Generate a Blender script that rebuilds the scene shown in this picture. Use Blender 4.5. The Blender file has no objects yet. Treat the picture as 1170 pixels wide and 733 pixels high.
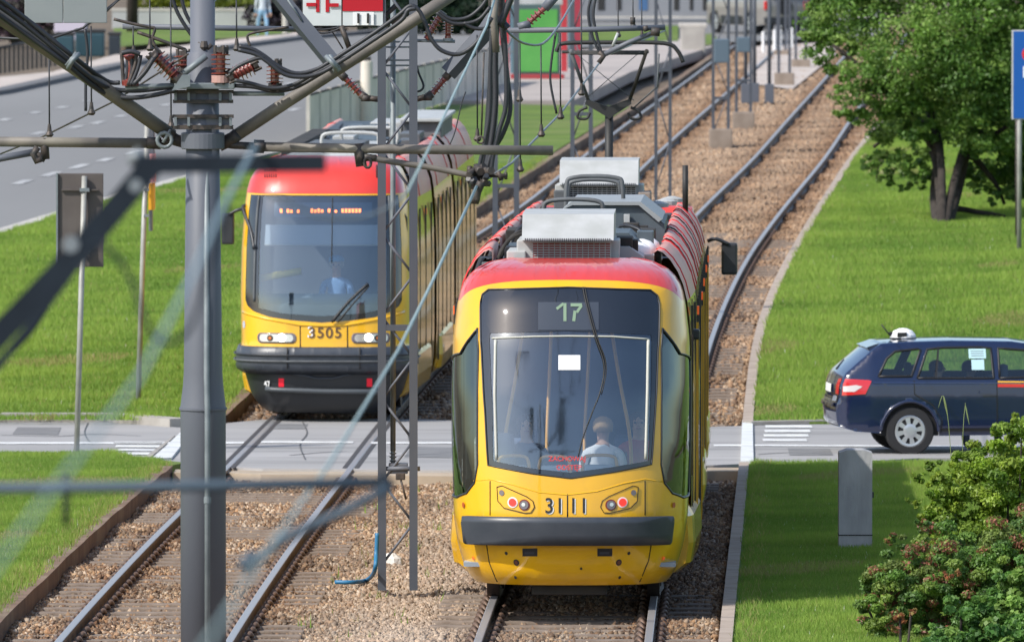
import bpy, bmesh, math, random
import numpy as np
from mathutils import Vector, Matrix
random.seed(7); RNG = np.random.default_rng(11)
R = math.radians
col = bpy.context.scene.collection
scn = bpy.context.scene
# ------------------------------------------------------------------ camera / light / exposure
F = 13000.0; CX = 585.0; CY = 366.5; YH = -250.0
PITCH = math.atan((CY - YH) / F); CP, SP = math.cos(PITCH), math.sin(PITCH)
CAMH = 7.65
cam = bpy.data.cameras.new('camera'); camo = bpy.data.objects.new('camera', cam); col.objects.link(camo)
camo.location = (0, 0, CAMH); camo.rotation_euler = (math.pi/2 - PITCH, 0, 0)
cam.sensor_width = 36; cam.lens = 36*F/1170; cam.clip_start = 1; cam.clip_end = 3000
cam.dof.use_dof = True; cam.dof.focus_distance = 106; cam.dof.aperture_fstop = 8.5; cam.dof.aperture_blades = 0
scn.camera = camo
SUN_EL, SUN_AZ = R(44.5), R(36)       # az: how far the sun stands toward the camera's side from due left
sun_dir = Vector((-math.cos(SUN_EL)*math.cos(SUN_AZ), -math.cos(SUN_EL)*math.sin(SUN_AZ), math.sin(SUN_EL)))
sl = bpy.data.lights.new('sun', 'SUN'); sl.energy = 3.6; sl.angle = R(0.5); sl.color = (1.0, 0.955, 0.88)
so = bpy.data.objects.new('sun', sl); col.objects.link(so); so.location = (-40, -10, 60)
so.rotation_euler = (-sun_dir).to_track_quat('-Z', 'Y').to_euler()
w = bpy.data.worlds.new('World'); scn.world = w; w.use_nodes = True
nt = w.node_tree; nt.nodes.clear()
sky = nt.nodes.new('ShaderNodeTexSky'); sky.sky_type = 'NISHITA'; sky.sun_disc = False
sky.sun_elevation = SUN_EL; sky.sun_rotation = math.atan2(sun_dir.x, sun_dir.y); sky.dust_density = 1.5
bg = nt.nodes.new('ShaderNodeBackground'); bg.inputs[1].default_value = 0.15
wo = nt.nodes.new('ShaderNodeOutputWorld')
nt.links.new(sky.outputs[0], bg.inputs[0]); nt.links.new(bg.outputs[0], wo.inputs[0])
scn.view_settings.view_transform = 'Standard'; scn.view_settings.look = 'None'
scn.view_settings.exposure = 0.43; scn.view_settings.gamma = 1
scn.cycles.max_bounces = 8; scn.cycles.transparent_max_bounces = 16

# ------------------------------------------------------------------ terrain and unprojection
def px_world(px, py, d):
    a = (px - CX)/F*d; v = (py - CY)/F*d
    return Vector((a, d*CP - v*SP, CAMH - (v*CP + d*SP)))
_tab = [(916,155.5),(800,140),(733,130),(698,124),(600,107),(540,94.8),(506,88.6),(479,84.8),(370,74),(298,68),(240,61.3),(183,54),(137,47.5),(95,41),(40,33),(0,27.8)]
_pts = [px_world(CX, y, F/s) for y, s in _tab]
_Y = np.array([-50] + [p.y for p in _pts] + [900, 3000]); _Z = np.array([_pts[0].z] + [p.z for p in _pts] + [_pts[-1].z]*2)
_gy = np.arange(-50, 1500, 1.0); _gz = np.interp(_gy, _Y, _Z)
_k = np.exp(-0.5*(np.arange(-20, 21)/7.0)**2); _k /= _k.sum()
_gz = np.convolve(np.pad(_gz, 20, mode='edge'), _k, 'valid')
def zg(y): return float(np.interp(y, _gy, _gz))
def zga(y): return np.interp(y, _gy, _gz)
def G(px, py, off=0.0):
    d = 100.0; lo, hi = 20.0, 1400.0
    for _ in range(50):
        d = (lo+hi)/2; p = px_world(px, py, d)
        if p.z > zg(p.y)+off: lo = d
        else: hi = d
    return px_world(px, py, d)
def S(px, py, s): return px_world(px, py, F/s)
def smooth_path(pts):
    y = np.array([p[1] for p in pts]); x = np.array([p[0] for p in pts]); o = np.argsort(y); y, x = y[o], x[o]
    g = np.arange(20, 460, 1.0); xi = np.interp(g, y, x)
    lo, hi = g < y[0], g > y[-1]
    xi[lo] = x[0] + (g[lo]-y[0])*(x[1]-x[0])/(y[1]-y[0]); xi[hi] = x[-1] + (g[hi]-y[-1])*(x[-1]-x[-2])/(y[-1]-y[-2])
    k = np.exp(-0.5*(np.arange(-24, 25)/8.0)**2); k /= k.sum()
    xs = np.convolve(np.pad(xi, 24, mode='reflect', reflect_type='odd'), k, 'valid')
    return lambda yy: float(np.interp(yy, g, xs)), (g, xs)
def gpts(l, off=0.0): return [tuple(G(x, y, off)[:2]) for x, y in l]
track_r, TR = smooth_path(gpts([(643,733),(651,698),(707,506),(722,479),(759,370),(801,298),(847,240),(901,183),(936,137),(969,95)]))
track_l, TL = smooth_path(gpts([(164,733),(352,506),(369,479),(549,298),(640,240),(702,183),(758,137),(812,95)]))

# ------------------------------------------------------------------ materials
_M = {}
def mat(name, c, rough=.6, metal=0.0, c2=None, scale=3.0, bump=0.0, bscale=None, coat=0.0, detail=6, spec=.5, stretch=None, mixlo=.35, mixhi=.65, c3=None, scale3=1.0):
    if name in _M: return _M[name]
    m = bpy.data.materials.new(name); m.use_nodes = True; _M[name] = m
    n = m.node_tree; b = n.nodes['Principled BSDF']
    b.inputs['Base Color'].default_value = (*c, 1); b.inputs['Roughness'].default_value = rough; b.inputs['Metallic'].default_value = metal
    b.inputs['Coat Weight'].default_value = coat; b.inputs['Coat Roughness'].default_value = .04
    b.inputs['Specular IOR Level'].default_value = spec
    tc = n.nodes.new('ShaderNodeTexCoord'); vec = tc.outputs['Object']
    if stretch:
        mp = n.nodes.new('ShaderNodeMapping'); mp.inputs['Scale'].default_value = stretch; n.links.new(vec, mp.inputs[0]); vec = mp.outputs[0]
    def noise(sc, det=detail):
        t = n.nodes.new('ShaderNodeTexNoise'); t.inputs['Scale'].default_value = sc; t.inputs['Detail'].default_value = det
        n.links.new(vec, t.inputs['Vector']); return t
    last = None
    def mixc(a, bcol, fac_out, lo, hi):
        r = n.nodes.new('ShaderNodeMapRange'); r.inputs[1].default_value = lo; r.inputs[2].default_value = hi; n.links.new(fac_out, r.inputs[0])
        x = n.nodes.new('ShaderNodeMix'); x.data_type = 'RGBA'
        if isinstance(a, tuple): x.inputs[6].default_value = (*a, 1)
        else: n.links.new(a, x.inputs[6])
        x.inputs[7].default_value = (*bcol, 1); n.links.new(r.outputs[0], x.inputs[0]); return x.outputs[2]
    if c2: last = mixc(c, c2, noise(scale).outputs[0], mixlo, mixhi)
    if c3: last = mixc(last or c, c3, noise(scale3, 4).outputs[0], .5, .72)
    if last: n.links.new(last, b.inputs['Base Color'])
    if bump:
        bp = n.nodes.new('ShaderNodeBump'); bp.inputs['Strength'].default_value = 1.0; bp.inputs['Distance'].default_value = bump
        n.links.new(noise(bscale or scale*3).outputs[0], bp.inputs['Height']); n.links.new(bp.outputs[0], b.inputs['Normal'])
    return m
def emis(name, c, s):
    m = mat(name, c, .5); b = m.node_tree.nodes['Principled BSDF']
    b.inputs['Emission Color'].default_value = (*c, 1); b.inputs['Emission Strength'].default_value = s; return m
def glass(name, tint=(.75,.8,.82), refl=(.9,.95,1.0), base=.12, rough=.01):
    if name in _M: return _M[name]
    m = bpy.data.materials.new(name); m.use_nodes = True; _M[name] = m; n = m.node_tree; n.nodes.clear()
    o = n.nodes.new('ShaderNodeOutputMaterial'); t = n.nodes.new('ShaderNodeBsdfTransparent'); t.inputs[0].default_value = (*tint, 1)
    g = n.nodes.new('ShaderNodeBsdfGlossy'); g.inputs['Color'].default_value = (*refl, 1); g.inputs['Roughness'].default_value = rough
    fr = n.nodes.new('ShaderNodeFresnel'); fr.inputs[0].default_value = 1.5
    ad = n.nodes.new('ShaderNodeMath'); ad.operation = 'ADD'; ad.use_clamp = True; ad.inputs[1].default_value = base; n.links.new(fr.outputs[0], ad.inputs[0])
    mx = n.nodes.new('ShaderNodeMixShader'); n.links.new(ad.outputs[0], mx.inputs[0]); n.links.new(t.outputs[0], mx.inputs[1]); n.links.new(g.outputs[0], mx.inputs[2])
    n.links.new(mx.outputs[0], o.inputs[0]); return m
def attr_mat(name, rough=.85, sheen=0.0, trans=0.0):
    """colour comes from the per-face attribute 'tint' (the own colour of each stone, blade or leaf)"""
    if name in _M: return _M[name]
    m = bpy.data.materials.new(name); m.use_nodes = True; _M[name] = m; n = m.node_tree; b = n.nodes['Principled BSDF']
    a = n.nodes.new('ShaderNodeAttribute'); a.attribute_name = 'tint'; n.links.new(a.outputs['Color'], b.inputs['Base Color'])
    b.inputs['Roughness'].default_value = rough
    if trans:
        tr = n.nodes.new('ShaderNodeBsdfTranslucent'); n.links.new(a.outputs['Color'], tr.inputs[0])
        mx = n.nodes.new('ShaderNodeMixShader'); mx.inputs[0].default_value = trans
        o = [x for x in n.nodes if x.type == 'OUTPUT_MATERIAL'][0]
        n.links.new(b.outputs[0], mx.inputs[1]); n.links.new(tr.outputs[0], mx.inputs[2]); n.links.new(mx.outputs[0], o.inputs[0])
    return m

# ------------------------------------------------------------------ object helpers
def tag(o, label=None, cat=None, group=None, kind=None):
    if label: o['label'] = label
    if cat: o['category'] = cat
    if group: o['group'] = group
    if kind: o['kind'] = kind
    return o
def empty(name, loc, label=None, cat=None, group=None):
    o = bpy.data.objects.new(name, None); col.objects.link(o); o.location = loc; o.empty_display_size = .2
    return tag(o, label, cat, group)
def copy_tree(o, parent=None):
    c = o.copy(); col.objects.link(c)
    if parent: c.parent = parent
    for ch in list(o.children): copy_tree(ch, c)
    return c
def world_loc(o):
    v = Vector(o.location)
    while o.parent: o = o.parent; v += Vector(o.location)
    return v
SPLIT = {'side_panel','roof_fairing','fairing_seam','carrier_bar','bolt','arm_fitting','fittings','fitting','clamp_tail','steady_fittings','pantograph_spring','pantograph_bar','eyes','lamp_marking','wiper','wire_anchor','clamp','flange','strut','stay','hinge'}
class MB:
    """collects shapes in world coordinates; build() links them as one mesh under its parent"""
    def __init__(s, fn=None): s.v = []; s.f = []; s.fn = fn; s.sm = []
    def add(s, vs, fs, smooth=False):
        b = len(s.v); s.v += [Vector(s.fn(*p)) if s.fn else Vector(p) for p in vs]
        s.f += [tuple(i+b for i in f) for f in fs]; s.sm += (list(smooth) if isinstance(smooth, list) else [smooth]*len(fs)); return s
    def box(s, a, b, bev=0.0):
        (x0,y0,z0),(x1,y1,z1) = a, b
        if x0 > x1: x0, x1 = x1, x0
        if y0 > y1: y0, y1 = y1, y0
        if z0 > z1: z0, z1 = z1, z0
        if bev <= 0:
            vs = [(x,y,z) for z in (z0,z1) for x,y in ((x0,y0),(x1,y0),(x1,y1),(x0,y1))]
            return s.add(vs, [(3,2,1,0),(4,5,6,7),(0,1,5,4),(1,2,6,5),(2,3,7,6),(3,0,4,7)])
        bm = bmesh.new(); bmesh.ops.create_cube(bm, size=1)
        for v in bm.verts: v.co = Vector(((x0+x1)/2+v.co.x*(x1-x0), (y0+y1)/2+v.co.y*(y1-y0), (z0+z1)/2+v.co.z*(z1-z0)))
        bmesh.ops.bevel(bm, geom=list(bm.edges), offset=bev, segments=2, affect='EDGES', profile=.6)
        bm.verts.index_update(); s.add([tuple(v.co) for v in bm.verts], [tuple(v.index for v in f.verts) for f in bm.faces]); bm.free(); return s
    def prism(s, pts, axis, a, b):
        """pts: 2-D outline in the two other axes, pushed from a to b along axis (0,1,2)"""
        def p3(p, t): 
            q = list(p); q.insert(axis, t); return tuple(q)
        n = len(pts); vs = [p3(p, a) for p in pts] + [p3(p, b) for p in pts]
        return s.add(vs, [tuple(range(n-1, -1, -1)), tuple(range(n, 2*n))] + [(i, (i+1) % n, n+(i+1) % n, n+i) for i in range(n)])
    def tube(s, pts, r, n=8, cap=True, smooth=True, closed=False):
        P = [Vector(s.fn(*p)) if s.fn else Vector(p) for p in pts]; fn, s.fn = s.fn, None
        m = len(P); vs = []; rr = r if isinstance(r, (list, tuple)) else [r]*m
        prev = None
        for i in range(m):
            if closed: t = P[(i+1) % m]-P[i-1]
            else: t = P[min(i+1, m-1)]-P[max(i-1, 0)]
            if t.length < 1e-9: t = Vector((0,0,1))
            t.normalize()
            if prev is None:
                a = Vector((0,0,1)) if abs(t.z) < .9 else Vector((1,0,0)); u = t.cross(a).normalized()
            else:
                u = prev - t*prev.dot(t)
                if u.length < 1e-6: u = t.orthogonal()
                u.normalize()
            prev = u; w_ = t.cross(u)
            for k in range(n):
                an = 2*math.pi*k/n; vs.append(tuple(P[i] + (u*math.cos(an)+w_*math.sin(an))*rr[i]))
        fs = [(i*n+k, i*n+(k+1) % n, (i+1)*n+(k+1) % n, (i+1)*n+k) for i in range(m-1) for k in range(n)]
        if closed: fs += [((m-1)*n+k, (m-1)*n+(k+1) % n, (k+1) % n, k) for k in range(n)]
        caps = [tuple(range(n-1,-1,-1)), tuple((m-1)*n+k for k in range(n))] if cap and not closed else []
        s.add(vs, fs+caps, [smooth]*len(fs)+[False]*len(caps))
        s.fn = fn; return s
    def disc(s, c, ax, r, th, n=20, r2=None):
        """a short cylinder centred at c with its axis along ax"""
        c = Vector(c); ax = Vector(ax).normalized(); a = c-ax*th/2; b = c+ax*th/2
        return s.tube([tuple(a), tuple(b)], [r, r2 if r2 is not None else r], n, smooth=False)
    def lathe(s, c, ax, prof, n=16):
        """prof: (distance along ax, radius)"""
        c = Vector(c); ax = Vector(ax).normalized(); u = ax.orthogonal().normalized(); w_ = ax.cross(u); vs = []
        for d, r in prof:
            for k in range(n):
                an = 2*math.pi*k/n; vs.append(tuple(c+ax*d+(u*math.cos(an)+w_*math.sin(an))*r))
        m = len(prof)
        return s.add(vs, [(i*n+k, i*n+(k+1) % n, (i+1)*n+(k+1) % n, (i+1)*n+k) for i in range(m-1) for k in range(n)] + [tuple(range(n-1,-1,-1)), tuple((m-1)*n+k for k in range(n))])
    def split(s, name, m, parent=None, label=None):
        """every connected piece becomes a part of its own"""
        par = list(range(len(s.v)))
        def fd(i):
            while par[i] != i: par[i] = par[par[i]]; i = par[i]
            return i
        for f in s.f:
            for i in f[1:]: par[fd(i)] = fd(f[0])
        g = {}
        for f, sm in zip(s.f, s.sm): g.setdefault(fd(f[0]), []).append((f, sm))
        out = []
        for fl in g.values():
            ids = sorted({i for f, _ in fl for i in f}); mp = {i: k for k, i in enumerate(ids)}; q = MB()
            q.v = [s.v[i] for i in ids]; q.f = [tuple(mp[i] for i in f) for f, _ in fl]; q.sm = [sm for _, sm in fl]; out.append(q.build(name, m, parent, label, True))
        return out[0]
    def build(s, name, m, parent=None, label=None, nosplit=False):
        if name in SPLIT and not nosplit: return s.split(name, m, parent, label)
        me = bpy.data.meshes.new(name); off = world_loc(parent) if parent else Vector((0,0,0))
        me.from_pydata([tuple(v-off) for v in s.v], [], s.f); me.materials.append(m)
        me.polygons.foreach_set('use_smooth', s.sm)
        bm = bmesh.new(); bm.from_mesh(me); bmesh.ops.recalc_face_normals(bm, faces=bm.faces); bm.to_mesh(me); bm.free()
        me.update(); o = bpy.data.objects.new(name, me); col.objects.link(o)
        if parent: o.parent = parent
        if label: o['label'] = label
        return o
def poly2d(loops, cutx=None, cuty=None, step=.5):
    """fill 2-D loops (the first outer, the others holes) and cut the fill on a grid"""
    bm = bmesh.new(); es = []
    for lp in loops:
        vs = [bm.verts.new((p[0], p[1], 0)) for p in lp]
        es += [bm.edges.new((vs[i], vs[(i+1) % len(vs)])) for i in range(len(vs))]
    bmesh.ops.triangle_fill(bm, use_beauty=True, use_dissolve=False, edges=es)
    xs = [v.co.x for v in bm.verts]; ys = [v.co.y for v in bm.verts]
    def cut(vals, nrm):
        for t in vals:
            co = Vector((t, 0, 0)) if nrm[0] else Vector((0, t, 0))
            bmesh.ops.bisect_plane(bm, geom=bm.verts[:]+bm.edges[:]+bm.faces[:], dist=1e-5, plane_co=co, plane_no=nrm)
    def rng(a, b, st): 
        k = math.ceil(a/st+1e-6); out = []
        while k*st < b-1e-6: out.append(k*st); k += 1
        return out
    if cutx: cut(rng(min(xs), max(xs), cutx), (1,0,0))
    if cuty: cut(rng(min(ys), max(ys), cuty), (0,1,0))
    return bm
def sheet(name, loops, off, m, label=None, skirt=0.0, cutx=None, cuty=3.0, kind='structure', parent=None, zf=None):
    bm = poly2d(loops, cutx, cuty)
    for v in bm.verts: v.co.z = (zf or zg)(v.co.y) + off
    bmesh.ops.recalc_face_normals(bm, faces=bm.faces)
    if bm.faces and sum(f.normal.z for f in bm.faces) < 0: bmesh.ops.reverse_faces(bm, faces=bm.faces)
    if skirt:
        be = [e for e in bm.edges if e.is_boundary]
        r = bmesh.ops.extrude_edge_only(bm, edges=be)
        for v in [g for g in r['geom'] if isinstance(g, bmesh.types.BMVert)]: v.co.z -= skirt
    me = bpy.data.meshes.new(name); bm.to_mesh(me); bm.free(); me.materials.append(m)
    o = bpy.data.objects.new(name, me); col.objects.link(o)
    if parent: o.parent = parent
    return tag(o, label, kind=kind)
def mass(name, V, Fc, tint, m, parent=None, label=None, kind=None, n=3):
    """one mesh from numpy arrays; tint: one colour per face"""
    off = world_loc(parent) if parent else Vector((0,0,0))
    me = bpy.data.meshes.new(name); nv, nf = len(V), len(Fc)
    me.vertices.add(nv); me.vertices.foreach_set('co', (V-np.array(off)).astype(np.float32).ravel())
    me.loops.add(nf*n); me.loops.foreach_set('vertex_index', Fc.astype(np.int32).ravel())
    me.polygons.add(nf); me.polygons.foreach_set('loop_start', np.arange(0, nf*n, n, dtype=np.int32))
    me.update(calc_edges=True); me.validate()
    a = me.attributes.new('tint', 'FLOAT_COLOR', 'FACE'); c4 = np.ones((nf, 4), np.float32); c4[:, :3] = tint; a.data.foreach_set('color', c4.ravel())
    me.materials.append(m); o = bpy.data.objects.new(name, me); col.objects.link(o)
    if parent: o.parent = parent
    return tag(o, label, kind=kind)
def text_mesh(body, size, depth=.004, bold=0.0):
    c = bpy.data.curves.new('t', 'FONT'); c.body = body; c.size = size; c.extrude = depth/2; c.align_x = 'CENTER'; c.align_y = 'CENTER'; c.offset = bold
    o = bpy.data.objects.new('t', c); col.objects.link(o); dg = bpy.context.evaluated_depsgraph_get()
    me = bpy.data.meshes.new_from_object(o.evaluated_get(dg)); vs = [tuple(v.co) for v in me.vertices]; fs = [tuple(p.vertices) for p in me.polygons]
    bpy.data.objects.remove(o); bpy.data.curves.remove(c); bpy.data.meshes.remove(me); return vs, fs
def lerp(a, b, t): return a+(b-a)*t
def arc_pts(P, n=6):
    """Catmull-Rom through points"""
    P = [Vector(p) for p in P]; out = []
    for i in range(len(P)-1):
        p0 = P[max(i-1,0)]; p1 = P[i]; p2 = P[i+1]; p3 = P[min(i+2, len(P)-1)]
        for k in range(n):
            t = k/n; out.append(.5*((2*p1)+(p2-p0)*t+(2*p0-5*p1+4*p2-p3)*t*t+(3*p1-p0-3*p2+p3)*t**3))
    out.append(P[-1]); return [tuple(p) for p in out]
# ------------------------------------------------------------------ setting
m_soil = mat('soil', (.10,.075,.05), .95, c2=(.16,.12,.08), scale=.6, bump=.03, bscale=6)
m_ballast = mat('ballast_bed', (.20,.13,.075), .95, c2=(.30,.20,.125), scale=14, bump=.05, bscale=22, c3=(.15,.10,.07), scale3=.35)
m_lawn = mat('lawn_turf', (.075,.13,.010), .9, c2=(.12,.19,.016), scale=.5, bump=.04, bscale=14, c3=(.14,.17,.04), scale3=.25)
m_asph = mat('asphalt_old', (.27,.265,.26), .85, c2=(.34,.33,.325), scale=.35, bump=.002, bscale=60, c3=(.20,.195,.19), scale3=1.6, stretch=(.18,1,1))
m_ave = mat('asphalt_avenue', (.155,.153,.150), .88, c2=(.20,.198,.194), scale=.12, stretch=(1,.1,1), bump=.002, bscale=40)
m_conc = mat('concrete', (.36,.34,.31), .85, c2=(.27,.25,.22), scale=3, bump=.004, bscale=40)
m_concl = mat('concrete_light', (.50,.47,.43), .85, c2=(.38,.36,.33), scale=2, bump=.003, bscale=40)
m_pave = mat('paving_pinkish', (.50,.43,.38), .85, c2=(.40,.35,.31), scale=.6)
m_paint = mat('road_paint', (.70,.70,.68), .6, c2=(.42,.42,.41), scale=4, mixlo=.45, mixhi=.75)
m_kerbw = mat('kerb_white', (.66,.68,.68), .7, c2=(.5,.51,.5), scale=3)
m_rail = mat('rail_steel', (.10,.075,.06), .6, .3, c2=(.16,.10,.07), scale=4)
m_railtop = mat('rail_polished', (.40,.39,.39), .42, .55)
m_sleep = mat('sleeper_concrete', (.24,.19,.15), .9, c2=(.16,.12,.09), scale=6, bump=.004, bscale=40)
m_board = mat('edge_board', (.13,.085,.055), .9, c2=(.20,.13,.085), scale=2.5, bump=.01, bscale=18, c3=(.25,.2,.14), scale3=.7)
o = sheet('ground', [[(-260,-30),(260,-30),(260,1200),(-260,1200)]], -.34, m_soil, cuty=6)
YR = np.arange(60, 400, 2.0)
kr, KR = smooth_path(gpts([(829,733),(843,600),(850,530),(854,480),(865,371),(895,311),(917,273),(941,232),(983,169),(1018,130)]))
kl, KL = smooth_path(gpts([(-28,733),(185,537),(262,460),(545,238),(620,189),(725,125),(814,65)]))
yroad0 = G(600,534).y; yroad1 = G(600,480).y
def strip(a, b, y0, y1, st=2.0):
    ys = list(np.arange(y0, y1, st))+[y1]
    return [[(a(y), y) for y in ys]+[(b(y), y) for y in reversed(ys)]]
sheet('ballast', strip(kl, kr, 40, 420), -.17, m_ballast, cuty=2, cutx=1.0)
# crossing road
far = gpts([(-900,489),(0,482),(130,482),(205,488),(300,479),(440,478),(520,480),(815,487),(855,486),(945,484),(1900,484)])
near = gpts([(-900,520),(0,518),(120,518),(212,528),(258,533),(300,535),(520,537),(815,531),(860,529),(960,528),(1050,523),(1900,520)])
sheet('crossing_road', [far + near[::-1]], .0, m_asph, skirt=.3, cuty=2)
kerb_strip = [(x, y) for x, y in near if kl(y)+.4 < x < kr(y)-.2]
sheet('road_edge', [[(kl(near[4][1])+.1, near[4][1])]+near[4:8]+[(near[7][0]+.9, near[7][1])]+[(near[7][0]+.9, near[7][1]-1.0)]+[(x, y-1.05) for x, y in near[4:8][::-1]]+[(kl(near[4][1])+.1, near[4][1]-1.0)]], -.03, mat('concrete_sand', (.42,.34,.25), .9, c2=(.33,.27,.2), scale=2), skirt=.25)
def line_y(px0, px1, py0, py1, th, name='road_line', m=m_paint, off=.008):
    a = G(px0, py0); b = G(px1, py1)
    n = 8; P = [(lerp(a.x,b.x,i/n), lerp(a.y,b.y,i/n)) for i in range(n+1)]
    return sheet(name, [P+[(x, y-th) for x, y in P[::-1]]], off, m, cuty=2)
line_y(-600, 279, 506, 505, .55); line_y(299, 404, 504, 504.5, .55); line_y(424, 600, 505, 505, .55); line_y(815, 848, 508, 508, .5); line_y(862, 1700, 508, 512, .45)
for k in range(4):
    line_y(131+2*k, 187-3*k, 504.5+4.2*k, 504.8+4.2*k, .6, 'road_marking'); line_y(874-1*k, 927-2*k, 486+5.2*k, 486+5.2*k, .65, 'road_marking')
def quad(name, pts, off, m, **k): return sheet(name, [gpts(pts)], off, m, cuty=3, **k)
quad('kerb_block', [(848,482),(860,482),(861,529),(846,529)], .03, m_kerbw, skirt=.3)
quad('kerb_block', [(196,525),(173,526),(205,497),(222,490)], .03, m_kerbw, skirt=.3)
quad('kerb_block', [(172,523),(164,523),(192,503),(200,498)], .012, m_conc, skirt=.2)
# repairs, stains and tar lines in the asphalt
m_patch = mat('asphalt_repair', (.15,.15,.152), .9, c2=(.19,.19,.19), scale=3, bump=.003, bscale=50); m_tar = mat('tar_seam', (.05,.05,.052), .7, c2=(.12,.12,.12), scale=4)
for P in ([(20,488),(70,488.5),(66,497),(14,496)],[(470,510),(516,511),(516,523),(462,522)],[(900,512),(948,512.5),(952,520),(902,520)],[(318,484),(352,484.5),(348,490),(312,490)]): sheet('asphalt_patch', [gpts(P)], .005, m_patch, cuty=2)
for P in ([(0,497),(60,498.5),(110,496),(160,498)],[(330,520),(390,516),(440,521),(515,517)],[(865,519),(905,517),(950,519.5)],[(345,482),(350,495),(342,508),(348,525)],[(470,483),(466,500),(474,518),(470,530)],[(100,483),(96,495),(104,508)]):
    q = gpts([(a, b) for a, b in P]); q = [(p[0], p[1]) for p in arc_pts([(a, b, 0) for a, b in q], 6)]
    L_ = [(x, y+.03) for x, y in q]+[(x+.02, y-.04) for x, y in q[::-1]]; sheet('tar_line', [L_], .006, m_tar, cuty=2)
# lawns
lawnL2 = [(kl(y)-.12, y) for y in np.arange(60, near[3][1]-.3, 3.0)]
sheet('lawn', [lawnL2 + [p for p in near[:4][::-1]] + [(-40, 60)]], .0, m_lawn, skirt=.3, cuty=2, cutx=4)
ave_r = gpts([(-1500,640),(-300,362),(0,268),(100,238),(215,205),(270,189),(360,163),(560,104)])
ylf = [(kl(y)-.12, y) for y in np.arange(far[3][1]+.4, G(640,122).y, 3.0)]
sheet('lawn', [[(p[0], p[1]+.35) for p in far[:4]] + ylf + gpts([(600,122),(500,122)]) + ave_r[:7][::-1]], .06, m_lawn, skirt=.35, cuty=3, cutx=4)
kr2 = lambda y: kr(y)+.04
sheet('lawn', strip(kr2, lambda y: 60, 60, near[9][1]-.3)[:1], .0, m_lawn, skirt=.3, cuty=2, cutx=4)
sheet('lawn', strip(kr2, lambda y: 80, far[8][1]+.4, 420)[:1], .03, m_lawn, skirt=.3, cuty=4, cutx=4)
# kerbs: stone kerb beyond the road, edge boards beside the ballast
def ribbon(name, pts, wd, ht, m, base=-.3, label=None, off=0, zj=0.0):
    mb = MB(); n = len(pts); vs = []
    for i, (x, y) in enumerate(pts):
        a = Vector(pts[max(i-1,0)]); b = Vector(pts[min(i+1, n-1)]); t = (b-a).normalized(); nn = Vector((t.y, -t.x))
        z = zg(y)+random.uniform(-zj, zj)
        for sgn in (-1, 1):
            q = Vector((x, y))+nn*(wd/2*sgn); vs += [(q.x, q.y, z+base), (q.x, q.y, z+ht)]
    fs = []
    for i in range(n-1):
        a = i*4; b = a+4; fs += [(a, a+1, b+1, b), (a+1, a+3, b+3, b+1), (a+3, a+2, b+2, b+3)]
    fs += [(0,2,3,1), ((n-1)*4, (n-1)*4+1, (n-1)*4+3, (n-1)*4+2)]
    mb.add(vs, fs); o = mb.build(name, m); return tag(o, label, kind='structure')
def resample(pts, st):
    out = [pts[0]]
    for a, b in zip(pts, pts[1:]):
        L = math.dist(a, b); k = max(1, int(L/st))
        for i in range(1, k+1): out.append((lerp(a[0], b[0], i/k), lerp(a[1], b[1], i/k)))
    return out
yl_end = near[3][1]-.4
ribbon('edge_board', [(kl(y), y) for y in np.arange(60, yl_end, 1.5)], .16, .03, m_board, zj=.012)
ribbon('edge_board', [(kl(y), y) for y in np.arange(far[3][1]+.8, 400, 2)], .16, .06, m_board, zj=.01)
m_kerb_r = mat('kerb_pale', (.40,.33,.27), .9, c2=(.3,.24,.19), scale=3)
ribbon('kerb', [(kr(y), y) for y in np.arange(60, near[8][1]-.3, 1.0)], .12, .03, m_kerb_r, zj=.012)
ribbon('kerb', [(kr(y), y) for y in np.arange(far[8][1]+.3, 400, 2)], .14, .05, m_kerb_r, zj=.01)
kp = resample([(p[0], p[1]+.2) for p in far[:4]], 1.0)
for i in range(0, len(kp)-1):
    if kp[i][0] > -14:
        a, b = Vector(kp[i]), Vector(kp[i+1]); t = (b-a).normalized()*.012
        ribbon('kerb_stone', [tuple(a+t), tuple(b-t)], .3, .11, m_conc, zj=.003)
ribbon('kerb_stone', resample([(p[0], p[1]+.15) for p in far[8:]], 2), .2, .05, m_conc)
# the avenue on the left and the paved areas at the back
ave_f = gpts([(-1500,420),(0,108),(130,79),(250,58),(340,46),(460,36),(560,28)])
sheet('avenue', [ave_r + gpts([(640,72)]) + ave_f[::-1]], .02, m_ave, skirt=.3, cuty=6)
ribbon('kerb', resample([(p[0]+.1, p[1]) for p in ave_r[1:7]], 4), .3, .10, m_concl)
ribbon('kerb', resample(ave_f, 8), .5, .14, mat('kerb_dark', (.12,.12,.125), .9))
def dashes(l, w_):
    for (x0,y0,x1,y1) in l:
        a, b = G(x0,y0), G(x1,y1); t = Vector((b.x-a.x, b.y-a.y)); n = Vector((t.y,-t.x)).normalized()*w_/2
        sheet('lane_dash', [[(a.x-n.x,a.y-n.y),(a.x+n.x,a.y+n.y),(b.x+n.x,b.y+n.y),(b.x-n.x,b.y-n.y)]], .03, mat('dash_paint', (.46,.46,.45), .7, c2=(.3,.3,.3), scale=2), cuty=4)
dashes([(18,212,33,207),(50,203,66,198),(83,194,98,189),(114,186,127,182),(146,178,160,174)], .22)
dashes([(2,163,12,161),(38,155,50,152),(80,148,93,145),(106,143,117,140),(133,135,143,133),(158,129,170,127),(185,122,196,120)], .22)
dashes([(2,139,10,137),(36,131,44,129),(66,125,75,123),(96,117,104,116),(330,128,342,125),(325,98,335,96)], .22)
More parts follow.
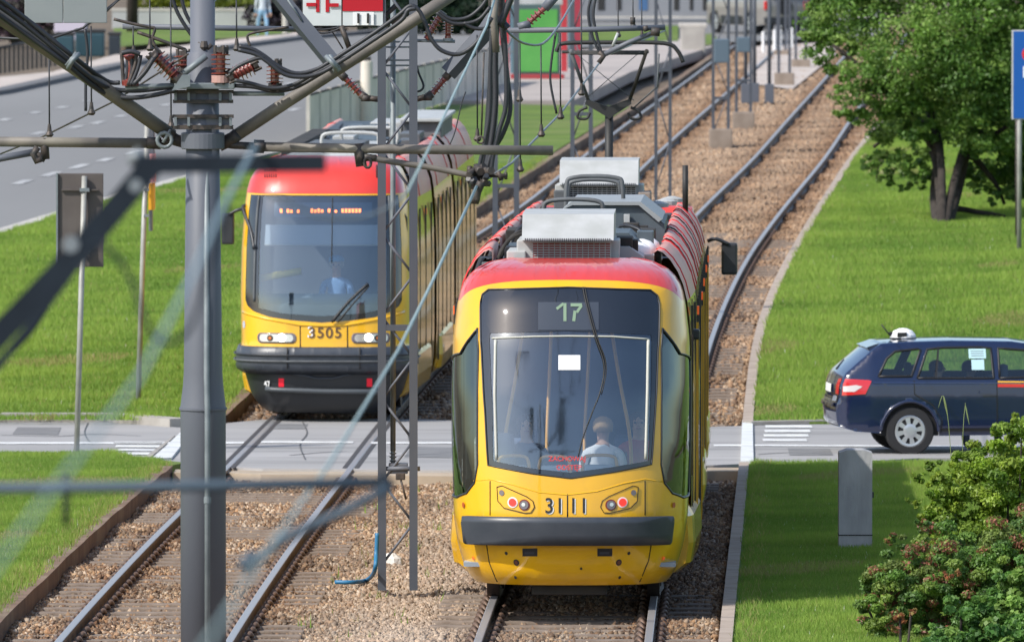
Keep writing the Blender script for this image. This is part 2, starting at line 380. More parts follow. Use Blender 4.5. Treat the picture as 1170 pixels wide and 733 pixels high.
quad('pavement', [(-1400,560),(-20,114),(130,80),(250,59),(340,47),(340,36),(130,56),(0,74),(-1400,330)][:0] or [(0,107),(130,78.5),(250,57.5),(340,45.5),(340,40),(250,50),(132,66),(60,86),(0,92),(-300,150),(-300,182)], .10, m_pave)
quad('lawn', [(130,58),(330,42),(340,32),(130,36)], .12, m_lawn)
quad('plaza', [(500,121.5),(655,121),(720,88),(815,58),(815,44),(700,60),(600,66),(560,90),(520,106)], .14, mat('plaza_slabs', (.40,.35,.32), .85, c2=(.33,.29,.265), scale=.5), skirt=.3)
quad('side_road', [(560,62),(830,52),(1010,44),(1010,18),(560,18)], .10, m_ave)
quad('lawn', [(655,52),(775,52),(775,34),(655,36)], .15, m_lawn)
quad('lawn', [(796,60),(822,55),(815,44),(796,46)], .17, m_lawn)
quad('plaza', [(850,92),(905,100),(955,60),(950,40),(860,52)], -.05, m_pave)

# ------------------------------------------------------------------ rails and sleepers
def rail(trk, off, y0, y1, label):
    prof = [(-.065,-.172),(.065,-.172),(.065,-.155),(.012,-.13),(.012,-.045),(.036,-.03),(.036,-.004),(-.036,-.004),(-.036,-.03),(-.012,-.045),(-.012,-.13),(-.065,-.155)]
    ys = list(np.arange(y0, y1, 1.0)); mb = MB(); top = MB(); vs = []; tv = []; n = len(prof)
    for y in ys:
        tx = trk(y+.5)-trk(y-.5); L = math.hypot(tx, 1); nx, ny = 1/L, -tx/L; x0 = trk(y); z = zg(y)+.005
        for a, b in prof: vs.append((x0+nx*(off+a), y+ny*(off+a), z+b))
        for a in (-.036, -.03, .03, .036): tv.append((x0+nx*(off+a), y+ny*(off+a), z+(-.004 if abs(a) > .033 else .0)+.002))
    fs = [(i*n+k, i*n+(k+1) % n, (i+1)*n+(k+1) % n, (i+1)*n+k) for i in range(len(ys)-1) for k in range(n)]
    mb.add(vs, fs); top.add(tv, [(i*4+k, i*4+k+1, (i+1)*4+k+1, (i+1)*4+k) for i in range(len(ys)-1) for k in range(3)])
    o = mb.build('rail', m_rail); tag(o, label, 'rail', 'rails of the two tram tracks'); top.build('rail_head', m_railtop, o)
rail(track_l, -.7535, 60, 400, 'long steel rail nearest the grass on the left, leftmost of the four')
rail(track_l, .7535, 60, 400, 'steel rail running past the blue hose, second from the left')
rail(track_r, -.7535, 60, 400, 'steel rail under the left side of the tram numbered 3111')
rail(track_r, .7535, 60, 400, 'steel rail under the right side of tram 3111, rightmost of the four')
# flangeway grooves in the crossing
m_groove = mat('groove_dark', (.05,.045,.045), .8)
for trk in (track_l, track_r):
    for s_ in (-1, 1):
        c = lambda y, q=0: trk(y)+s_*(.7535)
        sheet('flangeway', strip(lambda y: c(y)-.10, lambda y: c(y)-.045, yroad0-.2, yroad1+1.2), .005, m_groove, cuty=2)
        sheet('flangeway', strip(lambda y: c(y)+.045, lambda y: c(y)+.10, yroad0-.2, yroad1+1.2), .005, m_groove, cuty=2)
proto = empty('sleeper', (0,0,0))
MB().box((-1.3,-.13,-.21),(1.3,.13,0), .02).build('sleeper_block', m_sleep, proto)
for sx in (-1,1):
    for q in (-1, 1):
        x = sx*.7535+q*.10
        c_ = MB(); c_.tube(arc_pts([(x-.035*q,-.11,.01),(x,-.07,.055),(x+.02*q,0,.03),(x,.07,.055),(x-.035*q,.11,.01)],3), .022, 6); c_.box((x-.05,-.06,0),(x+.05,.06,.022))
        c_.build('rail_clip', m_rail, proto)
first = True; SLEEP = {id(track_l): [], id(track_r): []}
for trk, nm in ((track_l, 'left'), (track_r, 'right')):
    y = 96.0
    while y < 205:
        if not (yroad0-1.2 < y < yroad1+.3) and not (trk is track_r and 110 < y < yroad0-4):
            s = proto if first else copy_tree(proto); first = False
            tx = trk(y+.5)-trk(y-.5); s.location = (trk(y), y, zg(y)-.120); s.rotation_euler = (math.atan((zg(y+1)-zg(y-1))/2), 0, -math.atan(tx)+random.uniform(-.01,.01))
            tag(s, f'concrete sleeper half buried in the brown ballast of the {"track beside the left grass" if nm=="left" else "track that carries tram 3111"}', 'sleeper', f'concrete sleepers of the {nm} track')
            SLEEP[id(trk)].append(y)
        y += .72
# loose stones of the ballast, one mass
def stones(name, ya, yb, dens, s0, s1, lab):
    N = int(dens*(yb-ya)*8.0); yy = RNG.uniform(ya, yb, N)
    xl = np.interp(yy, *KL)+.1; xr = np.interp(yy, *KR)-.1; xx = xl+(xr-xl)*RNG.random(N)
    keep = np.ones(N, bool)
    for trk, T in ((track_l, TL), (track_r, TR)):
        u = xx-np.interp(yy, *T)
        keep &= ~((np.abs(np.abs(u)-.7535) < .075))
        sl_ = np.array(SLEEP[id(trk)]); ph = np.min(np.abs(yy[:, None]-sl_[None, :]), axis=1) if N < 400000 else 0
        clean = np.interp(np.abs(np.abs(u)-.75), [0, .3, .55, .8], [.95, .72, .30, .02])
        keep &= ~((ph < .17) & (np.abs(u) < 1.35) & (RNG.random(N) < clean))
    keep &= ~((yy > yroad0-1.1) & (yy < yroad1+.9))
    xx, yy = xx[keep], yy[keep]; N = len(xx)
    base = np.array([(1,0,0),(-1,0,0),(0,1,0),(0,-1,0),(0,0,1),(0,0,-1)], float)
    sz = RNG.uniform(s0, s1, (N,1,1))*RNG.uniform(.6,1.25,(N,1,3)); V = base[None]*sz*(1+RNG.uniform(-.35,.35,(N,6,1)))+RNG.uniform(-.25,.25,(N,6,3))*sz
    an = RNG.uniform(0, 6.28, N); ca, sa = np.cos(an)[:,None], np.sin(an)[:,None]; tl = RNG.uniform(-.9,.9,N)[:,None]; ct, st = np.cos(tl), np.sin(tl)
    x, y, z = V[...,0], V[...,1], V[...,2]; y, z = y*ct-z*st, y*st+z*ct; x, y = x*ca-y*sa, x*sa+y*ca
    hum = .03*np.sin(xx*2.1+yy*.7)+.03*np.sin(yy*1.3-xx)
    W = np.stack([x+xx[:,None], y+yy[:,None], z+(zga(yy)-.165+np.clip(hum,-.02,.04)+RNG.uniform(-.01,.03,N))[:,None]], -1).reshape(-1,3)
    fb = np.array([(0,2,4),(2,1,4),(1,3,4),(3,0,4),(2,0,5),(1,2,5),(3,1,5),(0,3,5)])
    Fc = (fb[None]+np.arange(N)[:,None,None]*6).reshape(-1,3)
    pal = np.array([(.30,.18,.095),(.19,.11,.06),(.38,.26,.155),(.12,.075,.045),(.43,.34,.25),(.25,.155,.09),(.17,.12,.08),(.30,.23,.165)])
    # rusty near the rails, paler in the middle of the near bed
    u1 = np.abs(np.abs(xx-np.interp(yy,*TL))-.75); u2 = np.abs(np.abs(xx-np.interp(yy,*TR))-.75); near_r = np.exp(-(np.minimum(u1,u2)/.35)**2)
    pale = np.exp(-((xx-.5*(np.interp(yy,*TL)+np.interp(yy,*TR))-.4)/.8)**2)*np.interp(yy,[98,118,135],[1,.5,.15])
    c = pal[RNG.integers(0,len(pal),N)]*RNG.uniform(.7,1.25,(N,1))
    farf = np.interp(yy,[150,175],[0,.6])[:,None]; c = c*(1-farf)+np.array([.33,.22,.14])*RNG.uniform(.85,1.15,(N,1))*farf
    c = c*(1-.5*near_r[:,None]*np.array([.75,.95,1.1]))*(1+.22*np.sin(xx*1.3+yy*.31)*np.sin(yy*.9-xx*.7))[:,None]; c = c*(1-pale[:,None]*.75)+np.array([.46,.365,.28])*RNG.uniform(.6,1.2,(N,1))*pale[:,None]*.75
    mass(name, W, Fc, np.repeat(np.clip(c,0,.8),8,0), attr_mat('stone'), label=lab, kind='stuff')
stones('ballast_stones', 97, yroad0-.6, 900, .016, .037, 'brown broken stones of the near track bed')
stones('ballast_stones', yroad1+.9, 290, 140, .025, .055, 'brown broken stones of the track bed beyond the crossing')
stones('ballast_stones', 290, 400, 45, .04, .08, 'brown broken stones of the track bed near the parked cars')
# ------------------------------------------------------------------ trams
m_yel = mat('tram_yellow', (.80,.43,.004), .28, coat=.8, c2=(.72,.38,.006), scale=.9, c3=(.62,.33,.02), scale3=2.6)
m_red = mat('tram_red', (.66,.035,.022), .35, coat=.7, c2=(.58,.05,.035), scale=1.2)
m_redf = mat('fairing_red', (.64,.235,.18), .45, coat=.1, c2=(.58,.28,.23), scale=1.6, c3=(.55,.18,.15), scale3=.8)
m_redline = mat('seam_red', (.62,.02,.02), .4)
m_blk = mat('rubber_black', (.018,.02,.024), .42, c2=(.03,.032,.038), scale=3)
m_bump = mat('bumper_grey', (.035,.042,.055), .38, c2=(.05,.057,.07), scale=5)
m_dglass = mat('dark_glass', (.012,.016,.024), .04, coat=1.0)
m_gaparea = mat('seam_black', (.01,.01,.01), .8)
m_glass = glass('windscreen_glass', (.84,.88,.90), (.82,.91,1.0), .15, .07)
m_glass2 = glass('windscreen_glass_far', (.78,.85,.90), (.80,.90,1.0), .14, .05)
m_side_glass = glass('corner_window_glass', (.35,.40,.36), (.8,.9,.85), .12)
m_alu = mat('roof_unit_white', (.43,.44,.44), .5, c2=(.35,.36,.35), scale=4)
m_gry = mat('roof_unit_grey', (.12,.13,.14), .6, c2=(.07,.075,.08), scale=3)
m_blg = mat('roof_box_blue_grey', (.085,.11,.13), .55, c2=(.06,.08,.095), scale=2)
m_dk = mat('underframe_dark', (.02,.019,.018), .85, c2=(.04,.035,.03), scale=4)
m_int = mat('cabin_lining', (.30,.35,.41), .8, c2=(.24,.28,.33), scale=2)
m_cream = mat('cabin_cream', (.48,.48,.43), .6)
m_hand = mat('handrail_yellow', (.75,.42,.10), .4)
m_seat = mat('seat_blue', (.06,.09,.16), .8)
m_lampred = emis('tail_lamp_red', (.9,.03,.02), .7)
m_white = mat('white_plastic', (.8,.8,.8), .5)
m_lamp_on = emis('head_lamp_lit', (1.0,.93,.75), 9.0)
m_lampglass = mat('lamp_glass_dark', (.12,.10,.12), .1, coat=1)
m_chrome = mat('lamp_reflector', (.7,.7,.7), .2, .8)
m_orange = emis('marker_orange', (.75,.12,.02), .25)
m_num = mat('number_black', (.02,.02,.02), .6)
m_skin = mat('skin', (.50,.30,.21), .6)

class Tram:
    def __init__(s, trk, y0, knots, W, prof, n, L, cpx=None, sc=124., x0=None):
        s.trk = trk; s.W = W; s.n = n; s.L = L; s.prof = prof; s.knots = knots
        P = []; y = y0; acc = 0; tgt = list(knots); last = Vector((trk(y), y)); 
        P.append(last.copy()); k = 1
        while k < len(tgt):
            y += .05; q = Vector((trk(y), y)); acc += (q-last).length; last = q
            if acc >= tgt[k]: P.append(q.copy()); k += 1
        if x0 is not None: P[0].x = x0
        s.P = P
        th = np.linspace(0, math.pi/2, 400); uu = np.sin(th)**(2/n); vv = 1-np.maximum(np.cos(th), 0)**(2/n)
        ds = np.hypot(np.diff(uu)*W, np.diff(vv)*L); s.S = np.concatenate([[0], np.cumsum(ds)]); s.uu, s.vv = uu, vv
        s.send = s.S[-1]; s.VE = 2.4
    def fn(s, u, v, z):
        k = 0
        while k < len(s.knots)-2 and v > s.knots[k+1]: k += 1
        t = (v-s.knots[k])/(s.knots[k+1]-s.knots[k]); a, b = s.P[k], s.P[k+1]; p = a.lerp(b, t) if 0 <= t <= 1 else a+(b-a)*t
        d = (b-a).normalized(); zz = lerp(zg(a.y), zg(b.y), t)
        return (p.x+d.y*u, p.y-d.x*u, zz+z)
    def surf(s, sa, z, off=0.0):
        """point of the nose at signed arc length sa round the plan and height z, in tram coordinates"""
        a = abs(sa); zs, Ws, vs = s.prof
        Wz = float(np.interp(z, zs, Ws)); v0 = float(np.interp(z, zs, vs))
        if a <= s.send: un = float(np.interp(a, s.S, s.uu)); v = float(np.interp(a, s.S, s.vv))*s.L
        else: un = 1.0; v = s.L+a-s.send
        v = v+v0*(1-min(v/s.VE, 1)); return (math.copysign(un*Wz, sa), v)
    def u2s(s, u, z=1.5):
        Wz = float(np.interp(z, s.prof[0], s.prof[1])); return math.copysign(float(np.interp(min(abs(u)/Wz, 1), s.uu, s.S)), u)
    def pt(s, sa, z, off=0.0):
        u, v = s.surf(sa, z); e = .01
        if off:
            u1, v1 = s.surf(sa+e, z); u0, v0 = s.surf(sa-e, z); ua, va = s.surf(sa, z+e); ub, vb = s.surf(sa, z-e)
            t1 = Vector((u1-u0, v1-v0, 0)); t2 = Vector((ua-ub, va-vb, 2*e)); nn = t1.cross(t2)
            nn = nn.normalized()
            if nn.y > 0 and abs(nn.y) > abs(nn.x): nn = -nn
            elif abs(nn.x) >= abs(nn.y) and nn.x*sa < 0: nn = -nn
            return (u+nn.x*off, v+nn.y*off, z+nn.z*off)
        return (u, v, z)
    def sz(s, px, py):
        """arc length and height of the nose point seen at a pixel of the photograph"""
        u, z = (0, 1.5)
        for _ in range(30):
            sa = s.u2s(u, z); p = s.fn(*s.pt(sa, z)); d = p[1]*CP+(CAMH-p[2])*SP
            x = CX+F*p[0]/d; y = CY+F*((CAMH-p[2])*CP-p[1]*SP)/d
            u += (px-x)/F*d*.9; z -= (py-y)/F*d*.9
            z = max(.25, min(3.6, z))
        return s.u2s(u, z), z
    def patch(s, name, loops, m, parent, off=0.0, grid=.07, inv=False, conv=True, thick=0.0):
        """loops in (u,z) as seen from the front; turned into arc length unless conv is False"""
        L2 = [[(s.u2s(a, b) if conv else a, b) for a, b in lp] for lp in loops]
        bm = poly2d(L2, grid, grid*1.3); vs = []
        o = world_loc(parent)
        for v in bm.verts:
            q = s.fn(*s.pt(v.co.x, v.co.y, off)); v.co = Vector(q)-o
        bmesh.ops.recalc_face_normals(bm, faces=bm.faces)
        if thick:
            bmesh.ops.solidify(bm, geom=bm.faces[:], thickness=thick)
        for f in bm.faces: f.smooth = True
        me = bpy.data.meshes.new(name); bm.to_mesh(me); bm.free(); me.materials.append(m)
        ob = bpy.data.objects.new(name, me); col.objects.link(ob); ob.parent = parent; return ob
    def line(s, name, pts, r, m, parent, off=.002, conv=True, n=5):
        pp = []
        for a, b in zip(pts, pts[1:]):
            k = max(1, int(math.dist(a, b)/.06))
            pp += [(lerp(a[0],b[0],i/k), lerp(a[1],b[1],i/k)) for i in range(k)]
        pp.append(pts[-1]); mb = MB(s.fn)
        mb.tube([s.pt(s.u2s(a, b) if conv else a, b, off) for a, b in pp], r, n); return mb.build(name, m, parent)
    def spot(s, name, px, py, r, m, parent, off=.004, th=.012, n=18, label=None, sx=1.0):
        sa, z = s.sz(px, py); L = [(sa+math.cos(t)*r*sx, z+math.sin(t)*r) for t in np.linspace(0, 2*math.pi, n, endpoint=False)]
        o = s.patch(name, [L], m, parent, off=off, conv=False, grid=.5)
        if label: o['label'] = label
        return o
    def text(s, name, body, px, py, size, m, parent, off=.006, bold=0.0, xs=1.0):
        sa, z = s.sz(px, py); vs, fs = text_mesh(body, size, .004, bold); mb = MB(s.fn)
        mb.add([s.pt(sa+v[0]*xs, z+v[1], off+v[2]) for v in vs], fs); return mb.build(name, m, parent)
    def loft(s, name, prof, vl, m, parent, k=None, both=True, smooth=True):
        mb = MB(s.fn)
        for sg in ((-1, 1) if both else (1,)):
            n = len(prof); vs = [(sg*u*(k(v) if k else 1), v, z) for v in vl for u, z in prof]
            mb.add(vs, [(i*n+j, i*n+j+1, (i+1)*n+j+1, (i+1)*n+j) for i in range(len(vl)-1) for j in range(n-1)], smooth)
        return mb.build(name, m, parent)
def rrect(x0, x1, z0, z1, r, n=5):
    out = []
    for cx, cz, a0 in ((x1-r, z1-r, 0), (x0+r, z1-r, 90), (x0+r, z0+r, 180), (x1-r, z0+r, 270)):
        for i in range(n+1): a = R(a0+90*i/n); out.append((cx+r*math.cos(a), cz+r*math.sin(a)))
    return out
def inset(lp, c, d):
    out = []
    for x, z in lp:
        v = Vector((x-c[0], z-c[1])); out.append((x-math.copysign(min(d, abs(v.x)), v.x), z-math.copysign(min(d, abs(v.y)), v.y)))
    return out
def seated_person(name, fn, u, v, z, label, shirt, hair, cat='person', arms=True, scale=1.0, face=-1, cap=None, m_leg=None, turn=0.0):
    """one continuous skinned body seated at (u,v,z), z = seat height; face=-1 looks toward -v"""
    p0 = fn(u, v, z); root = empty(name, p0, label, cat)
    f = face; ct, st = math.cos(turn), math.sin(turn)
    def W(a, b, c):
        a, b = a*ct-b*st, a*st+b*ct; q = fn(u+a*scale, v+b*scale, z+c*scale); return (q[0]-p0[0], q[1]-p0[1], q[2]-p0[2])
    J = [(0,0,.08),(0,0,.25),(0,0,.42),(0,f*.01,.53),(0,f*.02,.60),(0,f*.03,.66),(0,f*.04,.76),(0,f*.03,.84)]
    Rr = [(.15,.12),(.13,.10),(.15,.10),(.10,.08),(.052,.052),(.062,.07),(.082,.095),(.055,.06)]
    E = [(i, i+1) for i in range(7)]
    for sg in (-1, 1):
        b = len(J); J += [(sg*.17,0,.50),(sg*.21,f*.06,.30),(sg*.17,f*.28,.22),(sg*.15,f*.36,.24)]
        Rr += [(.06,.055),(.048,.045),(.036,.034),(.03,.038)]; E += [(3,b),(b,b+1),(b+1,b+2),(b+2,b+3)]
        for q in range(3):   # fingers
            c = len(J); J += [(sg*.15+(q-1)*.022, f*(.415+.01*(q==1)), .235)]; Rr += [(.011,.011)]; E += [(b+3,c)]
        b = len(J); J += [(sg*.09,f*.08,.07),(sg*.11,f*.42,.06),(sg*.11,f*.44,-.36),(sg*.11,f*.56,-.42)]
        Rr += [(.085,.08),(.06,.06),(.042,.042),(.04,.03)]; E += [(0,b),(b,b+1),(b+1,b+2),(b+2,b+3)]
    me = bpy.data.meshes.new('body'); me.from_pydata([W(*j) for j in J], E, []); ob = bpy.data.objects.new('body', me); col.objects.link(ob)
    md = ob.modifiers.new('s', 'SKIN'); ob.modifiers.new('d', 'SUBSURF').levels = 1
    for i, sv in enumerate(me.skin_vertices[0].data): sv.radius = (Rr[i][0]*scale, Rr[i][1]*scale); sv.use_root = (i == 0)
    dg = bpy.context.evaluated_depsgraph_get(); dg.update(); m2 = bpy.data.meshes.new_from_object(ob.evaluated_get(dg))
    bpy.data.objects.remove(ob); ob = bpy.data.objects.new('body', m2); col.objects.link(ob); ob.parent = root
    m2.materials.clear(); m2.materials.append(shirt); m2.materials.append(m_skin); m2.materials.append(m_leg or m_seat)
    base = Vector(p0)
    for pl in m2.polygons:
        c = pl.center; h = c.z/scale; pl.use_smooth = True
        if h > .585: pl.material_index = 1
        elif h < .13: pl.material_index = 2
    fwd = Vector(W(0, f, 0))-Vector(W(0, 0, 0)); dd = ((Vector(W(0,f*.36,.24))))
    for pl in m2.polygons:
        if (Vector(pl.center)-Vector(W(.15,f*.38,.24))).length < .09*scale or (Vector(pl.center)-Vector(W(-.15,f*.38,.24))).length < .09*scale: pl.material_index = 1
    def wmb():
        b = MB(); return b
    def head_lathe(nm, cz, prof, m, dy=0.0):
        c = Vector(W(0, f*.02+dy, cz))+base; b = MB(); b.lathe(c, (0,0,1), [(d*scale, r*scale) for d, r in prof], 14); b.sm = [True]*len(b.sm); b.build(nm, m, root)
    head_lathe('hair', .75, [(-.04,.093),(.0,.102),(.05,.100),(.09,.075),(.112,.03),(.116,.005)], hair, dy=-f*.02)
    if cap:
        head_lathe('cap', .80, [(0,.108),(.04,.103),(.075,.07),(.085,.01)], cap)
        b = MB(); c = W(0, f*.13, .805); q = Vector(c)+base; b.lathe(q, (0,0,1), [(0,.07*scale),(.012*scale,.07*scale)], 14); b.build('cap_peak', cap, root)
    b = MB()
    for sg in (-1, 1): b.lathe(Vector(W(sg*.034, f*.122, .755))+base, fwd, [(-.006*scale,.013*scale),(.004*scale,.006*scale)], 8)
    b.build('eyes', m_num, root)
    b = MB(); b.lathe(Vector(W(0, f*.12, .735))+base, fwd, [(-.01*scale,.016*scale),(.022*scale,.007*scale)], 8); b.build('nose', m_skin, root)
    b = MB(); b.tube([tuple(Vector(W(a, f*.118, .698))+base) for a in (-.025, 0, .025)], .005*scale, 5); b.build('mouth', mat('lips', (.35,.12,.1), .6), root)
    return root

# ---- first tram: yellow, number 3111, seen from behind
prof1 = (np.array([.24,.3,.4,.6,.85,1.2,1.5,2.0,2.5,2.8,2.95,3.03,3.10,3.16,3.20,3.22]),
         np.array([.90,.95,1.0,1.055,1.09,1.10,1.11,1.115,1.10,1.065,1.03,.99,.93,.84,.72,.55]),
         np.array([.20,.12,.07,.02,0,.03,.07,.17,.32,.46,.56,.66,.80,1.02,1.35,1.75]))
yf1 = G(651, 699).y
K1 = [0, 7.0, 12.6, 19.4, 25.2, 31.5]
T1 = Tram(track_r, yf1, K1, 1.1, prof1, 2.7, 1.15, x0=(650-585)/124.1)
t1 = empty('tram', T1.fn(0, 0, 0), 'yellow tram with red roof edge and number 3111, seen from behind on the right track', 'tram')
f1 = T1
def FZ(px, py):   # front pixel -> (u,z) for loops
    sa, z = T1.sz(px, py); u, v = T1.surf(sa, z); return (u, z)
SB = T1.send+.55
redline = lambda sa: 3.045-.20*min(1, abs(sa)/1.45)**3
sg_ = np.linspace(-SB, SB, 41)
wind = [FZ(*p) for p in [(549,345),(551,336),(558,330.5),(650,328),(743,331),(751,337),(753.5,346),(752,400),(749,470),(744.5,530),(700,539),(652,546),(610,541),(557.5,531),(554,470),(550,400)]]
wind_s = [(T1.u2s(a,b), b) for a, b in wind]
def side_win(sg):
    a = T1.u2s(.855, 2.0)
    L = [(a+.03,2.60),(a+.0,2.40),(a-.005,1.9),(a+.0,1.35),(a+.05,1.18),(a+.18,1.08),(a+.45,1.03),(SB-.12,1.03),(SB-.04,1.1),(SB-.04,2.18),(SB-.12,2.26),(a+.33,2.36),(a+.12,2.52)]
    return [(sg*x, z) for x, z in L]
body_loop = [(x, .24) for x in sg_]+[(x, redline(x)) for x in sg_[::-1]]
T1.patch('body', [body_loop, wind_s, side_win(-1), side_win(1)], m_yel, t1, conv=False, grid=.06)
T1.patch('roof_front', [[(x, redline(x)+.001) for x in sg_]+[(x, 3.22) for x in sg_[::-1]]], m_red, t1, conv=False, grid=.05)
nfr = [(x, y) for x, y in wind_s]
inn = [FZ(*p) for p in [(559,384),(560,380),(650,378),(744,382),(745,390),(744,450),(741,526),(700,533),(652,539.5),(610,535),(563,526),(562,460)]]
inn_s = [(T1.u2s(a,b), b) for a, b in inn]
T1.patch('windscreen_frame', [wind_s, inn_s], m_dglass, t1, off=-.004, conv=False, grid=.06)
T1.patch('windscreen', [inn_s], m_glass, t1, off=-.008, conv=False, grid=.08)
T1.line('windscreen_seal', [(x,y) for x, y in wind_s]+[wind_s[0]], .008, m_blk, t1, off=.0, conv=False)
for sg in (-1, 1):
    T1.patch('corner_window', [side_win(sg)], m_side_glass, t1, off=-.008, conv=False, grid=.1)
    T1.line('window_seal', side_win(sg)+[side_win(sg)[0]], .011, m_blk, t1, off=0, conv=False)
    T1.line('window_bar', [(sg*(SB-.32), 1.05), (sg*(SB-.32), 2.3)], .012, m_blk, t1, off=-.004, conv=False)
# display with the route number
dsp = [T1.sz(*p) for p in [(615,345),(684,345),(684,377),(615,377)]]
dd = T1.patch('route_display', [dsp], mat('display_glass', (.045,.055,.075), .25), t1, off=.002, conv=False)
T1_led = emis('led_green', (.16,.24,.16), .12)
def seg(px0, py0, px1, py1, wpx=5):
    a = T1.sz(px0, py0); b = T1.sz(px1, py1); v = Vector((b[0]-a[0], b[1]-a[1])).normalized(); n = Vector((-v.y, v.x))*wpx/2/124
    return [(a[0]+n.x,a[1]+n.y),(b[0]+n.x,b[1]+n.y),(b[0]-n.x,b[1]-n.y),(a[0]-n.x,a[1]-n.y)]
for sgm in ((636,353,644,347,3.2),(645.5,346.5,645.5,367,3.6),(652,348.5,665,348.5,3.6),(664.5,349,659,357,3.2),(657,355,655.5,367,3.6)):
    T1.patch('display_digit', [seg(*sgm)], T1_led, dd, off=.006, conv=False)
# front panels, lamps, bumper
for pts in ([(560,549),(560,588)],[(737,549),(737,588)],[(648.5,564),(648.5,590)],[(556,622),(559,642),(568,664)],[(744,622),(741,640),(731,664)]):
    T1.line('panel_gap', [FZ(*p) for p in pts], .007, m_gaparea, t1, off=-.002)
T1.line('panel_crease', [FZ(*p) for p in [(541,549),(560,547),(585,553),(615,562),(648,565),(682,561),(712,552),(737,547),(757,550)]], .007, m_yel, t1, off=-.002)
def bump_loop(x0, x1, y0, y1): 
    a = T1.sz(x0, (y0+y1)/2)[0]; b = T1.sz(x1, (y0+y1)/2)[0]; za = T1.sz(650, y1)[1]; zb = T1.sz(650, y0)[1]
    return rrect(a, b, za, zb, .035)
T1.patch('bumper', [bump_loop(540,758,590.5,621)], m_bump, t1, off=.06, conv=False, grid=.08, thick=.06)
for px in (593, 703): T1.line('bumper_seam', [(FZ(px,592)),(FZ(px,620))], .004, m_blk, t1, off=.061)
for sx in (0, 1):
    mx = (lambda x: 1297-x) if sx else (lambda x: x)
    lc = T1.patch('lamp_cluster', [[T1.sz(mx(px), py) for px, py in [(568.5,557),(569.5,572),(577,579),(600,585),(606,584.5),(610,579),(608.5,573),(602,568),(574,555)]]], m_yel, t1, off=.003, conv=False)
    out_ = [FZ(mx(px), py) for px, py in [(568,556),(569,572),(576,580),(600,586),(607,585.5),(611,579),(609,572),(602,567),(574,554.5),(568,556)]]
    T1.line('cluster_seam', out_, .0035, m_gaparea, lc, off=.006)
    T1.spot('small_lamp', mx(573.5), 562.5, .026, m_lampglass, lc, .010)
    T1.spot('lamp_ring', mx(586), 573.5, .050, mat('lamp_ring_white', (.8,.72,.72), .3), lc, .010); T1.spot('tail_lamp', mx(586), 573.5, .036, m_lampred, lc, .016)
    T1.spot('lamp_rim', mx(599.2), 576.5, .052, mat('lamp_rim_red', (.20,.02,.02), .4), lc, .010); T1.spot('reversing_lamp', mx(599.2), 576.5, .041, m_lampglass, lc, .016); T1.spot('lamp_core', mx(598.5), 576, .018, m_chrome, lc, .020)
    rc = T1.patch('tow_recess', [[T1.sz(*p) for p in ([(597,626),(614,626),(614,635),(597,635)] if not sx else [(682.5,626),(699.5,626),(699.5,635),(682.5,635)])]], m_blk, t1, off=.002, conv=False)
    xa = 599.5 if not sx else 685
    T1.patch('recess_step', [[T1.sz(*p) for p in [(xa,629.5),(xa+11,629.5),(xa+11,632.5),(xa,632.5)]]], m_bump, rc, off=.006, conv=False)
    for (px, py, r) in ((590,642,.030),(578.5,631.5,.016),(589,659,.015)):
        T1.spot('plug_hole', mx(px), py, r, m_blk, t1, .003)
        if r > .02: T1.spot('plug_cap', mx(px), py, .018, mat('plug_brown', (.16,.05,.03), .5), t1, .006)
    T1.spot('side_marker', 530.5 if not sx else 769, 576.5, .026, mat('marker_dull', (.40,.07,.02), .3), t1, .012)
    T1.spot('side_marker', 541.5 if not sx else 757.5, 637, .018, m_orange, t1, .010)
for k, (ch, px) in enumerate((('3',627.5),('1',639.5),('1',655),('1',667))):
    T1.text('number_shadow', ch, px+1.4, 579.3, .20, m_white, t1, off=.004, xs=.9, bold=.001)
    T1.text('number', ch, px, 578.2, .20, m_num, t1, off=.008, xs=.9, bold=.0015)
T1.spot('scuff', 664, 649, .012, m_dk, t1, .003)
# things on and behind the windscreen
pp = [T1.sz(*p) for p in [(638,405.5),(663,405.5),(663,422.5),(638,422.5)]]
T1.patch('paper_notice', [pp], m_white, t1, off=.004, conv=False)
mt = mat('decal_red', (.60,.05,.05), .6)
T1.text('window_decal', 'ZACHOWAJ', 648, 524, .062, mt, t1, off=.004, bold=.0008); T1.text('window_decal', 'ODSTĘP', 650, 534, .062, mt, t1, off=.004, bold=.0008)
cab = [T1.sz(*p) for p in [(666,329),(670,348),(680,385),(689,410),(690,428),(685,450),(676,473),(666,500),(661,521)]]
T1.line('hanging_cable', [(T1.surf(a,b)[0], b) for a, b in [(p[0], p[1]) for p in arc_pts([(a,b,0) for a,b in cab], 4)]], .007, m_num, t1, off=.012)  # dark tube draws the reflection of a cable in the glass
T1.line('hanging_cable', [(T1.surf(a,b)[0]+.018, b) for a, b in [(p[0], p[1]) for p in arc_pts([(a,b,0) for a,b in cab[:6]], 4)]], .005, m_num, t1, off=.012)  # second strand of the drawn cable reflection

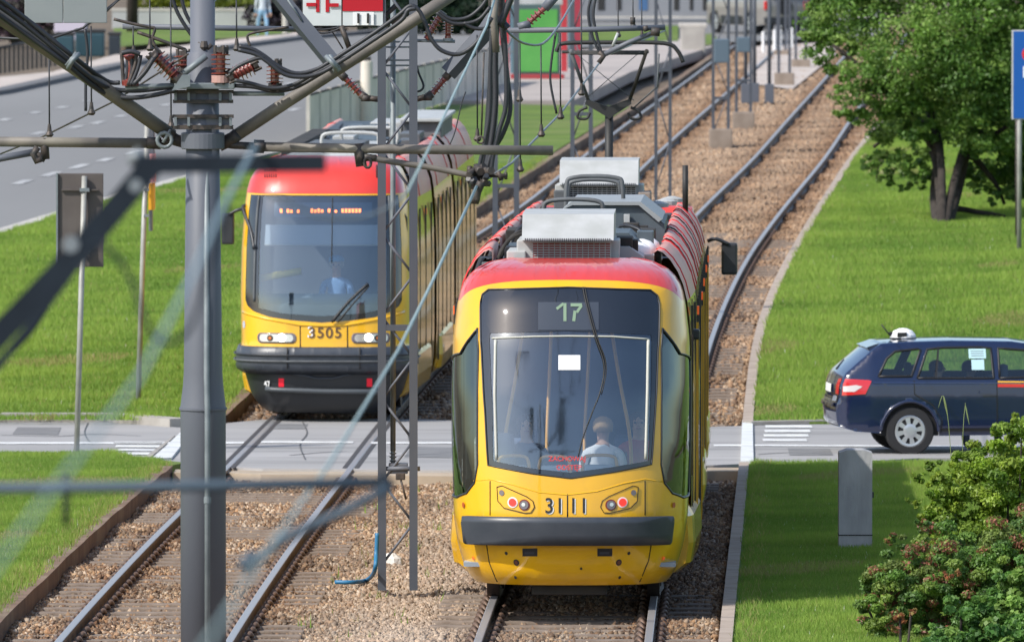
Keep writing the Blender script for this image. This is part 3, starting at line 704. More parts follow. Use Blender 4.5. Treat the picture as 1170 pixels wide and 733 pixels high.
# body behind the nose
k1 = lambda v: lerp(1.0, 1.055, min(1, max(0, (v-2.0)/3.5)))
vend = K1[-1]
def vrange(a, b, st=.6): 
    n = max(2, int((b-a)/st)+1); return list(np.linspace(a, b, n))
def tram_body(T, t, K, k, segs, prof_low, prof_fair, deckz, myel, mred, wz0=1.15, wz1=2.48, pat=None, rib=True, uscale=1.0):
    for i, (a, b) in enumerate(segs):
        T.loft('side_panel', prof_low, vrange(a, b), myel, t, k)
        T.loft('roof_fairing', prof_fair, vrange(a, b), mred, t, k)
        T.loft('roof_deck', [(0, deckz), (prof_fair[-1][0], deckz)], vrange(a, b), m_gry, t, k)
        uw = 1.108
        # window band and doors
        for sg in (-1, 1):
            p = a+.25
            while p < b-.9:
                wd = min(1.35, b-.2-p); door = (pat and int((p-a)/1.5) % 3 == 1)
                z0 = .42 if door else wz0
                mb = MB(T.fn); uk = uw*k(p+.5)+.004
                mb.box((sg*(uk-.03), p, z0), (sg*uk, p+wd, wz1)); o = mb.build('door' if door else 'side_window', m_dglass, t)
                if door:
                    mb = MB(T.fn); mb.box((sg*(uk-.01), p+wd/2-.03, z0), (sg*(uk+.012), p+wd/2+.03, wz1+.05)); mb.box((sg*(uk-.01), p-.04, z0), (sg*(uk+.012), p, wz1+.05)); mb.box((sg*(uk-.01), p+wd, z0), (sg*(uk+.012), p+wd+.04, wz1+.05)); mb.build('door_frame', m_yel, o)
                    mb = MB(T.fn); mb.box((sg*(uk+.0), p+.1, 2.62), (sg*(uk+.02), p+.22, 2.70)); mb.build('door_lamp', m_orange, o)
                p += wd+.14
        for sg in (-1, 1):   # dark joints between the panels and doors
            v = a+.5
            while v < b-.2:
                uk = 1.112*k(v)*(uscale); mb = MB(T.fn); mb.box((sg*(uk-.02), v-.015, .5), (sg*(uk+.0035), v+.015, 2.75)); mb.build('panel_joint', m_blk, t); v += 1.15
        if rib:
            v = a+.9
            while v < b:
                mb = MB(T.fn)
                for sg in (-1, 1):
                    mb.tube([(sg*u*k(v)*1.002, v, z+.002) for u, z in prof_fair[:-1]], .010, 6)
                mb.build('fairing_seam', m_redline, t); v += 3.1
    # bellows between the sections
    for (a0, b0), (a1, b1) in zip(segs, segs[1:]):
        n = 7; mb = MB(T.fn)
        for j in range(n):
            va = lerp(b0, a1, j/n); vb = lerp(b0, a1, (j+1)/n); vm = (va+vb)/2
            ring = lambda v, e: [(sg*u*k(v)*e, v, z) for sg, u, z in [(-1,1.07,.35),(-1,1.09,2.7),(-1,.95,3.1),(1,.95,3.1),(1,1.09,2.7),(1,1.07,.35)]]
            for p, q in ((ring(va,.93), ring(vm,.99)), (ring(vm,.99), ring(vb,.93))):
                mb.add(p+q, [(i, (i+1) % 6, 6+(i+1) % 6, 6+i) for i in range(6)])
        mb.build('bellows', m_blk, t)
prof_low1 = [(.95,.28),(1.06,.38),(1.10,.6),(1.11,1.0),(1.113,2.0),(1.10,2.5),(1.07,2.80)]
prof_fair1 = [(1.07,2.80),(1.03,2.96),(.98,3.08),(.91,3.19),(.84,3.26),(.79,3.28),(.76,3.26),(.755,3.05)]
prof_fair0 = [(1.07,2.80),(1.03,2.96),(.97,3.06),(.90,3.14),(.83,3.18),(.79,3.19),(.76,3.18),(.755,3.05)]
segs1 = [(2.35, 6.6), (7.4, 12.2), (13.0, 19.0), (19.8, 24.8), (25.6, vend)]
tram_body(T1, t1, K1, k1, segs1, prof_low1, prof_fair1, 3.06, m_yel, m_redf, pat=True)
# bulging bogie skirts, underframe, wheels
def bogies(T, t, cs, k, w=1.0):
    for c in cs:
        for sg in (-1, 1):
            mb = MB(T.fn); pr = [(1.03,1.0),(1.135*w,.80),(1.15*w,.55),(1.12*w,.36),(1.0,.27)]; vl = [c-1.75,c-1.6,c-1.3,c,c+1.3,c+1.6,c+1.75]; ks = [.95,.99,1,1,1,.99,.95]
            vs = [(sg*u*k(v)*q, v, z) for v, q in zip(vl, ks) for u, z in pr]; n = len(pr)
            mb.add(vs, [(i*n+j, i*n+j+1, (i+1)*n+j+1, (i+1)*n+j) for i in range(len(vl)-1) for j in range(n-1)]+[tuple(range(n)), tuple(range((len(vl)-1)*n, len(vl)*n))], False)
            mb.build('bogie_skirt', m_yel, t)
            for dv in (-.9, .9):
                mb = MB(T.fn); mb.box((sg*.72, c+dv-.06, .02), (sg*.80, c+dv+.06, .1))
                mb = MB(); p = Vector(T.fn(sg*.76, c+dv, .3)); q = Vector(T.fn(sg*.86, c+dv, .3)); mb.disc(p, q-p, .30, .11, 24); mb.disc(p-(q-p).normalized()*.05, q-p, .325, .03, 24); mb.build('wheel', mat('wheel_steel', (.10,.08,.07), .5, .6), t)
        mb = MB(T.fn); mb.box((-.68, c-1.3, .18), (.68, c+1.3, .5)); mb.build('bogie_frame', m_dk, t)
bogies(T1, t1, [3.6, 16.0, 28.5], k1)
mb = MB(T1.fn)
for a, b in segs1: mb.box((-.95, max(a,.9), .33), (.95, b, .42))
mb.build('underframe', m_dk, t1)
mb = MB(T1.fn); mb.box((-1.1, vend, .3), (1.1, vend+.25, 3.0), .08); mb.build('end_wall', m_yel, t1)
mb = MB(T1.fn); mb.box((-1.0, vend-.3, 2.96), (1.0, vend+.2, 3.22), .08); mb.build('end_dome', m_red, t1)
mb = MB(T1.fn); mb.box((-.35, .35, .14), (.35, .7, .24), .02); mb.build('coupler', m_dk, t1)
# interior
mb = MB(T1.fn); mb.box((-.98, .4, .40), (.98, 6.4, .44)); mb.build('cabin_floor', m_int, t1)
mb = MB(T1.fn); mb.box((-.95, .9, 2.75), (.95, 6.4, 2.80)); mb.build('cabin_ceiling', m_cream, t1)
mb = MB(T1.fn); mb.box((-.98, 6.3, .40), (.98, 6.35, 2.8)); mb.build('partition', m_int, t1)
for sg in (-1, 1):
    T1.line('cream_post', [FZ(*p) for p in ([(566,388),(565,450),(567,525)] if sg < 0 else [(741,388),(740,450),(738,524)])], .015, m_cream, t1, off=-.004)
T1.line('cream_header', [FZ(*p) for p in [(562,386),(610,384),(650,383.5),(700,384),(742,387)]], .009, m_cream, t1, off=-.004)
for (xa, xb, yt) in ((567,604,523),(614,651,524),(664,705,523)):
    a = FZ(xa, 540); b = FZ(xb, 540); zt = FZ(xa, yt)[1]; v_ = .55
    mb = MB(T1.fn); mb.tube(arc_pts([(a[0],v_,zt-.25),(a[0]+.01,v_,zt-.06),(a[0]+.06,v_,zt),(b[0]-.06,v_,zt),(b[0]-.01,v_,zt-.06),(b[0],v_,zt-.25)], 5), .016, 8); mb.build('seat_handle', m_hand, t1)
    mb = MB(T1.fn); mb.box((a[0]+.02, v_-.03, 1.0), (b[0]-.02, v_+.06, zt-.08), .03); mb.box((a[0], v_, .88), (b[0], v_+.45, .96), .03); mb.build('seat', mat('seat_pale', (.45,.52,.60), .7), t1)  # seats coloured pale to imitate pale reflections in the windscreen
for (u0, u1, v_) in ((-.62,-.42,1.2),(.55,.34,1.6),(-.25,-.2,2.6),(.1,.16,3.0)):
    mb = MB(T1.fn); mb.tube(arc_pts([(u0,v_,.9),(u0,v_,1.5),(lerp(u0,u1,.5),v_,2.1),(u1,v_,2.75)], 5), .017, 8); mb.build('handrail_pole', m_hand, t1)
mb = MB(T1.fn); mb.box((-.74,.62,1.0), (-.52,.9,1.62), .06); mb.build('seat', m_seat, t1)
for u_, v_ in ((-.6,2.2),(.6,2.2),(-.6,3.2),(.6,3.2),(.6,4.2),(-.6,4.2)):
    mb = MB(T1.fn); mb.box((u_-.22, v_, .84), (u_+.22, v_+.4, .92), .03); mb.box((u_-.22, v_+.38, .84), (u_+.22, v_+.45, 1.5), .03); mb.build('seat', m_seat, t1)
h_br = mat('hair_brown', (.06,.035,.02), .7); h_gr = mat('hair_grey', (.35,.33,.3), .7); h_bl = mat('hair_fair', (.35,.22,.1), .7)
seated_person('person', T1.fn, .30, 1.0, .95, 'seated passenger in a white top behind the lower right of the windscreen of tram 3111', mat('cloth_white', (.75,.75,.77), .8), h_bl, face=1, scale=.95)
seated_person('person', T1.fn, -.42, 1.5, .95, 'seated passenger in a dark jacket behind the left of the windscreen of tram 3111', mat('cloth_navy', (.05,.06,.10), .8), h_br, face=-1, scale=.95)
seated_person('person', T1.fn, .62, 2.2, .95, 'passenger in a brick red top deep inside tram 3111', mat('cloth_red', (.40,.08,.08), .8), h_br, face=-1, scale=.95)
# mirror at the far cab
def mirror(T, t, u, v, z, sg, w_=.19, h_=.38, arm=.16):
    mb = MB(T.fn); mb.tube(arc_pts([(u,v,z+h_*.55),(u+sg*arm*.6,v-.02,z+h_*.62),(u+sg*(arm+w_*.45),v,z+h_*.45)],4), .022, 8); o = mb.build('mirror_arm', m_blk, t)
    mb = MB(T.fn); mb.box((u+sg*arm, v, z-h_/2), (u+sg*(arm+w_), v+.1, z+h_/2), .03); mb.build('mirror_housing', m_blk, o)
mirror(T1, t1, 1.17, vend-2.0, 2.62, 1)
mb = MB(T1.fn); mb.box((1.11, 2.9, 2.42), (1.19, 3.05, 2.52), .02); mb.build('side_camera', m_blk, t1)
# roof equipment
def tb(T, t, name, m, u0, u1, v0, v1, z0, z1, bev=.015, label=None):
    mb = MB(T.fn); mb.box((u0,v0,z0),(u1,v1,z1), bev); return mb.build(name, m, t, label)
def ac_unit(T, t, uc, w_, v, z, L=1.7, grille=True, red=False, h0=.20, h1=.22):
    o = tb(T, t, 'air_conditioner', m_alu, uc-w_*.56, uc+w_*.56, v+.25, v+L, z, z+h0)
    mb = MB(T.fn); mb.prism([(v+.1, z+h0), (v+.45, z+h0+h1), (v+L, z+h0+h1+.02), (v+L, z+h0)], 0, uc-w_/2, uc+w_/2); mb.build('lid', m_alu, o)
    if grille:
        tb(T, t, 'grille_recess', mat('grille_red', (.34,.05,.045), .6) if red else m_dk, uc-w_*.38, uc+w_*.46, v+.2, v+.26, z+.01, z+h0-.02, 0)
        mb = MB(T.fn)
        for i in range(9):
            zz = z+.015+(h0-.04)*i/8; mb.box((uc-w_*.39, v+.17, zz-.004), (uc+w_*.47, v+.185, zz+.004))
        for i in range(15):
            uu_ = uc-w_*.39+w_*.86*i/14; mb.box((uu_-.003, v+.16, z), (uu_+.003, v+.172, z+h0-.01))
        mb.build('grille', m_alu, o)
        mb = MB(T.fn)
        for i in range(40): uu_ = uc-w_*.46+w_*.92*i/39; mb.box((uu_-.006, v+.06, z+h0-.012), (uu_+.006, v+.10, z+h0+.02))
        mb.build('comb_strip', m_gry, o)
    return o
ac_unit(T1, t1, -.045, .86, 1.9, 3.16, L=1.9, red=True, h0=.22, h1=.24)
tb(T1, t1, 'roof_box', m_alu, -.62, -.44, 2.1, 3.4, 3.1, 3.28); tb(T1, t1, 'roof_tray', m_gry, -.86, -.6, 2.3, 3.3, 3.06, 3.17); tb(T1, t1, 'roof_tray', m_gry, .44, .80, 2.1, 2.5, 3.06, 3.15)
for i in range(5): tb(T1, t1, 'cable_tray', m_alu if i % 2 else m_gry, .40, .78, 2.7+i*1.1, 3.2+i*1.1, 3.08, 3.17+.03*(i % 2), .01)
mb = MB(T1.fn); mb.prism([(.33,3.08),(.33,3.40),(.50,3.40),(.70,3.22),(.70,3.08)], 1, 4.2, 6.3); mb.build('roof_box', m_blg, t1)
mb = MB(T1.fn); mb.prism([(.30,3.08),(.30,3.30),(.52,3.30),(.66,3.20),(.66,3.08)], 1, 2.9, 3.9); mb.build('roof_box', m_alu, t1)
for (u_, v_) in ((.70,5.2),(.72,6.4),(.66,4.1)):
    mb = MB(); mb.lathe(T1.fn(u_-.08, v_, 3.14), (0,0,1), [(0,.10),(.03,.14),(.07,.15),(.12,.13),(.16,.08),(.18,.02)], 18); mb.sm = [True]*len(mb.sm); mb.build('insulator', m_white, t1)
mb = MB(T1.fn); mb.prism([(-.28,3.1),(-.28,3.42),(-.16,3.56),(.55,3.56),(.80,3.36),(.80,3.1)], 1, 10.2, 14.5); o_ = mb.build('transformer_box', m_blg, t1)
mb = MB(T1.fn); mb.prism([(-.24,3.50),(-.14,3.585),(.56,3.585),(.78,3.41),(.74,3.38),(.54,3.55),(-.13,3.55)], 1, 10.15, 14.6); mb.build('box_lid', mat('lid_grey', (.27,.29,.30), .5), o_)
for u_ in (.0, .42): tb(T1, t1, 'latch', m_alu, u_-.03, u_+.03, 10.1, 10.18, 3.30, 3.46, .005)
mb = MB(T1.fn); mb.prism([(-.62,3.1),(-.62,3.25),(-.35,3.48),(.1,3.48),(.1,3.1)], 1, 9.0, 11.8); mb.build('roof_box', m_gry, t1)
for (ua, ub, v_, zt) in ((-.40,.20,8.8,3.62),(-.22,.36,12.0,3.80),(-.25,.30,15.2,3.72)):
    mb = MB(T1.fn); mb.tube(arc_pts([(ua,v_,3.1),(ua,v_,zt-.12),(ua+.08,v_,zt),(ub-.08,v_,zt),(ub,v_,zt-.12),(ub,v_+.1,3.1)], 5), .022, 8); mb.build('pipe_loop', m_gry, t1)
for i in range(9):
    u_ = random.uniform(-.66,-.45); v_ = 4+i*2.3; tb(T1, t1, 'equipment_case', random.choice([m_dk, m_blk, m_gry, m_dk]), u_-.16, u_+.12, v_, v_+1.5, 3.08, 3.22+random.random()*.12)
    u_ = random.uniform(.55,.68); tb(T1, t1, 'equipment_case', random.choice([m_dk, m_blk, m_alu, m_gry]), u_-.14, u_+.1, v_+2.5, v_+3.8, 3.08, 3.18+random.random()*.1)
for i in range(34):
    sd = random.choice((-1, 1)); u_ = sd*random.uniform(.42,.66); v_ = random.uniform(3.0, 21); hh = random.uniform(.06,.26)
    tb(T1, t1, random.choice(['cable_clamp_block','switch_case','terminal_box']), random.choice([m_dk, m_blk, m_gry, m_blg, m_alu, m_dk]), u_-.08, u_+.08, v_, v_+random.uniform(.3,.9), 3.08, 3.14+hh, .01)
for i in range(12):
    v_ = 2.6+i*1.7; sd = random.choice((-1,1)); mb = MB(T1.fn); mb.tube(arc_pts([(sd*.74,v_,3.12),(sd*.62,v_+.1,3.36),(sd*.40,v_+.3,3.42),(sd*.30,v_+.5,3.2)],4), .018, 6); mb.build('roof_cable', random.choice([m_blk, m_dk, m_gry]), t1)
for i in range(7):
    mb = MB(T1.fn); v_ = 3+i*2.1; u_ = random.uniform(-.7,.7); mb.tube(arc_pts([(u_,v_,3.1),(u_+.12,v_+.5,3.3),(u_+.05,v_+1.2,3.2),(u_-.1,v_+1.9,3.1)],5), .016, 6); mb.build('roof_cable', m_blk, t1)
o_ = ac_unit(T1, t1, -.02, .88, 22.3, 3.36, L=1.9, red=False, h0=.22, h1=.27)
tb(T1, t1, 'roof_box', m_gry, -.52, -.36, 22.2, 23.4, 3.08, 3.52); tb(T1, t1, 'roof_box', mat('bracket_brown', (.22,.18,.15), .7), .42, .56, 22.2, 23.6, 3.08, 3.50); tb(T1, t1, 'equipment_case', m_dk, -.30, .42, 22.6, 24.2, 3.08, 3.36)
for u_, v_ in ((-.46, 24.5), (.92, 27.0)): mb = MB(T1.fn); mb.tube([(u_,v_,3.2),(u_,v_,3.75)], .035, 10); mb.build('antenna', m_num, t1)
for u_, v_ in ((.62,24),(.70,26),(.76,28)): mb = MB(); mb.lathe(T1.fn(u_, v_, 3.3), (0,0,1), [(0,.03),(.01,.13),(.05,.13),(.08,.03)], 14); mb.build('roof_fan', m_alu, t1)
# pantograph
PV = 26.5
pg = MB(T1.fn); pg.tube([(.04,PV,3.2),(.04,PV+.3,4.42)], .05, 10); pa = pg.build('pantograph_mast', m_num, t1)
tb(T1, t1, 'pantograph_base', m_dk, -.45, .5, PV-.8, PV+.8, 3.2, 3.34)
mb = MB(T1.fn); mb.prism([(-.22,4.52),(-.24,4.46),(.0,4.32),(.04,4.28),(.08,4.32),(.30,4.46),(.28,4.52),(.12,4.46),(.04,4.43),(-.06,4.46)], 1, PV+.2, PV+.32); mb.build('pantograph_knuckle', m_num, t1)
mb = MB(T1.fn)
for sg in (-1, 1): mb.tube(arc_pts([(.04+sg*.25,PV+.25,4.42),(.04+sg*.34,PV+.25,4.38),(.04+sg*.36,PV+.25,4.30),(.04+sg*.26,PV+.25,4.29),(.04+sg*.22,PV+.25,4.36)],4), .018, 6)
mb.build('pantograph_spring', m_num, t1)
ZH = 5.16
for sg in (-1, 1):
    mb = MB(T1.fn); mb.tube([(.04+sg*.23,PV+.25,4.48),(.04+sg*.44,PV-.2,ZH-.08)], .022, 8); mb.build('pantograph_arm', m_dk if sg > 0 else m_gry, t1)
mb = MB(T1.fn); mb.tube(arc_pts([(-.56,PV-.2,ZH-.10),(-.54,PV-.2,ZH-.05),(-.46,PV-.2,ZH),(.1,PV-.2,ZH+.01),(.68,PV-.2,ZH),(.83,PV-.2,ZH-.08),(.90,PV-.2,ZH-.22)],4), .024, 8); mb.build('pantograph_head', m_num, t1)
mb = MB(T1.fn); mb.tube([(-.5,PV+.1,ZH-.1),(.5,PV+.1,ZH-.1)], .018, 8); mb.tube([(-.4,PV-.2,ZH-.12),(.45,PV-.2,ZH-.12)], .015, 6); mb.build('pantograph_bar', m_num, t1)
mb = MB(T1.fn); mb.tube([(-.25,PV+.2,4.5),(.4,PV,ZH-.1)], .005, 4); mb.tube([(.33,PV+.2,4.5),(-.36,PV,ZH-.1)], .005, 4); mb.tube([(.33,PV+.25,4.42),(.60,PV-.1,ZH-.5),(.62,PV-.2,ZH-.12)], .010, 5); mb.build('pantograph_stay', m_gry, t1)
# ---- second tram: number 3505, coming toward the camera on the left track
prof2 = (np.array([.12,.2,.35,.55,.66,.70,.95,1.0,1.3,1.7,2.3,2.8,3.05,3.2,3.32,3.42,3.48,3.50]),
         np.array([.80,.90,1.0,1.06,1.09,1.17,1.17,1.13,1.135,1.14,1.13,1.10,1.07,1.03,.97,.88,.76,.6]),
         np.array([.34,.22,.15,.12,.11,.0,.0,.05,.07,.10,.20,.30,.37,.45,.56,.75,1.05,1.5]))
yf2 = G(369, 483).y
K2 = [0, 6.0, 11.5, 17.5]
T2 = Tram(track_l, yf2, K2, 1.13, prof2, 3.3, 1.0, x0=(370-585)/84.9)
t2 = empty('tram', T2.fn(0, 0, 0), 'yellow tram with red dome, dark bumper and number 3505 coming up on the left track', 'tram')
def F2(px, py): 
    sa, z = T2.sz(px, py); return (T2.surf(sa, z)[0], z)
S2 = T2.send+.6; sg2 = np.linspace(-S2, S2, 41)
zt = T2.sz(370, 221.5)[1]
def zb(px, py): return T2.sz(px, py)[1]
# windscreen opening: from left of the front round to the right, curved sill
WS = 1.045
wsp = [(-WS, zb(370,344)),(-WS+.03, zb(370,350)),(-.93, zb(370,356)),(-.7, zb(370,362.5)),(-.4, zb(370,366)),(0, zb(370,368.5)),(.4, zb(370,366)),(.7, zb(370,362.5)),(.93, zb(370,356)),(WS-.03, zb(370,350)),(WS, zb(370,344))]
ws = [(T2.u2s(a, 1.6), b) for a, b in wsp]
ws = ws+[(ws[-1][0], zt-.02), (ws[0][0], zt-.02)]
zbump = zb(370, 398)
T2.patch('body', [[(x, zbump) for x in sg2]+[(x, zt) for x in sg2[::-1]], ws], m_yel, t2, conv=False, grid=.06)
T2.patch('roof_front', [[(x, zt+.001) for x in sg2]+[(x, 3.50) for x in sg2[::-1]]], m_red, t2, conv=False, grid=.05)
T2.patch('bumper', [[(x, .66) for x in sg2]+[(x, zbump) for x in sg2[::-1]]], m_bump, t2, conv=False, off=.03, grid=.05, thick=.02)
T2.patch('apron', [[(x, .12) for x in sg2]+[(x, .665) for x in sg2[::-1]]], mat('apron_black', (.022,.024,.028), .42), t2, conv=False, grid=.05)
ia = T2.u2s(.86, 1.6)
gl = [(-ia, zb(370,352)),(-ia*.6, zb(370,358)),(0, zb(370,361)),(ia*.6, zb(370,358)),(ia, zb(370,352)),(ia, zt-.03),(-ia, zt-.03)]
T2.patch('windscreen_frame', [ws, gl], m_dglass, t2, off=-.004, conv=False, grid=.06)
T2.patch('windscreen', [gl], m_glass2, t2, off=-.008, conv=False, grid=.08)
for sg in (-1, 1):
    T2.patch('corner_window', [[(sg*a, b) for a, b in [(T2.send-.05,1.75),(T2.send+.5,1.75),(T2.send+.5,2.9),(T2.send-.05,2.9)]]], m_dglass, t2, off=.004, conv=False, grid=.1)
    T2.line('pillar_strip', [(sg*(ia+.07), 1.6),(sg*(ia+.07), 3.0)], .018, m_gry, t2, off=.0, conv=False)
T2.line('bumper_groove', [(x, .82) for x in sg2], .014, m_gry, t2, off=.05, conv=False); T2.line('bumper_groove', [(x, .90) for x in sg2], .012, m_blk, t2, off=.05, conv=False)
for pts in ([(343,371),(343,398)],[(397,371),(397,398)]): T2.line('panel_gap', [F2(*p) for p in pts], .008, m_gaparea, t2, off=.0)
for px in (329, 411): T2.line('bumper_seam', [F2(px,400), F2(px,421)], .008, m_gaparea, t2, off=.05)
T2.line('brow', [F2(*p) for p in [(277,356),(300,363),(343,371),(370,372),(397,371),(440,363),(462,356)]], .022, m_yel, t2, off=-.004)
for sx in (0, 1):
    mx = (lambda x: 740-x) if sx else (lambda x: x)
    sa0 = T2.sz(mx(294.5), 386)[0]; sa1 = T2.sz(mx(338.5), 386)[0]; zc = zb(mx(316), 386)
    hl = T2.patch('headlight', [rrect(min(sa0,sa1), max(sa0,sa1), zc-.068, zc+.068, .06)], m_lampglass, t2, off=.01, conv=False, thick=.02)
    T2.patch('reflector', [rrect(min(sa0,sa1)+.04, max(sa0,sa1)-.04, zc-.05, zc+.05, .045)], m_chrome, hl, off=.014, conv=False)
    T2.spot('dipped_beam', mx(322) if not sx else 421, 385.5, .052, m_lamp_on, hl, .02)
    T2.spot('dark_lamp', mx(309), 386, .042, m_dk, hl, .02); T2.spot('amber_lamp', mx(309), 386, .022, mat('amber', (.5,.14,.03), .2), hl, .024)
    mb = MB(T2.fn); a, b = (299.5, 305.5) if not sx else (420, 426.5); 
    T2.patch('reflector_red', [[T2.sz(*p) for p in [(318.5,432),(324.5,432),(324.5,441.5),(318.5,441.5)]] if not sx else [T2.sz(*p) for p in [(419,432),(425,432),(425,441.5),(419,441.5)]]], emis('reflector_red', (.75,.01,.03), .15), t2, off=.006, conv=False)
mb = MB(T2.fn); 
T2.line('tow_bar', [F2(*p) for p in [(306,443),(320,444),(370,446),(420,446),(438,447)]], .035, mat('bar_grey', (.07,.08,.09), .45), t2, off=.05)
T2.line('apron_crease', [F2(*p) for p in [(335,427),(350,429),(362,432),(380,432),(392,429),(405,427)]], .015, m_bump, t2, off=.01)
T2.text('apron_number', '47', 306, 438, .10, m_white, t2, off=.02, bold=.002)
for k, (ch, px) in enumerate((('3',356.5),('5',366.3),('0',376.2),('5',386.3))):
    if k == 0: T2.text('number_shadow', ch, px-1.5, 380, .20, m_white, t2, off=.004, bold=.004)
    T2.text('number', ch, px, 380.5, .20, mat('number_brown', (.10,.05,.02), .6), t2, off=.009, bold=.002)
T2.spot('city_crest', 279, 370.5, .05, mat('crest_grey', (.45,.45,.5), .5), t2, .006)
# LED line of the destination display: rows of lit dots, unreadable in the photograph
db = T2.patch('destination_display', [[T2.sz(*p) for p in [(312,230),(426,230),(426,247),(312,247)]]], mat('display_far', (.10,.14,.18), .3), t2, off=-.05, conv=False)
led = emis('led_orange', (1.0,.24,.08), 1.6)
x_ = 320
for ch in [3,0,3,2,0,2,0,0,0,3,2,3,2,0,3,0,1,0,3,3,3,3,3,3]:
    if ch:
        hgt = [0, 2, 3, 5][ch]
        T2.patch('display_letter', [[T2.sz(*p) for p in [(x_,241-hgt*.5),(x_+2.6,241-hgt*.5),(x_+2.6,241+2),(x_,241+2)]]], led, db, off=.003, conv=False, grid=1)
    x_ += 3.9
wp = [F2(*p) for p in [(379,368),(398,345),(420,324.5)]]
T2.line('wiper', wp, .02, m_num, t2, off=.05); T2.line('wiper', [F2(*p) for p in [(386,368),(405,345),(421,327)]], .012, m_num, t2, off=.05)
T2.line('wiper', [F2(*p) for p in [(380,226),(379.5,260),(379,300)]], .007, m_num, t2, off=.02)
# louvres on the dome
for px in (303,305.5,308,310.5,313,315.5): T2.line('dome_louvre', [F2(px,193),F2(px,203)], .008, m_gaparea, t2, off=.004)
for px in (430.5,434.5): T2.line('dome_louvre', [F2(px,189),F2(px,203)], .010, m_gaparea, t2, off=.004)
mirror(T2, t2, -1.02, .75, 2.55, -1, .17, .42, .20)
mb = MB(T2.fn); mb.tube(arc_pts([(-1.02,.8,2.85),(-1.1,.75,2.83),(-.98,.5,2.55),(-.92,.35,2.3)],5), .025, 8); mb.build('mirror_cable', m_blk, t2)
mirror(T2, t2, 1.02, .75, 2.55, 1, .05, .35, .03)
k2 = lambda v: lerp(1.0, 1.03, min(1, max(0, (v-2.0)/3.5)))
prof_low2 = [(1.0,.28),(1.09,.38),(1.13,.6),(1.14,1.0),(1.14,2.0),(1.13,2.5),(1.10,2.9)]
prof_fair2 = [(1.10,2.9),(1.08,3.05),(1.03,3.2),(.97,3.32),(.89,3.41),(.82,3.44),(.78,3.42),(.775,3.2)]
segs2 = [(2.35,5.7),(6.3,11.2),(11.8,17.5)]
tram_body(T2, t2, K2, k2, segs2, prof_low2, prof_fair2, 3.22, m_yel, m_redf, pat=True, uscale=1.028)
bogies(T2, t2, [3.2, 9.0, 15.0], k2, 1.03)
mb = MB(T2.fn)
for a, b in segs2: mb.box((-.95, max(a,.9), .33), (.95, b, .42))
mb.build('underframe', m_dk, t2)
mb = MB(T2.fn); mb.box((-1.05, 17.45, .3), (1.05, 17.65, 3.2), .05); mb.build('end_wall', m_yel, t2)
mb = MB(T2.fn); mb.box((-1.0,.6,1.0),(1.0,2.6,1.05)); mb.box((-1.0,2.6,.5),(1.0,2.65,3.2)); mb.build('cab_back_wall', mat('cab_back_dark', (.07,.08,.09), .8), t2)
mb = MB(T2.fn); mb.box((-.95,.9,3.1),(.95,2.6,3.15)); mb.build('cabin_ceiling', m_int, t2)
T2.line('sun_blind', [F2(*p) for p in [(300,279),(440,279)]], .012, m_cream, t2, off=-.06)
T2.patch('blind_cloth', [[(-ia+.04,T2.sz(370,279)[1]),(ia-.04,T2.sz(370,279)[1]),(ia-.04,T2.sz(370,256)[1]),(-ia+.04,T2.sz(370,256)[1])]], mat('blind', (.42,.46,.50), .8), t2, off=-.07, conv=False)
mb = MB(T2.fn); mb.prism([(.35,1.2),(.5,1.55),(.9,1.68),(1.1,1.6),(1.1,1.2)], 0, -.85, .9); mb.build('dashboard', mat('dash_grey', (.20,.26,.31), .8), t2)
mb = MB(T2.fn); mb.tube([(-.86,.5,1.9),(-.3,.48,2.0)], .05, 8); mb.build('cab_hose', mat('yellow_cloth', (.65,.5,.1), .8), t2)
seated_person('person', T2.fn, .12, 1.25, 1.30, 'tram driver in a light blue shirt and blue cap behind the windscreen of tram 3505', mat('cloth_lightblue', (.25,.40,.65), .8), h_gr, face=-1, cap=mat('cap_blue', (.05,.25,.55), .7))
# roof equipment of the second tram
for (ua, ub, v_, z0, z1) in ((-.12,.62,2.3,3.5,3.78),(-.1,.65,6.0,3.48,3.74)):
    mb = MB(T2.fn); mb.tube(arc_pts([(ua-.0,v_,z0+.02),(ua-.03,v_,z1-.08),(ua+.08,v_,z1),(ub-.08,v_,z1),(ub,v_,z1-.08),(ub-.02,v_,z0+.05),(ub-.1,v_,z0),(ua+.1,v_,z0),(ua,v_,z0+.03)],4), .026, 8); mb.tube([(.25,v_,3.3),(.25,v_,z0)], .05, 6); mb.build('roof_rail', m_alu, t2)
tb(T2, t2, 'roof_tray', m_alu, -.6, .7, 1.9, 3.0, 3.42, 3.5); tb(T2, t2, 'roof_box', m_gry, -.45, .3, 3.6, 5.4, 3.3, 3.6); tb(T2, t2, 'roof_box', m_alu, .35, .72, 3.4, 4.4, 3.3, 3.55)
tb(T2, t2, 'roof_box', m_gry,   .40, .95, 12.0, 15.0, 3.3, 3.62); tb(T2, t2, 'box_lid', m_alu, .36, .99, 11.9, 15.1, 3.61, 3.66); tb(T2, t2, 'roof_box', m_blg, -.5, .25, 8.0, 10.4, 3.3, 3.5)
tb(T2, t2, 'equipment_case', m_dk, -.75, -.5, 3.0, 9.5, 3.3, 3.6); tb(T2, t2, 'equipment_case', m_blk, -.7, -.1, 12, 15, 3.3, 3.5); tb(T2, t2, 'air_conditioner', m_alu, -.1, .35, 12.5, 14.0, 3.3, 3.58)
for i in range(10):
    u_ = random.uniform(-.6,.5); v_ = random.uniform(3,16); tb(T2, t2, 'equipment_case', random.choice([m_dk, m_gry, m_alu, m_blk]), u_, u_+.3, v_, v_+1.2, 3.25, 3.4+random.random()*.2)
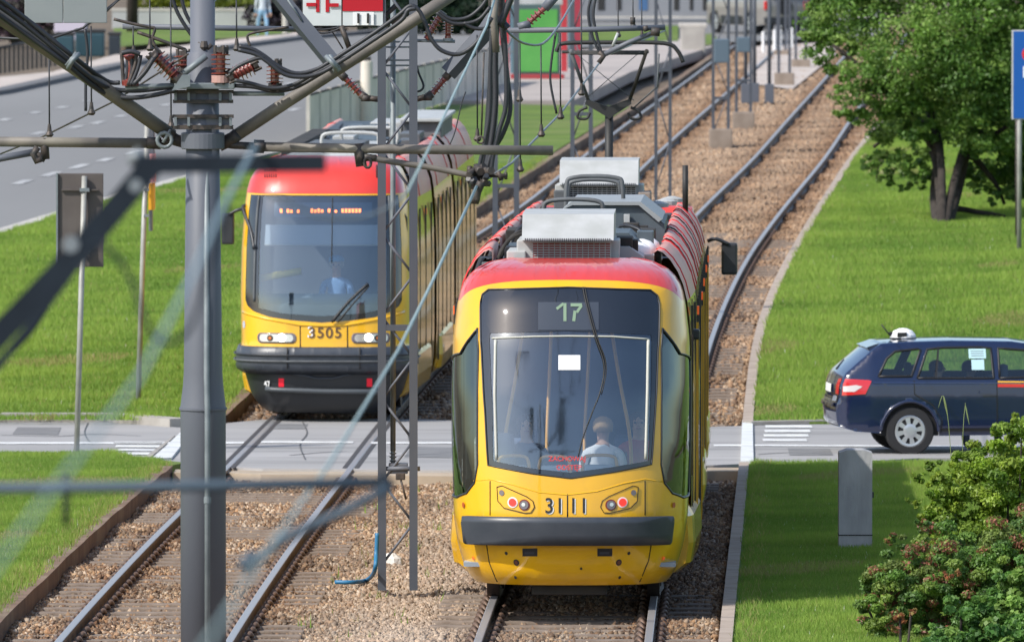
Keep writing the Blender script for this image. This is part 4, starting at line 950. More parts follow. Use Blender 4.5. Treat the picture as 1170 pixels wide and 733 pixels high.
for i in range(26):
    sd = random.choice((-1, 1)); u_ = sd*random.uniform(.2,.66); v_ = random.uniform(2.4, 15); tb(T2, t2, random.choice(['switch_case','terminal_box']), random.choice([m_dk, m_blk, m_gry, m_blg, m_dk]), u_-.1, u_+.1, v_, v_+random.uniform(.3,.9), 3.24, 3.34+random.uniform(.04,.22), .01)
for i in range(8):
    mb = MB(T2.fn); v_ = 2.5+i*1.6; u_ = random.uniform(-.7,.6); mb.tube(arc_pts([(u_,v_,3.3),(u_+.15,v_+.5,3.55),(u_-.05,v_+1.4,3.3)],5), .02, 6); mb.build('roof_cable', m_blk, t2)
# ------------------------------------------------------------------ poles, masts, overhead line
m_pole = mat('pole_grey', (.095,.105,.13), .55, c2=(.115,.125,.15), scale=1.2, stretch=(1,1,.3), bump=.001, bscale=30)
m_galv = mat('galvanised', (.21,.24,.255), .55, .2, c2=(.15,.175,.19), scale=6)
m_tube = mat('cantilever_tube', (.17,.15,.13), .6, c2=(.11,.10,.09), scale=5, c3=(.23,.21,.17), scale3=2)
m_cable = mat('cable_black', (.022,.024,.03), .5)
m_fit = mat('fitting_dark', (.035,.035,.035), .6, .3, c2=(.09,.07,.06), scale=20)
m_ins = mat('insulator_brown', (.16,.028,.022), .25, coat=.8, c2=(.22,.05,.04), scale=9)
m_teal = mat('wire_verdigris', (.24,.33,.33), .6, c2=(.30,.40,.40), scale=5)
m_steelb = mat('mast_steel', (.055,.065,.085), .6, c2=(.07,.08,.1), scale=2)
def W(px, py, d): return tuple(px_world(px, py, d))
def WL(pts, d): return [W(p[0], p[1], p[2] if len(p) > 2 else d) for p in pts]
def insulator(mb, a, b, r=.07, n=5, core=.5):
    a, b = Vector(a), Vector(b); L = (b-a).length; pr = [(0, r*.6), (L*.1, r*.6)]
    for i in range(n):
        t0 = L*(.12+.76*i/n); t1 = L*(.12+.76*(i+.45)/n); pr += [(t0, r*core), ((t0+t1)/2, r), (t1, r*.98), (t1+.002, r*core)]
    pr += [(L*.9, r*.6), (L, r*.6)]; mb.lathe(a, b-a, pr, 16); return mb
# main pole
DP = 93.0; sP = F/DP
base = G(232, 805); zb_ = zg(W(232,805,DP)[1])
pc = Vector(W(232, 400, DP)); 
def ptop(py, x=232): return W(x, py, DP)[2]
pole = empty('catenary_pole', (pc.x, pc.y, zb_), 'thick stepped dark grey overhead line pole with a thin conduit, left of tram 3505', 'pole')
xx_, yy_ = pc.x, pc.y
mb = MB(); mb.lathe((xx_, yy_, 0), (0,0,1), [(zb_-.3, .186),(ptop(470), .186),(ptop(467), .190),(ptop(464), .186),(ptop(440), .165),(ptop(425), .158),(ptop(60), .128),(ptop(59), .102),(ptop(-90), .100)], 36)
mb.sm = [True]*len(mb.sm); mb.build('shaft', m_pole, pole)
mb = MB(); mb.lathe((xx_, yy_, 0), (0,0,1), [(ptop(468.5), .188),(ptop(468), .196),(ptop(465.5), .196),(ptop(465), .188)], 36); mb.build('collar', m_pole, pole)
mb = MB(); yf_ = yy_-.20; mb.tube([W(237,805,DP-.21), W(237,468,DP-.21), W(236,430,DP-.18), W(236,88,DP-.18)], .024, 10); mb.build('conduit', m_galv, pole)
mb = MB(); mb.disc(W(237,571,DP-.21), (0,0,1), .030, .05, 12); mb.build('conduit_joint', m_galv, pole)
def pbox(nm, x0, y0, x1, y1, dd, th, m, par, bev=.0): 
    a = W(x0, y0, DP+dd); b = W(x1, y1, DP+dd); mb = MB(); mb.box((a[0], a[1], b[2]), (b[0], a[1]+th, a[2]), bev); return mb.build(nm, m, par)
for (y0, y1, y2, y3) in ((103,107,114,118),(131,135,143,148)):
    for dd in (-.25, .2):
        pbox('clamp_plate', 197, y0, 267, y1, dd, .03, m_fit, pole); pbox('clamp_plate', 197.5, y2, 266.5, y3, dd, .03, m_fit, pole)
    pbox('clamp_plate', 200, y1, 264, y2, -.22, .02, m_pole, pole)
    for x in (199, 214, 250, 262): pbox('clamp_bolt', x, y1-1, x+3, y2+1, -.27, .02, m_galv, pole)
pbox('base_plate', 199, 95, 268, 102, -.34, .5, m_galv, pole, .01)
mb = MB(); mb.prism([(W(198,102,DP)[0], W(198,102,DP)[2]),(W(210,84,DP)[0],W(210,84,DP)[2]),(W(219,84,DP)[0],W(219,84,DP)[2]),(W(219,97,DP)[0],W(219,97,DP)[2])], 1, yy_-.36, yy_-.28); mb.tube(WL([(206,87),(236,64)], DP-.3), .03, 6); mb.build('gusset', m_galv, pole)
mb = MB(); mb.lathe((xx_, yy_, 0), (0,0,1), [(ptop(170), .165),(ptop(169), .178),(ptop(152), .178),(ptop(151), .165)], 30); mb.build('band', m_pole, pole)
mb = MB(); mb.tube(WL([(250,-4),(223,26),(234,36),(236,50)], DP-.16), .010, 6); mb.build('earth_wire', m_galv, pole)
mb = MB(); mb.tube(WL([(227,48),(233,53),(238,55),(242,51)], DP-.2), .02, 6); mb.lathe(W(233,54,DP-.2), (0,0,1), [(-.03,.02),(0,.04),(.05,.03)], 8); mb.build('wire_anchor', m_fit, pole)
# insulators on the pole
def ins(a, b, r, n, label, dd=-.3, par=pole):
    mb = MB(); insulator(mb, W(a[0],a[1],DP+dd), W(b[0],b[1],DP+dd), r, n); o = mb.build('insulator', m_ins, par)
    ax = Vector(W(b[0],b[1],DP+dd))-Vector(W(a[0],a[1],DP+dd)); L = ax.length; ax.normalize(); mb = MB()
    for q in (W(a[0],a[1],DP+dd), W(b[0],b[1],DP+dd)):
        mb.lathe(Vector(q)-ax*.02, ax, [(0,r*.75),(.04,r*.75)], 12)
        for k in range(5):
            an = k*1.256; u = ax.orthogonal().normalized(); u.rotate(Matrix.Rotation(an, 3, ax)); mb.disc(Vector(q)+u*r*.7, ax, .012, .07, 6)
    mb.build('flange', m_fit, o); return o
ins((176,62),(204,90), .082, 6, '')
ins((209,61),(209,80), .078, 3, '', .1); ins((252,57),(252,92), .080, 5, ''); ins((292,74),(264,88), .075, 5, ''); ins((314,72),(314,100), .070, 5, '')
mb = MB(); mb.lathe(W(252,86,DP-.3), (0,0,-1), [(0,.075),(.06,.075)], 16); mb.build('insulator_foot', mat('glaze_pink', (.45,.27,.24), .3), pole)
mb = MB(); mb.tube(WL([(143,100),(199,98)], DP-.3), .026, 6); mb.tube(WL([(266,107),(325,107)], DP-.2), .022, 6); mb.build('carrier_bar', m_galv, pole)
# bundle of dark leads left of the pole
sw = empty('line_switch', W(148, 100, DP-.3), 'dark cluster of leads and clamps on the carrier bar left of the stepped grey pole', 'switch')
mb = MB(); mb.box(W(138,96,DP-.4), W(156,61,DP-.35)[:1]+(W(138,96,DP-.4)[1]+.04,)+W(156,61,DP-.35)[2:], .0) if False else mb.lathe(W(149,98,DP-.3), (0,0,1), [(0,.07),(.04,.07),(.06,.035),(.2,.03),(.24,.06),(.28,.03)], 12); mb.build('insulator', m_ins, sw)
for k, P in enumerate(([(139,60),(140,78),(141,96)],[(144,60),(146,75),(143,97)],[(150,61),(151,80),(147,96)],[(156,60),(154,76),(146,98)],[(161,63),(157,80),(149,98)],[(139,61),(150,59),(160,62)],[(158,92),(168,76),(180,62)],[(152,97),(166,82),(176,66)])):
    mb = MB(); mb.tube(arc_pts(WL(P, DP-.3-.02*k), 4), .016 if k < 5 else .02, 7); mb.build('lead', m_cable if k % 3 else m_fit, sw)
# cantilevers
def cant(name, label, parts):
    o = empty(name, Vector(parts[0][0][0]), label, 'cantilever'); 
    for i, (P, r, m, nm) in enumerate(parts):
        mb = MB(); mb.tube(P, r, 14); mb.build(nm, m, o)
    return o
cl_ = cant('cantilever_bracket', 'brown cantilever tube and rising strut on the left side of the stepped grey pole', [
    (WL([(-40,161.5,93),(170,163.5,93)], DP), .042, m_tube, 'tube'), (WL([(-40,-8,92),(0,20,92.3),(100,88,92.6),(196,155,DP)], DP), .058, m_tube, 'strut'),
    (WL([(168,163,93),(184,164,93)], DP), .05, m_fit, 'end_fitting'), (WL([(184,164),(197,161),(214,163)], DP), .03, m_fit, 'hinge'), (WL([(190,153),(201,160),(212,163)], DP), .05, m_fit, 'hinge')])
mb = MB(); mb.tube([tuple(Vector(W(188,160,DP-.1))+Vector((math.cos(a)*.06,0,math.sin(a)*.06))) for a in np.linspace(0,6.28,12,endpoint=False)], .018, 6, closed=True); mb.tube(WL([(186,163),(195,148)], DP-.1), .014, 6); mb.build('shackle', m_galv, cl_)
mb = MB(); mb.tube(WL([(51,158),(51,168),(52,182)], 93), .035, 8); mb.tube(WL([(37,176),(45,178),(52,182)], 93), .03, 8); mb.build('clamp', m_fit, cl_)
mb = MB(); mb.tube(WL([(-40,189),(0,181),(38,174)], 93), .03, 10); mb.build('steady_arm', m_pole, cl_)
mb = MB(); mb.tube(WL([(43,168),(38,176),(42,184),(48,181)], 92.9), .03, 7); mb.build('clamp', m_fit, cl_)
cr = cant('cantilever_bracket', 'brown cantilever tube and rising strut on the right of the stepped pole, above tram 3505', [
    (WL([(290,167.5),(460,170.5),(632,172)], DP), .040, m_tube, 'tube'), (WL([(262,160),(330,115),(400,70),(470,25),(520,-8)], DP), .052, m_tube, 'strut'),
    (WL([(290,167),(302,167.5)], DP), .055, m_fit, 'end_fitting'), (WL([(250,164),(268,166),(290,167)], DP), .032, m_fit, 'hinge'), (WL([(250,166),(266,158),(272,153)], DP), .055, m_fit, 'hinge')])
mb = MB(); mb.tube(WL([(410,164),(411,176),(413,190)], DP), .045, 8); mb.tube(WL([(411,182),(420,180),(430,181)], DP), .03, 8); mb.build('clamp', m_fit, cr)
mb = MB(); mb.tube([tuple(Vector(W(420,186,DP-.05))+Vector((math.cos(a)*.028,0,math.sin(a)*.04))) for a in np.linspace(0,6.28,10,endpoint=False)], .014, 6, closed=True); mb.build('clamp_ring', m_fit, cr)
mb = MB(); mb.tube(arc_pts(WL([(415,178),(440,183.5),(490,191),(540,201)], DP), 5), .026, 10); mb.build('steady_arm', m_tube, cr)
# cables that follow the struts
def wire(name, label, P, r, m, cat='cable', group=None, n=6, curve=4, kids=None):
    P3 = [W(*p) for p in P]; o = MB().tube(arc_pts(P3, curve) if curve else P3, r, n).build(name, m); tag(o, label, cat, group); return o
gfc = 'black feeder cables tied to the struts'
wire('feeder_cable', 'topmost of three black feeder cables tied along the left strut, sagging at its lower end', [(-20,-14,92),(30,22,92.2),(80,62,92.3),(110,85,92.6),(125,94,92.7),(137,94.5,92.7)], .021, m_cable, group=gfc)
wire('feeder_cable', 'middle one of three black feeder cables along the left strut, ending at the base plate', [(-20,-6,92),(28,28,92.2),(75,66,92.3),(108,92,92.5),(130,102,92.7),(160,103.5,92.7),(198,99,92.7)], .021, m_cable, group=gfc)
wire('feeder_cable', 'black feeder cable, lowest of the three along the left strut, sagging below the base plate', [(-20,4,92),(25,36,92.2),(72,70,92.3),(105,97,92.5),(125,108,92.7),(150,112,92.7),(180,108,92.7),(200,103,92.7)], .022, m_cable, group=gfc)
wire('feeder_cable', 'upper black feeder cable that dips right of the stepped pole and climbs the right strut', [(273,53,92.6),(288,56,92.6),(302,64,92.6),(318,76,92.6),(338,84,92.6),(360,80,92.6),(378,70,92.6),(420,43,92.6),(455,18,92.6),(465,9,92.6),(472,7,92.6),(480,14,92.6),(487,30,92.6),(493,45,92.6),(505,58,92.6),(525,62,92.6),(545,48,92.6),(562,20,92.6)], .020, m_cable, group=gfc)
wire('feeder_cable', 'lower black feeder cable that dips right of the stepped pole and climbs the right strut', [(272,57,92.5),(292,62,92.5),(306,71,92.5),(325,85,92.5),(345,88,92.5),(365,84,92.5),(385,73,92.5),(425,47,92.5),(458,24,92.5),(466,12,92.5),(475,10,92.5)], .020, m_cable, group=gfc)
wire('feeder_cable', 'black feeder cable leaving the lean insulator and joining the right strut from below', [(262,84,92.5),(272,76,92.5),(290,68,92.5),(302,66,92.5)], .018, m_cable, group=gfc)
wire('feeder_cable', 'black feeder cable curving just under the flange of the right upright insulator', [(268,92,92.6),(285,95,92.6),(310,101,92.6),(335,97,92.6),(358,85,92.6),(395,66,92.6)], .019, m_cable, group=gfc)
wire('feeder_cable', 'black feeder cable hanging lowest right of the base plate before it rises to the strut', [(268,98,92.7),(290,99.5,92.7),(312,104,92.7),(335,101,92.7),(360,88,92.7),(400,64,92.7)], .019, m_cable, group=gfc)
for i, (P, lab) in enumerate(((( [(196,-4),(203,15),(215,35),(222,44)]), 'black cable looping down left of the pole top, outer one'), (([(207,-4),(212,15),(222,32),(228,38)]), 'black cable looping down left of the pole top, inner one'), (([(500,12),(515,22),(535,20),(550,8),(558,-4)]), 'upper of two black cables sagging left of the dark drop bundle'), (([(498,14),(515,26),(532,27),(548,22),(560,8)]), 'lower of two black cables sagging left of the dark drop bundle'), (([(530,26),(540,32),(552,33),(560,30)]), 'short black cable ending at the top of the drop bundle'))):
    wire('hanging_cable', lab, [(a,b,93.5) for a,b in P], .018, m_cable)
for x, y, nm in ((82,70,'left'),(381,73,'right')):
    a = 1 if nm == 'left' else -1
    mb = MB(); mb.tube(WL([(x-a*4,y+8,92.2),(x+a*1,y-1,92.1),(x+a*8,y-8,92.2)], DP), .02, 8); mb.tube(WL([(x-a*7,y+5,92.3),(x+a*5,y-10,92.3)], DP), .012, 6); tag(mb.build('cable_clamp', m_galv), f'metal clamp holding the black cables on the {nm} strut', 'clamp')
# far horizontal tube and crossing struts behind
bt = empty('rear_cantilever', W(140,30,100), 'thin grey horizontal tube with hangers behind the pole top', 'cantilever')
mb = MB(); mb.tube(WL([(140,30.5),(240,32),(345,33.5)], 100), .025, 10); mb.build('tube', m_pole, bt)
for P, r in (([(130,22),(150,27),(170,31),(177,33),(174,44),(178,54)], .014),([(157,37),(180,45),(212,57)], .016),([(330,31),(305,35),(285,39),(283,45),(286,53)], .012),([(336,32),(346,31)], .03)):
    mb = MB(); mb.tube(arc_pts(WL(P, 99.9), 3), r, 7); mb.build('fitting', m_fit, bt)
st_ = empty('grey_strut', W(385,77,92.8), 'steep square grey strut from the top of the picture down to the brown right strut', 'strut')
mb = MB(); mb.tube(WL([(310,-14,93.2),(382,74,92.9)], DP), .075, 4, smooth=False); mb.build('bar', m_steelb, st_); mb = MB(); mb.tube(WL([(376,66,92.7),(384,78,92.6),(386,82,92.6)], DP), .035, 8); mb.build('clamp', m_galv, st_)
mb = MB(); mb.tube(WL([(326,-4,93),(345,24,93)], DP), .008, 6); mb.build('stay', m_galv, st_)
# steel lattice mast between the tracks
def lattice(name, px, w0, y0, ytop, d, label, group=None, r=.035, brace=True, step=.75, foot=None, cross=()):
    b = W(px, y0, d); zt_ = W(px, ytop, d)[2]; wd = w0; root = empty(name, (b[0], b[1], b[2]), label, 'mast', group)
    zf = b[2]-.1
    for sg in (-1, 1):
        mb = MB(); xw = b[0]+sg*wd/2; mb.box((xw-r, b[1]-r*.8, zf), (xw+r, b[1]+r*.8, zt_)); mb.box((xw-r*.4, b[1]+r*.8, zf), (xw+r*.4, b[1]+r*2.6, zt_)); mb.build('post', m_steelb, root)
    if brace:
        z = zf+.25; sgn = 1; i = 0
        while z+step < zt_:
            mb = MB(); mb.tube([(b[0]-sgn*wd/2, b[1], z), (b[0]+sgn*wd/2, b[1], z+step)], .014, 6); mb.build('brace', m_pole, root); z += step; sgn = -sgn
    for z in cross: mb = MB(); zz = W(px, z, d)[2]; mb.box((b[0]-wd/2, b[1]-.03, zz-.03), (b[0]+wd/2, b[1]+.01, zz+.03)); mb.build('cross_bar', m_steelb, root)
    if foot: mb = MB(); mb.box((b[0]-foot/2, b[1]-foot/2, b[2]-.5), (b[0]+foot/2, b[1]+foot/2, b[2]+foot*.48), .03); mb.build('footing', mat('footing', (.21,.165,.13), .9, c2=(.28,.23,.19), scale=3), root)
    return root
dm = F/118.0
lm = lattice('lattice_mast', 454.5, .305, 662, -40, dm, 'dark grey steel lattice mast with two posts in front of tram 3505', cross=(373.5,), r=.040, step=.40)
mb = MB(); mb.tube(WL([(449,-20,dm+.05),(449,515,dm+.05)], dm), .026, 8); mb.build('conduit', m_galv, lm)
mb = MB(); insulator(mb, W(449,534,dm+.05), W(449,512,dm+.05), .035, 4, .6); mb.build('rod_insulator', m_galv, lm)
mb = MB(); a = W(444,541,dm-.05); b = W(466,529,dm-.05); mb.box((a[0],a[1],a[2]),(b[0],a[1]+.15,b[2]), .01); mb.tube(WL([(441,535),(480,535)], dm-.05), .025, 6); mb.build('switch_box', m_pole, lm)
mb = MB(); a = W(452,548,dm-.08); b = W(463,540,dm-.08); mb.box((a[0],a[1],a[2]),(b[0],a[1]+.1,b[2]), .01); mb.tube(WL([(458,548),(464,570)], dm-.06), .012, 6); mb.build('switch_motor', m_fit, lm)
for (ya, yb) in ((48,54),(69,75)):
    for q in (ya, yb): mb = MB(); mb.box(W(432,q+1,dm-.1), tuple(np.array(W(477,q-1,dm-.1))+np.array([0,.03,0]))); mb.build('clamp_plate', m_galv, lm)
    for x in (433.5,474.5): mb = MB(); mb.tube(WL([(x,ya),(x,yb)], dm-.1), .012, 6); mb.build('clamp_bolt', m_galv, lm)
for sg, P in ((-1, [(389,84),(395,90),(412,108)]), (1, [(515,82),(508,90),(494,107)])):
    mb = MB(); a, b = W(*P[1], dm), W(*P[2], dm); insulator(mb, a, b, .05, 4); o_ = mb.build('insulator', m_ins, lm)
    mb = MB(); mb.tube([W(*P[0], dm), W(*P[1], dm)], .04, 8); mb.tube([W(*P[2], dm), W(P[2][0]-sg*6, P[2][1]+4, dm)], .04, 8); mb.tube(WL([(P[2][0]-sg*6,P[2][1]+1),(P[2][0]-sg*6,P[2][1]+8)], dm), .05, 8); mb.tube(WL([(P[2][0]-sg*7,P[2][1]+4),(436 if sg < 0 else 472,114)], dm), .032, 6); mb.build('arm_fitting', m_fit, o_)
mb = MB(); mb.tube(WL([(512,84),(556,35),(566,20)], dm), .085, 4, smooth=False); tag(mb.build('grey_strut', m_steelb), 'square grey strut rising right from the lattice mast insulator to the drop bundle', 'strut')
for nm, a, b, r_, n_, dd in (('a',(487,45),(504,16),.055,4,0),('b',(512,22),(512,44),.052,4,0)):
    mb = MB(); insulator(mb, W(*a,dm+dd), W(*b,dm+dd), .055, 5); o_ = mb.build('insulator', m_ins, lm, 'leaning brown insulator' if nm == 'a' else 'upright brown insulator')
    mb = MB(); mb.lathe(Vector(W(*b,dm+dd)), Vector(W(*b,dm+dd))-Vector(W(*a,dm+dd)), [(0,.05),(.03,.05)], 10); mb.build('flange', m_galv, o_)
mb = MB(); mb.tube(WL([(476,46.5),(520,47.5)], dm), .018, 6); mb.build('carrier_bar', m_galv, lm)
mb = MB(); mb.tube(WL([(455,4),(440,18),(448,26),(470,12)], dm-.15), .03, 6); mb.build('top_fitting', m_fit, lm)
mb = MB(); mb.tube(arc_pts(WL([(476,75),(479,85),(484,98),(480,104),(472,105)], dm-.1),3), .012, 6); mb.build('jumper_lead', m_cable, lm)
# signs hanging at the mast
sg1 = empty('track_sign', W(393,28,dm-.3), 'white and red sign with red track symbol and number 11 at the lattice mast', 'sign')
def plate(nm, x0, y0, x1, y1, d, th, m, par, bev=0):
    a = W(x0,y0,d); b = W(x1,y1,d); mb = MB(); mb.box((a[0],a[1],b[2]),(b[0],a[1]+th,a[2]),bev); return mb.build(nm, m, par)
m_plate = mat('sign_white', (.56,.60,.61), .5, c2=(.5,.54,.55), scale=3); m_sred = mat('sign_red', (.42,.003,.014), .45)
ds = dm-.3
plate('frame', 344.5,-20,439,31, ds, .03, m_num, sg1); pl = plate('plate', 346,-20,390,29.5, ds-.012, .01, m_plate, sg1); pr_ = plate('plate', 391.5,-20,437.5,29.5, ds-.012, .01, m_plate, sg1)
plate('symbol', 361,-20,365,14, ds-.02, .006, m_sred, pl); plate('symbol', 350,3.5,361,7.5, ds-.02, .006, m_sred, pl); plate('symbol', 372,-20,376,14, ds-.02, .006, m_sred, pl); plate('symbol', 376,4,387,8, ds-.02, .006, m_sred, pl)
plate('red_band', 391.5,-20,437.5,13, ds-.02, .006, m_sred, pr_); plate('number_patch', 403,14,427,29, ds-.018, .005, mat('patch_white', (.75,.77,.78), .5), pr_)
for px in (409.5, 420.5):
    vs, fs = text_mesh('1', .135, .004, .0025); c = W(px, 21.8, ds-.026); mb = MB(); mb.add([(c[0]+v[0]*1.25, c[1]+v[2], c[2]+v[1]) for v in vs], fs); mb.build('digit', m_num, pr_)
mb = MB(); mb.tube(WL([(390,30),(399,55)], ds), .03, 6); mb.tube(WL([(380,37),(392,56)], ds+.1), .008, 6); mb.build('bracket', m_fit, sg1)
for k_, (P_, lab) in enumerate((([(352,31),(365,34),(378,33),(388,31)],'upper'),([(354,33),(367,38),(380,36),(391,31)],'lower'))): wire('hanging_cable', f'{lab} of two thin black leads sagging under the white and red number sign', [(a,b,ds) for a,b in P_], .010, m_cable)
sg2_ = empty('signal_panel', W(75,26,93.5), 'pair of plain grey panels at the upper left, seen from the back', 'sign')
m_pan = mat('panel_back', (.24,.265,.27), .55, .1, c2=(.215,.24,.245), scale=2)
plate('panel', 28,-25,71.7,26.5, 93.5, .04, m_pan, sg2_, .005); plate('panel', 72.3,-25,122,26.5, 93.5, .04, m_pan, sg2_, .005)
# drop bundle beside the catenary and clamps
bd = empty('drop_bundle', W(566,20,96), 'bundle of dark leads dropping to the clamp cluster above the gap between the trams', 'cable bundle')
for i, (P, r) in enumerate((([(566,-5),(563,60),(560,110),(556,160),(548,205)],.030),([(569,-5),(566,60),(566,120),(560,170),(552,205)],.026),([(572,-5),(574,40),(580,90),(583,125),(575,152),(562,175),(556,195)],.020),([(575,20),(578,70),(578,120),(570,150),(563,180),(561,200)],.020),([(562,30),(560,80),(559,130),(552,170),(544,205)],.018),([(567,-5),(568,10),(570,30)],.07),([(565,20),(575,28),(580,33)],.035),([(571,30),(585,-5)],.03))):
    mb = MB(); mb.tube(arc_pts(WL([(a,b,96-.05*i) for a,b in P], 96), 5), r, 8); mb.build('lead' if r < .05 else 'knot', m_cable if i != 5 else m_fit, bd)
mb = MB(); mb.tube(WL([(566,-5,95.6),(564,22,95.6),(567,60,95.6)], 96), .03, 8); mb.build('tie_strap', m_tube, bd)
cc = empty('wire_clamp', W(548,200,93), 'dark cluster of clamps where the steady arm holds the contact wire', 'clamp')
for i in range(16):
    x, y = random.uniform(534,560), random.uniform(192,210); a_ = random.uniform(0,6.28); l_ = random.uniform(3,6)
    mb = MB(); mb.tube(WL([(x-l_*math.cos(a_),y-l_*math.sin(a_),93-.05*i/4),(x+l_*math.cos(a_),y+l_*math.sin(a_),93)], 93), random.uniform(.018,.04), 6); mb.build('clamp_jaw', m_fit if i % 3 else m_blk, cc)
mb = MB(); mb.tube(WL([(556,200),(580,201)], 93), .02, 6); mb.tube(WL([(569,196),(573,206)], 93), .022, 6); mb.tube(WL([(578,197),(578,205)], 93), .015, 6); mb.build('clamp_tail', m_fit, cc)
mb = MB(); mb.tube(arc_pts(WL([(550,208),(545,220),(543,230),(540,226)], 92.8),3), .04, 6); mb.build('clamp_tail', m_fit, cc)
# contact and catenary wires (run toward the camera on the left track side)
wire('contact_wire', 'pale green contact wire running from the clamp cluster down across tram 3505 toward the viewer', [(545,212,93),(490,330,74),(455,400,62),(376,530,40),(290,650,24),(230,745,17)], [.013,.011,.009,.007,.005,.004], m_teal, 'wire', curve=0, n=8)
wire('contact_wire', 'thin contact wire rising from the clamp cluster to the far cantilever end on the right', [(556,205,93),(585,186,98),(640,130,108),(691,64,124),(760,35,150)], .011, m_galv, 'wire', curve=0)
wire('catenary_wire', 'pale green messenger wire from the drop bundle down over the roof of tram 3505', [(566,-4,95),(556,30,92),(520,105,76),(495,160,66),(465,220,54)], [.011,.010,.009,.008,.007], m_teal, 'wire', curve=0, n=8)
wire('catenary_wire', 'curled pale grey wire in front of the windscreen of tram 3505', [(465,220,54),(450,233,46),(420,246,38),(380,248,32),(340,238,28),(300,215,26)], .005, m_galv, 'wire', n=8)
wire('catenary_wire', 'pale sagging messenger wire in front of the green poster, joined to the grey cantilever', [(658,-4,105),(638,30,100),(620,50,98),(600,50,97),(585,41,96),(572,27,96)], .011, m_galv, 'wire')
wire('contact_wire', 'fine dark contact wire crossing the avenue behind the left cantilever', [(-10,180,100),(45,158,98),(130,116,96),(215,62,92)], .008, m_fit, 'wire', curve=0)
wire('messenger_wire', 'fine dark wire crossing the rising strut under the grey panels', [(-10,43,95),(30,45,95),(55,45,95),(95,32,95),(138,-2,95)], .012, m_cable, 'wire', curve=0)
wire('messenger_wire', 'thin wire from the right side of the grey panels to the top edge', [(121,14,94),(140,-4,94)], .008, m_cable, 'wire', curve=0)
# droppers
for i, (x, y0, y1, d) in enumerate(((56,45,150,95),(104,30,125,95),(171,-4,52,97),(195,-4,140,97),(152,30,60,98),(270,-4,52,97),(594,48,190,98),(618,50,150,98),(640,38,130,99),(664,-4,103,100),(723,-4,27,120),(593,98,110,99),(706,-4,38,130),(733,-4,40,130),(545,40,155,96))):
    o_ = wire('dropper', f'thin vertical dropper wire, number {i+1} counted in no order' if False else 'thin vertical dropper wire '+['under the left cantilever strut','right of the grey panels','left of the pole top','beside the dark lead cluster','above the dark lead cluster','right of the pole top','left one over the green poster','right one over the green poster','at the right edge of the green poster','left of the pantograph','at the right end of the grey cantilever','on the mast behind the bundle','above the pantograph head','right above the pantograph head','beside the drop bundle'][i], [(x,y0,d),(x+.5,y1,d)], .0075, m_cable, 'wire', curve=0)
    mb = MB(); p = W(x+.5, y1, d); mb.lathe(p, (0,0,-1), [(-.06,.012),(0,.02),(.03,.035),(.05,.02)], 8); mb.build('dropper_clip', m_fit, o_)
wire('dropper', 'bent dark dropper cable over the avenue right of the grey panels', [(97,33,95),(100,60,95),(98,95,95),(98,127,95)], .014, m_cable, 'wire')
wire('jumper_cable', 'black double jumper cable hanging left of the pantograph head, left strand', [(676,-4,118),(672,15,118),(677,42,118),(686,62,118)], .016, m_cable)
wire('jumper_cable', 'black double jumper cable hanging left of the pantograph head, right strand', [(681,-4,118),(678,18,118),(683,45,118),(688,63,118)], .016, m_cable)
wire('jumper_cable', 'bent black jumper over the green poster', [(635,38,99),(630,70,99),(629,95,99),(636,130,99)], .012, m_cable)
wire('jumper_cable', 'thin sagging black jumper left of the drop bundle', [(532,105,96),(527,120,96),(520,150,96),(514,165,96)], .006, m_cable)
mb = MB(); mb.tube([tuple(Vector(W(549,160,95.5))+Vector((math.cos(a)*.028,0,math.sin(a)*.03))) for a in np.linspace(0,6.28,10,endpoint=False)], .010, 6, closed=True); mb.tube(WL([(550,155,95.5),(553,60,95.5)], 95), .008, 5); tag(mb.build('eye_rod', m_fit), 'thin rod ending in a small ring above the brown cantilever tube', 'rod')
# right cantilever over tram 3111
rc_ = empty('cantilever_bracket', W(580,34.5,118), 'grey cantilever tube with a slanting steady arm above the pantograph of tram 3111', 'cantilever')
mb = MB(); mb.tube(WL([(580,35),(670,34),(760,31.5)], 118), .030, 10); mb.build('tube', m_pole, rc_)
mb = MB(); mb.tube(WL([(691,62),(720,48),(750,36)], 118), .026, 8); mb.build('steady_arm', m_pole, rc_)
mb = MB(); mb.tube(WL([(744,36),(754,37)], 117.9), .05, 6); mb.tube(WL([(737,30),(739,36)], 117.9), .03, 6); mb.tube(WL([(723,20),(723,28)], 117.9), .03, 6); mb.tube(WL([(684,60),(690,64),(684,72)], 117.9), .03, 6); mb.build('fittings', m_fit, rc_)
mb = MB(); mb.tube(WL([(700,53),(706,38)], 117.8), .018, 6); mb.build('tie', m_alu, rc_)
mb = MB(); insulator(mb, W(602,28,118), W(624,8,118), .05, 4); mb.build('insulator', m_ins, rc_); mb = MB(); mb.tube(WL([(622,10),(636,-6)], 118), .05, 8); mb.tube(WL([(592,31),(606,27)], 118), .04, 8); mb.build('strut', m_pole, rc_)
